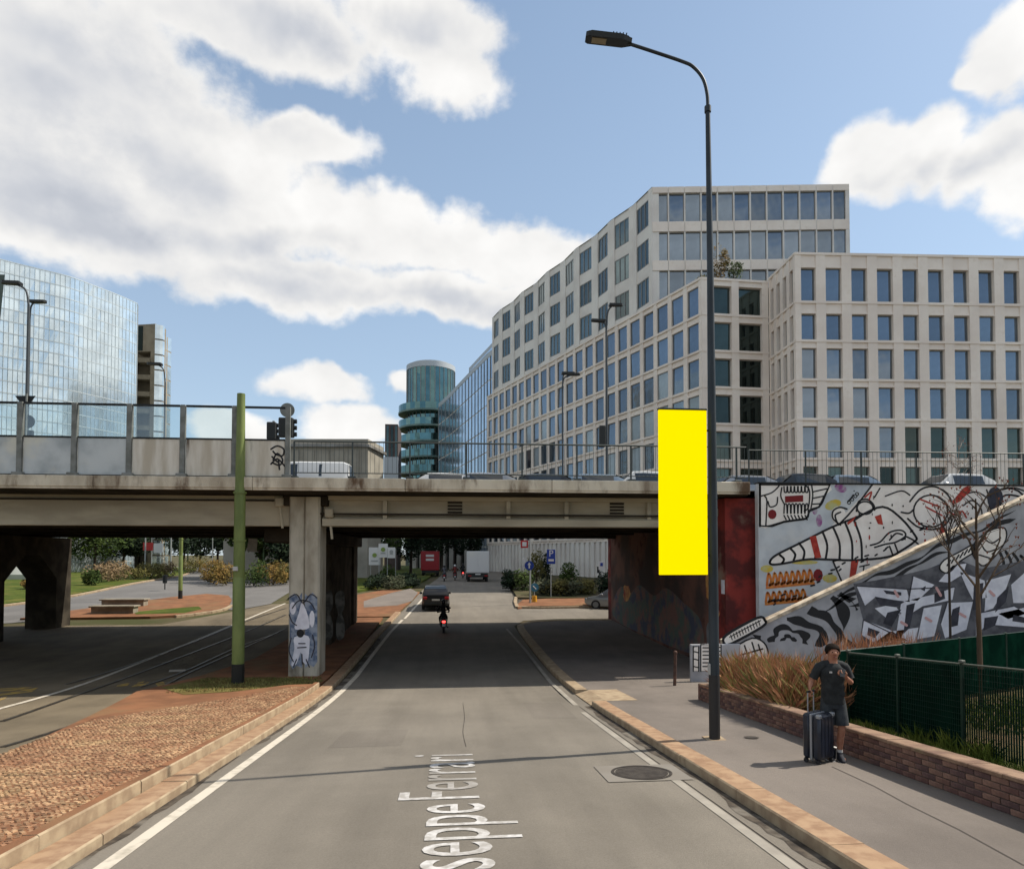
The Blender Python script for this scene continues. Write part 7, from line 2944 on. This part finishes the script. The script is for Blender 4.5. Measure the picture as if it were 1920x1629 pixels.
# phone, a thing of its own
phn = MB()
Mp = PM @ Matrix.Translation((.045, -.235, 1.365)) @ Matrix.Rotation(R(-38), 4, 'X') @ Matrix.Rotation(R(14), 4, 'Y')
phn.bbox(-.036, .036, -.005, .005, -.075, .075, .004, 0, Mp)
o = phn.build('mobile_phone', M_phone)
tag(o, 'dark mobile phone held up by the walking person', 'phone')
# suitcase
M_case = mat('case_navy', S(44, 54, 74, .42), .45, S(34, 42, 58, .4), 4, 3, coat=.2)
M_silver = mat('case_silver', S(186, 190, 196, .6), .4, metal=.5)
hp_ = PM @ Vector((-.355, -.055, 1.04))
_o = Matrix.Rotation(R(28), 3, 'Z') @ Vector((0, .12, 0))
sp_ = Vector((hp_.x - _o.x, hp_.y - _o.y, g(hp_.y - _o.y) + .12))
sc = thing('suitcase', 'navy hard-shell suitcase with silver frame standing beside the person', 'suitcase', sp_)
SM = Matrix.Translation(sp_) @ Matrix.Rotation(R(28), 4, 'Z')
mb = MB()
mb.bbox(-.20, .20, -.145, -.018, .07, .74, .035, 0, SM)
o_ = mb.build('front_shell', M_case, sc, smooth=True)
for k in range(4):
    mb = MB()
    x = -.13 + k * .087
    mb.bbox(x - .012, x + .012, -.152, -.143, .12, .69, .004, 0, SM)
    mb.build('rib', M_case, o_)
mb = MB()
mb.bbox(-.20, .20, .018, .145, .07, .74, .035, 0, SM)
mb.build('back_shell', M_case, sc, smooth=True)
mb = MB()
mb.bbox(-.206, .206, -.017, .017, .064, .746, .01, 0, SM)
mb.build('frame', M_silver, sc)
for sx in (-1, 1):
    mb = MB()
    mb.bbox(sx * .17 - .035, sx * .17 + .035, -.15, -.08, .69, .748, .012, 0, SM)
    mb.build('corner_guard', M_silver, sc)
    mb = MB()
    mb.tube([SM @ Vector((sx * .075, .12, .74)), SM @ Vector((sx * .075, .12, 1.035))], .010, 8)
    mb.build('handle_rod', M_silver, sc)
    for sy in (-.1, .1):
        mb = MB()
        mb.disc((sx * .16, sy, .036), .034, (1, 0, 0), .03, 14)
        mb.box(sx * .16 - .02, sx * .16 + .02, sy - .018, sy + .018, .045, .075)
        xform(mb, SM).build('wheel', M_tyre, sc)
mb = MB()
mb.tube([SM @ Vector((-.095, .12, 1.04)), SM @ Vector((.095, .12, 1.04))], .016, 8)
mb.build('grip', M_head, sc)
mb = MB()
mb.bbox(.202, .216, -.06, .06, .36, .50, .006, 0, SM)
mb.build('side_latch', M_silver, sc)
# small bag with white papers at the feet
bp = G(1552, 1421, .12)
bg_ = thing('shoulder_bag', 'small dark bag with white paper on top, at the feet of the person', 'bag', bp)
BM = Matrix.Translation(bp) @ Matrix.Rotation(R(-12), 4, 'Z')
mb = MB()
mb.bbox(-.085, .095, -.10, .02, .0, .19, .025, 0, BM)
mb.build('body', mat('bag_navy', S(36, 40, 60, .4), .8), bg_, smooth=True)
mb = MB()
mb.bbox(-.09, .12, -.09, .0, .192, .204, .003, 0, BM @ Matrix.Rotation(R(12), 4, 'Y'))
mb.build('paper', M_sole, bg_)


# ---------------------------------------------------------------- scooters with riders
def scooter(label_s, label_p, loc, mbody, mjack, mhelm, light=False, H=1.0, yaw=0.0):
    Mx = Matrix.Translation(Vector(loc)) @ Matrix.Rotation(yaw, 4, 'Z')
    so = thing('scooter', label_s, 'scooter', loc)
    for yy in (-.55, .68):
        m_ = MB()
        m_.disc((0, yy, .24), .24, (1, 0, 0), .11, 18)
        w_ = xform(m_, Mx).build('wheel', M_tyre, so, smooth=True)
        m_ = MB()
        m_.disc((0, yy, .24), .13, (1, 0, 0), .12, 12)
        xform(m_, Mx).build('rim', M_rim, w_)
    m_ = loft([(0, -.30, .30, .15, .34), (0, -.32, .48, .19, .42), (0, -.34, .62, .19, .46), (0, -.30, .72, .15, .42)], 16)
    xform(m_, Mx).build('rear_body', mbody, so, smooth=True)
    m_ = loft([(0, -.2, .72, .15, .40), (0, -.2, .79, .14, .38)], 14)
    xform(m_, Mx).build('seat', M_tyre, so, smooth=True)
    m_ = MB()
    m_.add([(-.2, .42, .32), (.2, .42, .32), (.17, .52, .92), (-.17, .52, .92), (-.2, .46, .32), (.2, .46, .32), (.17, .56, .92), (-.17, .56, .92)], [(0, 1, 2, 3), (4, 7, 6, 5), (0, 4, 5, 1), (3, 2, 6, 7), (1, 5, 6, 2), (0, 3, 7, 4)])
    m_.box(-.17, .17, 0, .46, .27, .33)
    xform(m_, Mx).build('leg_shield', mbody, so)
    m_ = MB()
    m_.tube([(-.33, .45, 1.0), (-.1, .52, 1.02), (.1, .52, 1.02), (.33, .45, 1.0)], .02, 7)
    m_.tube([(0, .70, .24), (0, .53, 1.02)], .035, 7)
    for sx in (-1, 1):
        m_.tube([(sx * .25, .5, 1.0), (sx * .34, .5, 1.2)], .008, 5)
        m_.disc((sx * .36, .49, 1.23), .055, (0, 1, 0), .015, 12)
    xform(m_, Mx).build('handlebar', M_head, so)
    m_ = MB()
    m_.bbox(-.09, .09, -.80, -.74, .55, .66, .02)
    mt = mat('tail_light_on', (.6, .02, .02), .3, emit=(1, .06, .05), estr=2.5) if light else M_tail
    xform(m_, Mx).build('tail_light', mt, so)
    m_ = MB()
    m_.box(-.09, .09, -.82, -.80, .36, .5)
    m_.tube([(0, -.62, .5), (0, -.82, .36)], .02, 5)
    xform(m_, Mx).build('number_plate', M_plate, so)
    m_ = MB()
    m_.box(-.10, .10, -.74, -.4, .44, .5)
    m_.tube([(.2, -.75, .32), (.2, -.2, .28)], .05, 8)
    xform(m_, Mx).build('exhaust', M_head, so)
    # rider
    po = thing('person', label_p, 'person', (Mx @ Vector((0, -.15, .79))))
    Jr = {'pelvis': (0, -.15, .88, .14), 'belly': (0, -.13, 1.03, .14), 'chest': (0, -.08, 1.23, .155), 'upper': (0, -.05, 1.36, .11), 'neck': (0, -.02, 1.45, .06), 'jaw': (0, .01, 1.51, .08), 'skull': (0, .0, 1.59, .10),
          'shR': (-.18, -.05, 1.36, .07), 'elR': (-.31, .14, 1.12, .052), 'wrR': (-.30, .40, 1.04, .038), 'hdR': (-.29, .46, 1.02, .04), 'shL': (.18, -.05, 1.36, .07), 'elL': (.31, .14, 1.12, .052), 'wrL': (.30, .40, 1.04, .038), 'hdL': (.29, .46, 1.02, .04),
          'hipR': (-.10, -.10, .86, .105), 'knR': (-.19, .32, .72, .075), 'anR': (-.16, .22, .40, .05), 'toR': (-.17, .36, .36, .045), 'hipL': (.10, -.10, .86, .105), 'knL': (.19, .32, .72, .075), 'anL': (.16, .22, .40, .05), 'toL': (.17, .36, .36, .045)}
    Er = [('pelvis', 'belly'), ('belly', 'chest'), ('chest', 'upper'), ('upper', 'neck'), ('neck', 'jaw'), ('jaw', 'skull'), ('upper', 'shR'), ('shR', 'elR'), ('elR', 'wrR'), ('wrR', 'hdR'), ('upper', 'shL'), ('shL', 'elL'), ('elL', 'wrL'), ('wrL', 'hdL'),
          ('pelvis', 'hipR'), ('hipR', 'knR'), ('knR', 'anR'), ('anR', 'toR'), ('pelvis', 'hipL'), ('hipL', 'knL'), ('knL', 'anL'), ('anL', 'toL')]
    rm_ = skin_mesh('rider', Jr, Er, 'pelvis', 1)
    m_ = mesh_to_mb(rm_)
    for sx in (-1, 1):
        h2_ = hand_mb((sx * .30, .40, 1.04), (-.02 * sx, .9, -.2), (0, -.1, -1), 1.6, 1.0, sx)
        m_.add(h2_.v, h2_.f)
    xform(m_, Mx).build('body', mjack, po, smooth=True)
    m_ = loft([(0, .0, 1.50, .10, .115), (0, -.0, 1.56, .13, .15), (0, -.0, 1.64, .132, .152), (0, -.0, 1.70, .105, .12), (0, -.0, 1.735, .05, .06)], 16)
    xform(m_, Mx).build('helmet', mhelm, po, smooth=True)
    m_ = MB()
    m_.add([(-.10, .155, 1.56), (.10, .155, 1.56), (.095, .158, 1.65), (-.095, .158, 1.65)], [(0, 1, 2, 3)])
    xform(m_, Mx).build('visor', M_cglass, po)
    return so


M_jack = mat('jacket_black', S(34, 34, 38, .4), .85)
M_jred = mat('jacket_red', S(170, 70, 60, .5), .85, S(120, 50, 50, .5), 5, 3)
M_jgrey = mat('jacket_grey', S(150, 150, 156, .5), .85, S(60, 60, 70, .4), 6, 3)
M_helm = mat('helmet_black', (.015, .015, .018), .25)
M_helw = mat('helmet_white', S(210, 210, 210, .7), .3)
p = G(831, 1188)
scooter('dark scooter with glowing red tail light under the bridge shadow edge', 'scooter rider in black with dark helmet, entering the sunlight', (p.x, p.y + .8, g(p.y + .8)), M_helm, M_jack, M_helm, True, yaw=R(2))
p = C(853, 1080, 74)
scooter('middle of the three far scooters, left of the white lorry', 'rider in red jacket on the middle far scooter', (p.x, p.y, g(p.y)), M_helm, M_jred, M_helw, False)
p = C(868, 1075, 80)
scooter('rightmost far scooter next to the white lorry', 'rider in dark clothes on the scooter next to the white lorry', (p.x, p.y, g(p.y)), mat('paint_red', (0, 0, 0)), M_jack, M_helm, True)
p = C(833, 1082, 72)
scooter('leftmost far scooter beside the red lorry', 'rider in grey jacket on the scooter beside the red lorry', (p.x, p.y, g(p.y)), mat('paint_maroon', S(96, 30, 40, .5), .4), M_jgrey, M_helm, False)

for o in bpy.data.objects:
    if o.type == 'MESH' and o.parent is None and 'kind' not in o and 'label' not in o:
        o['kind'] = 'structure'
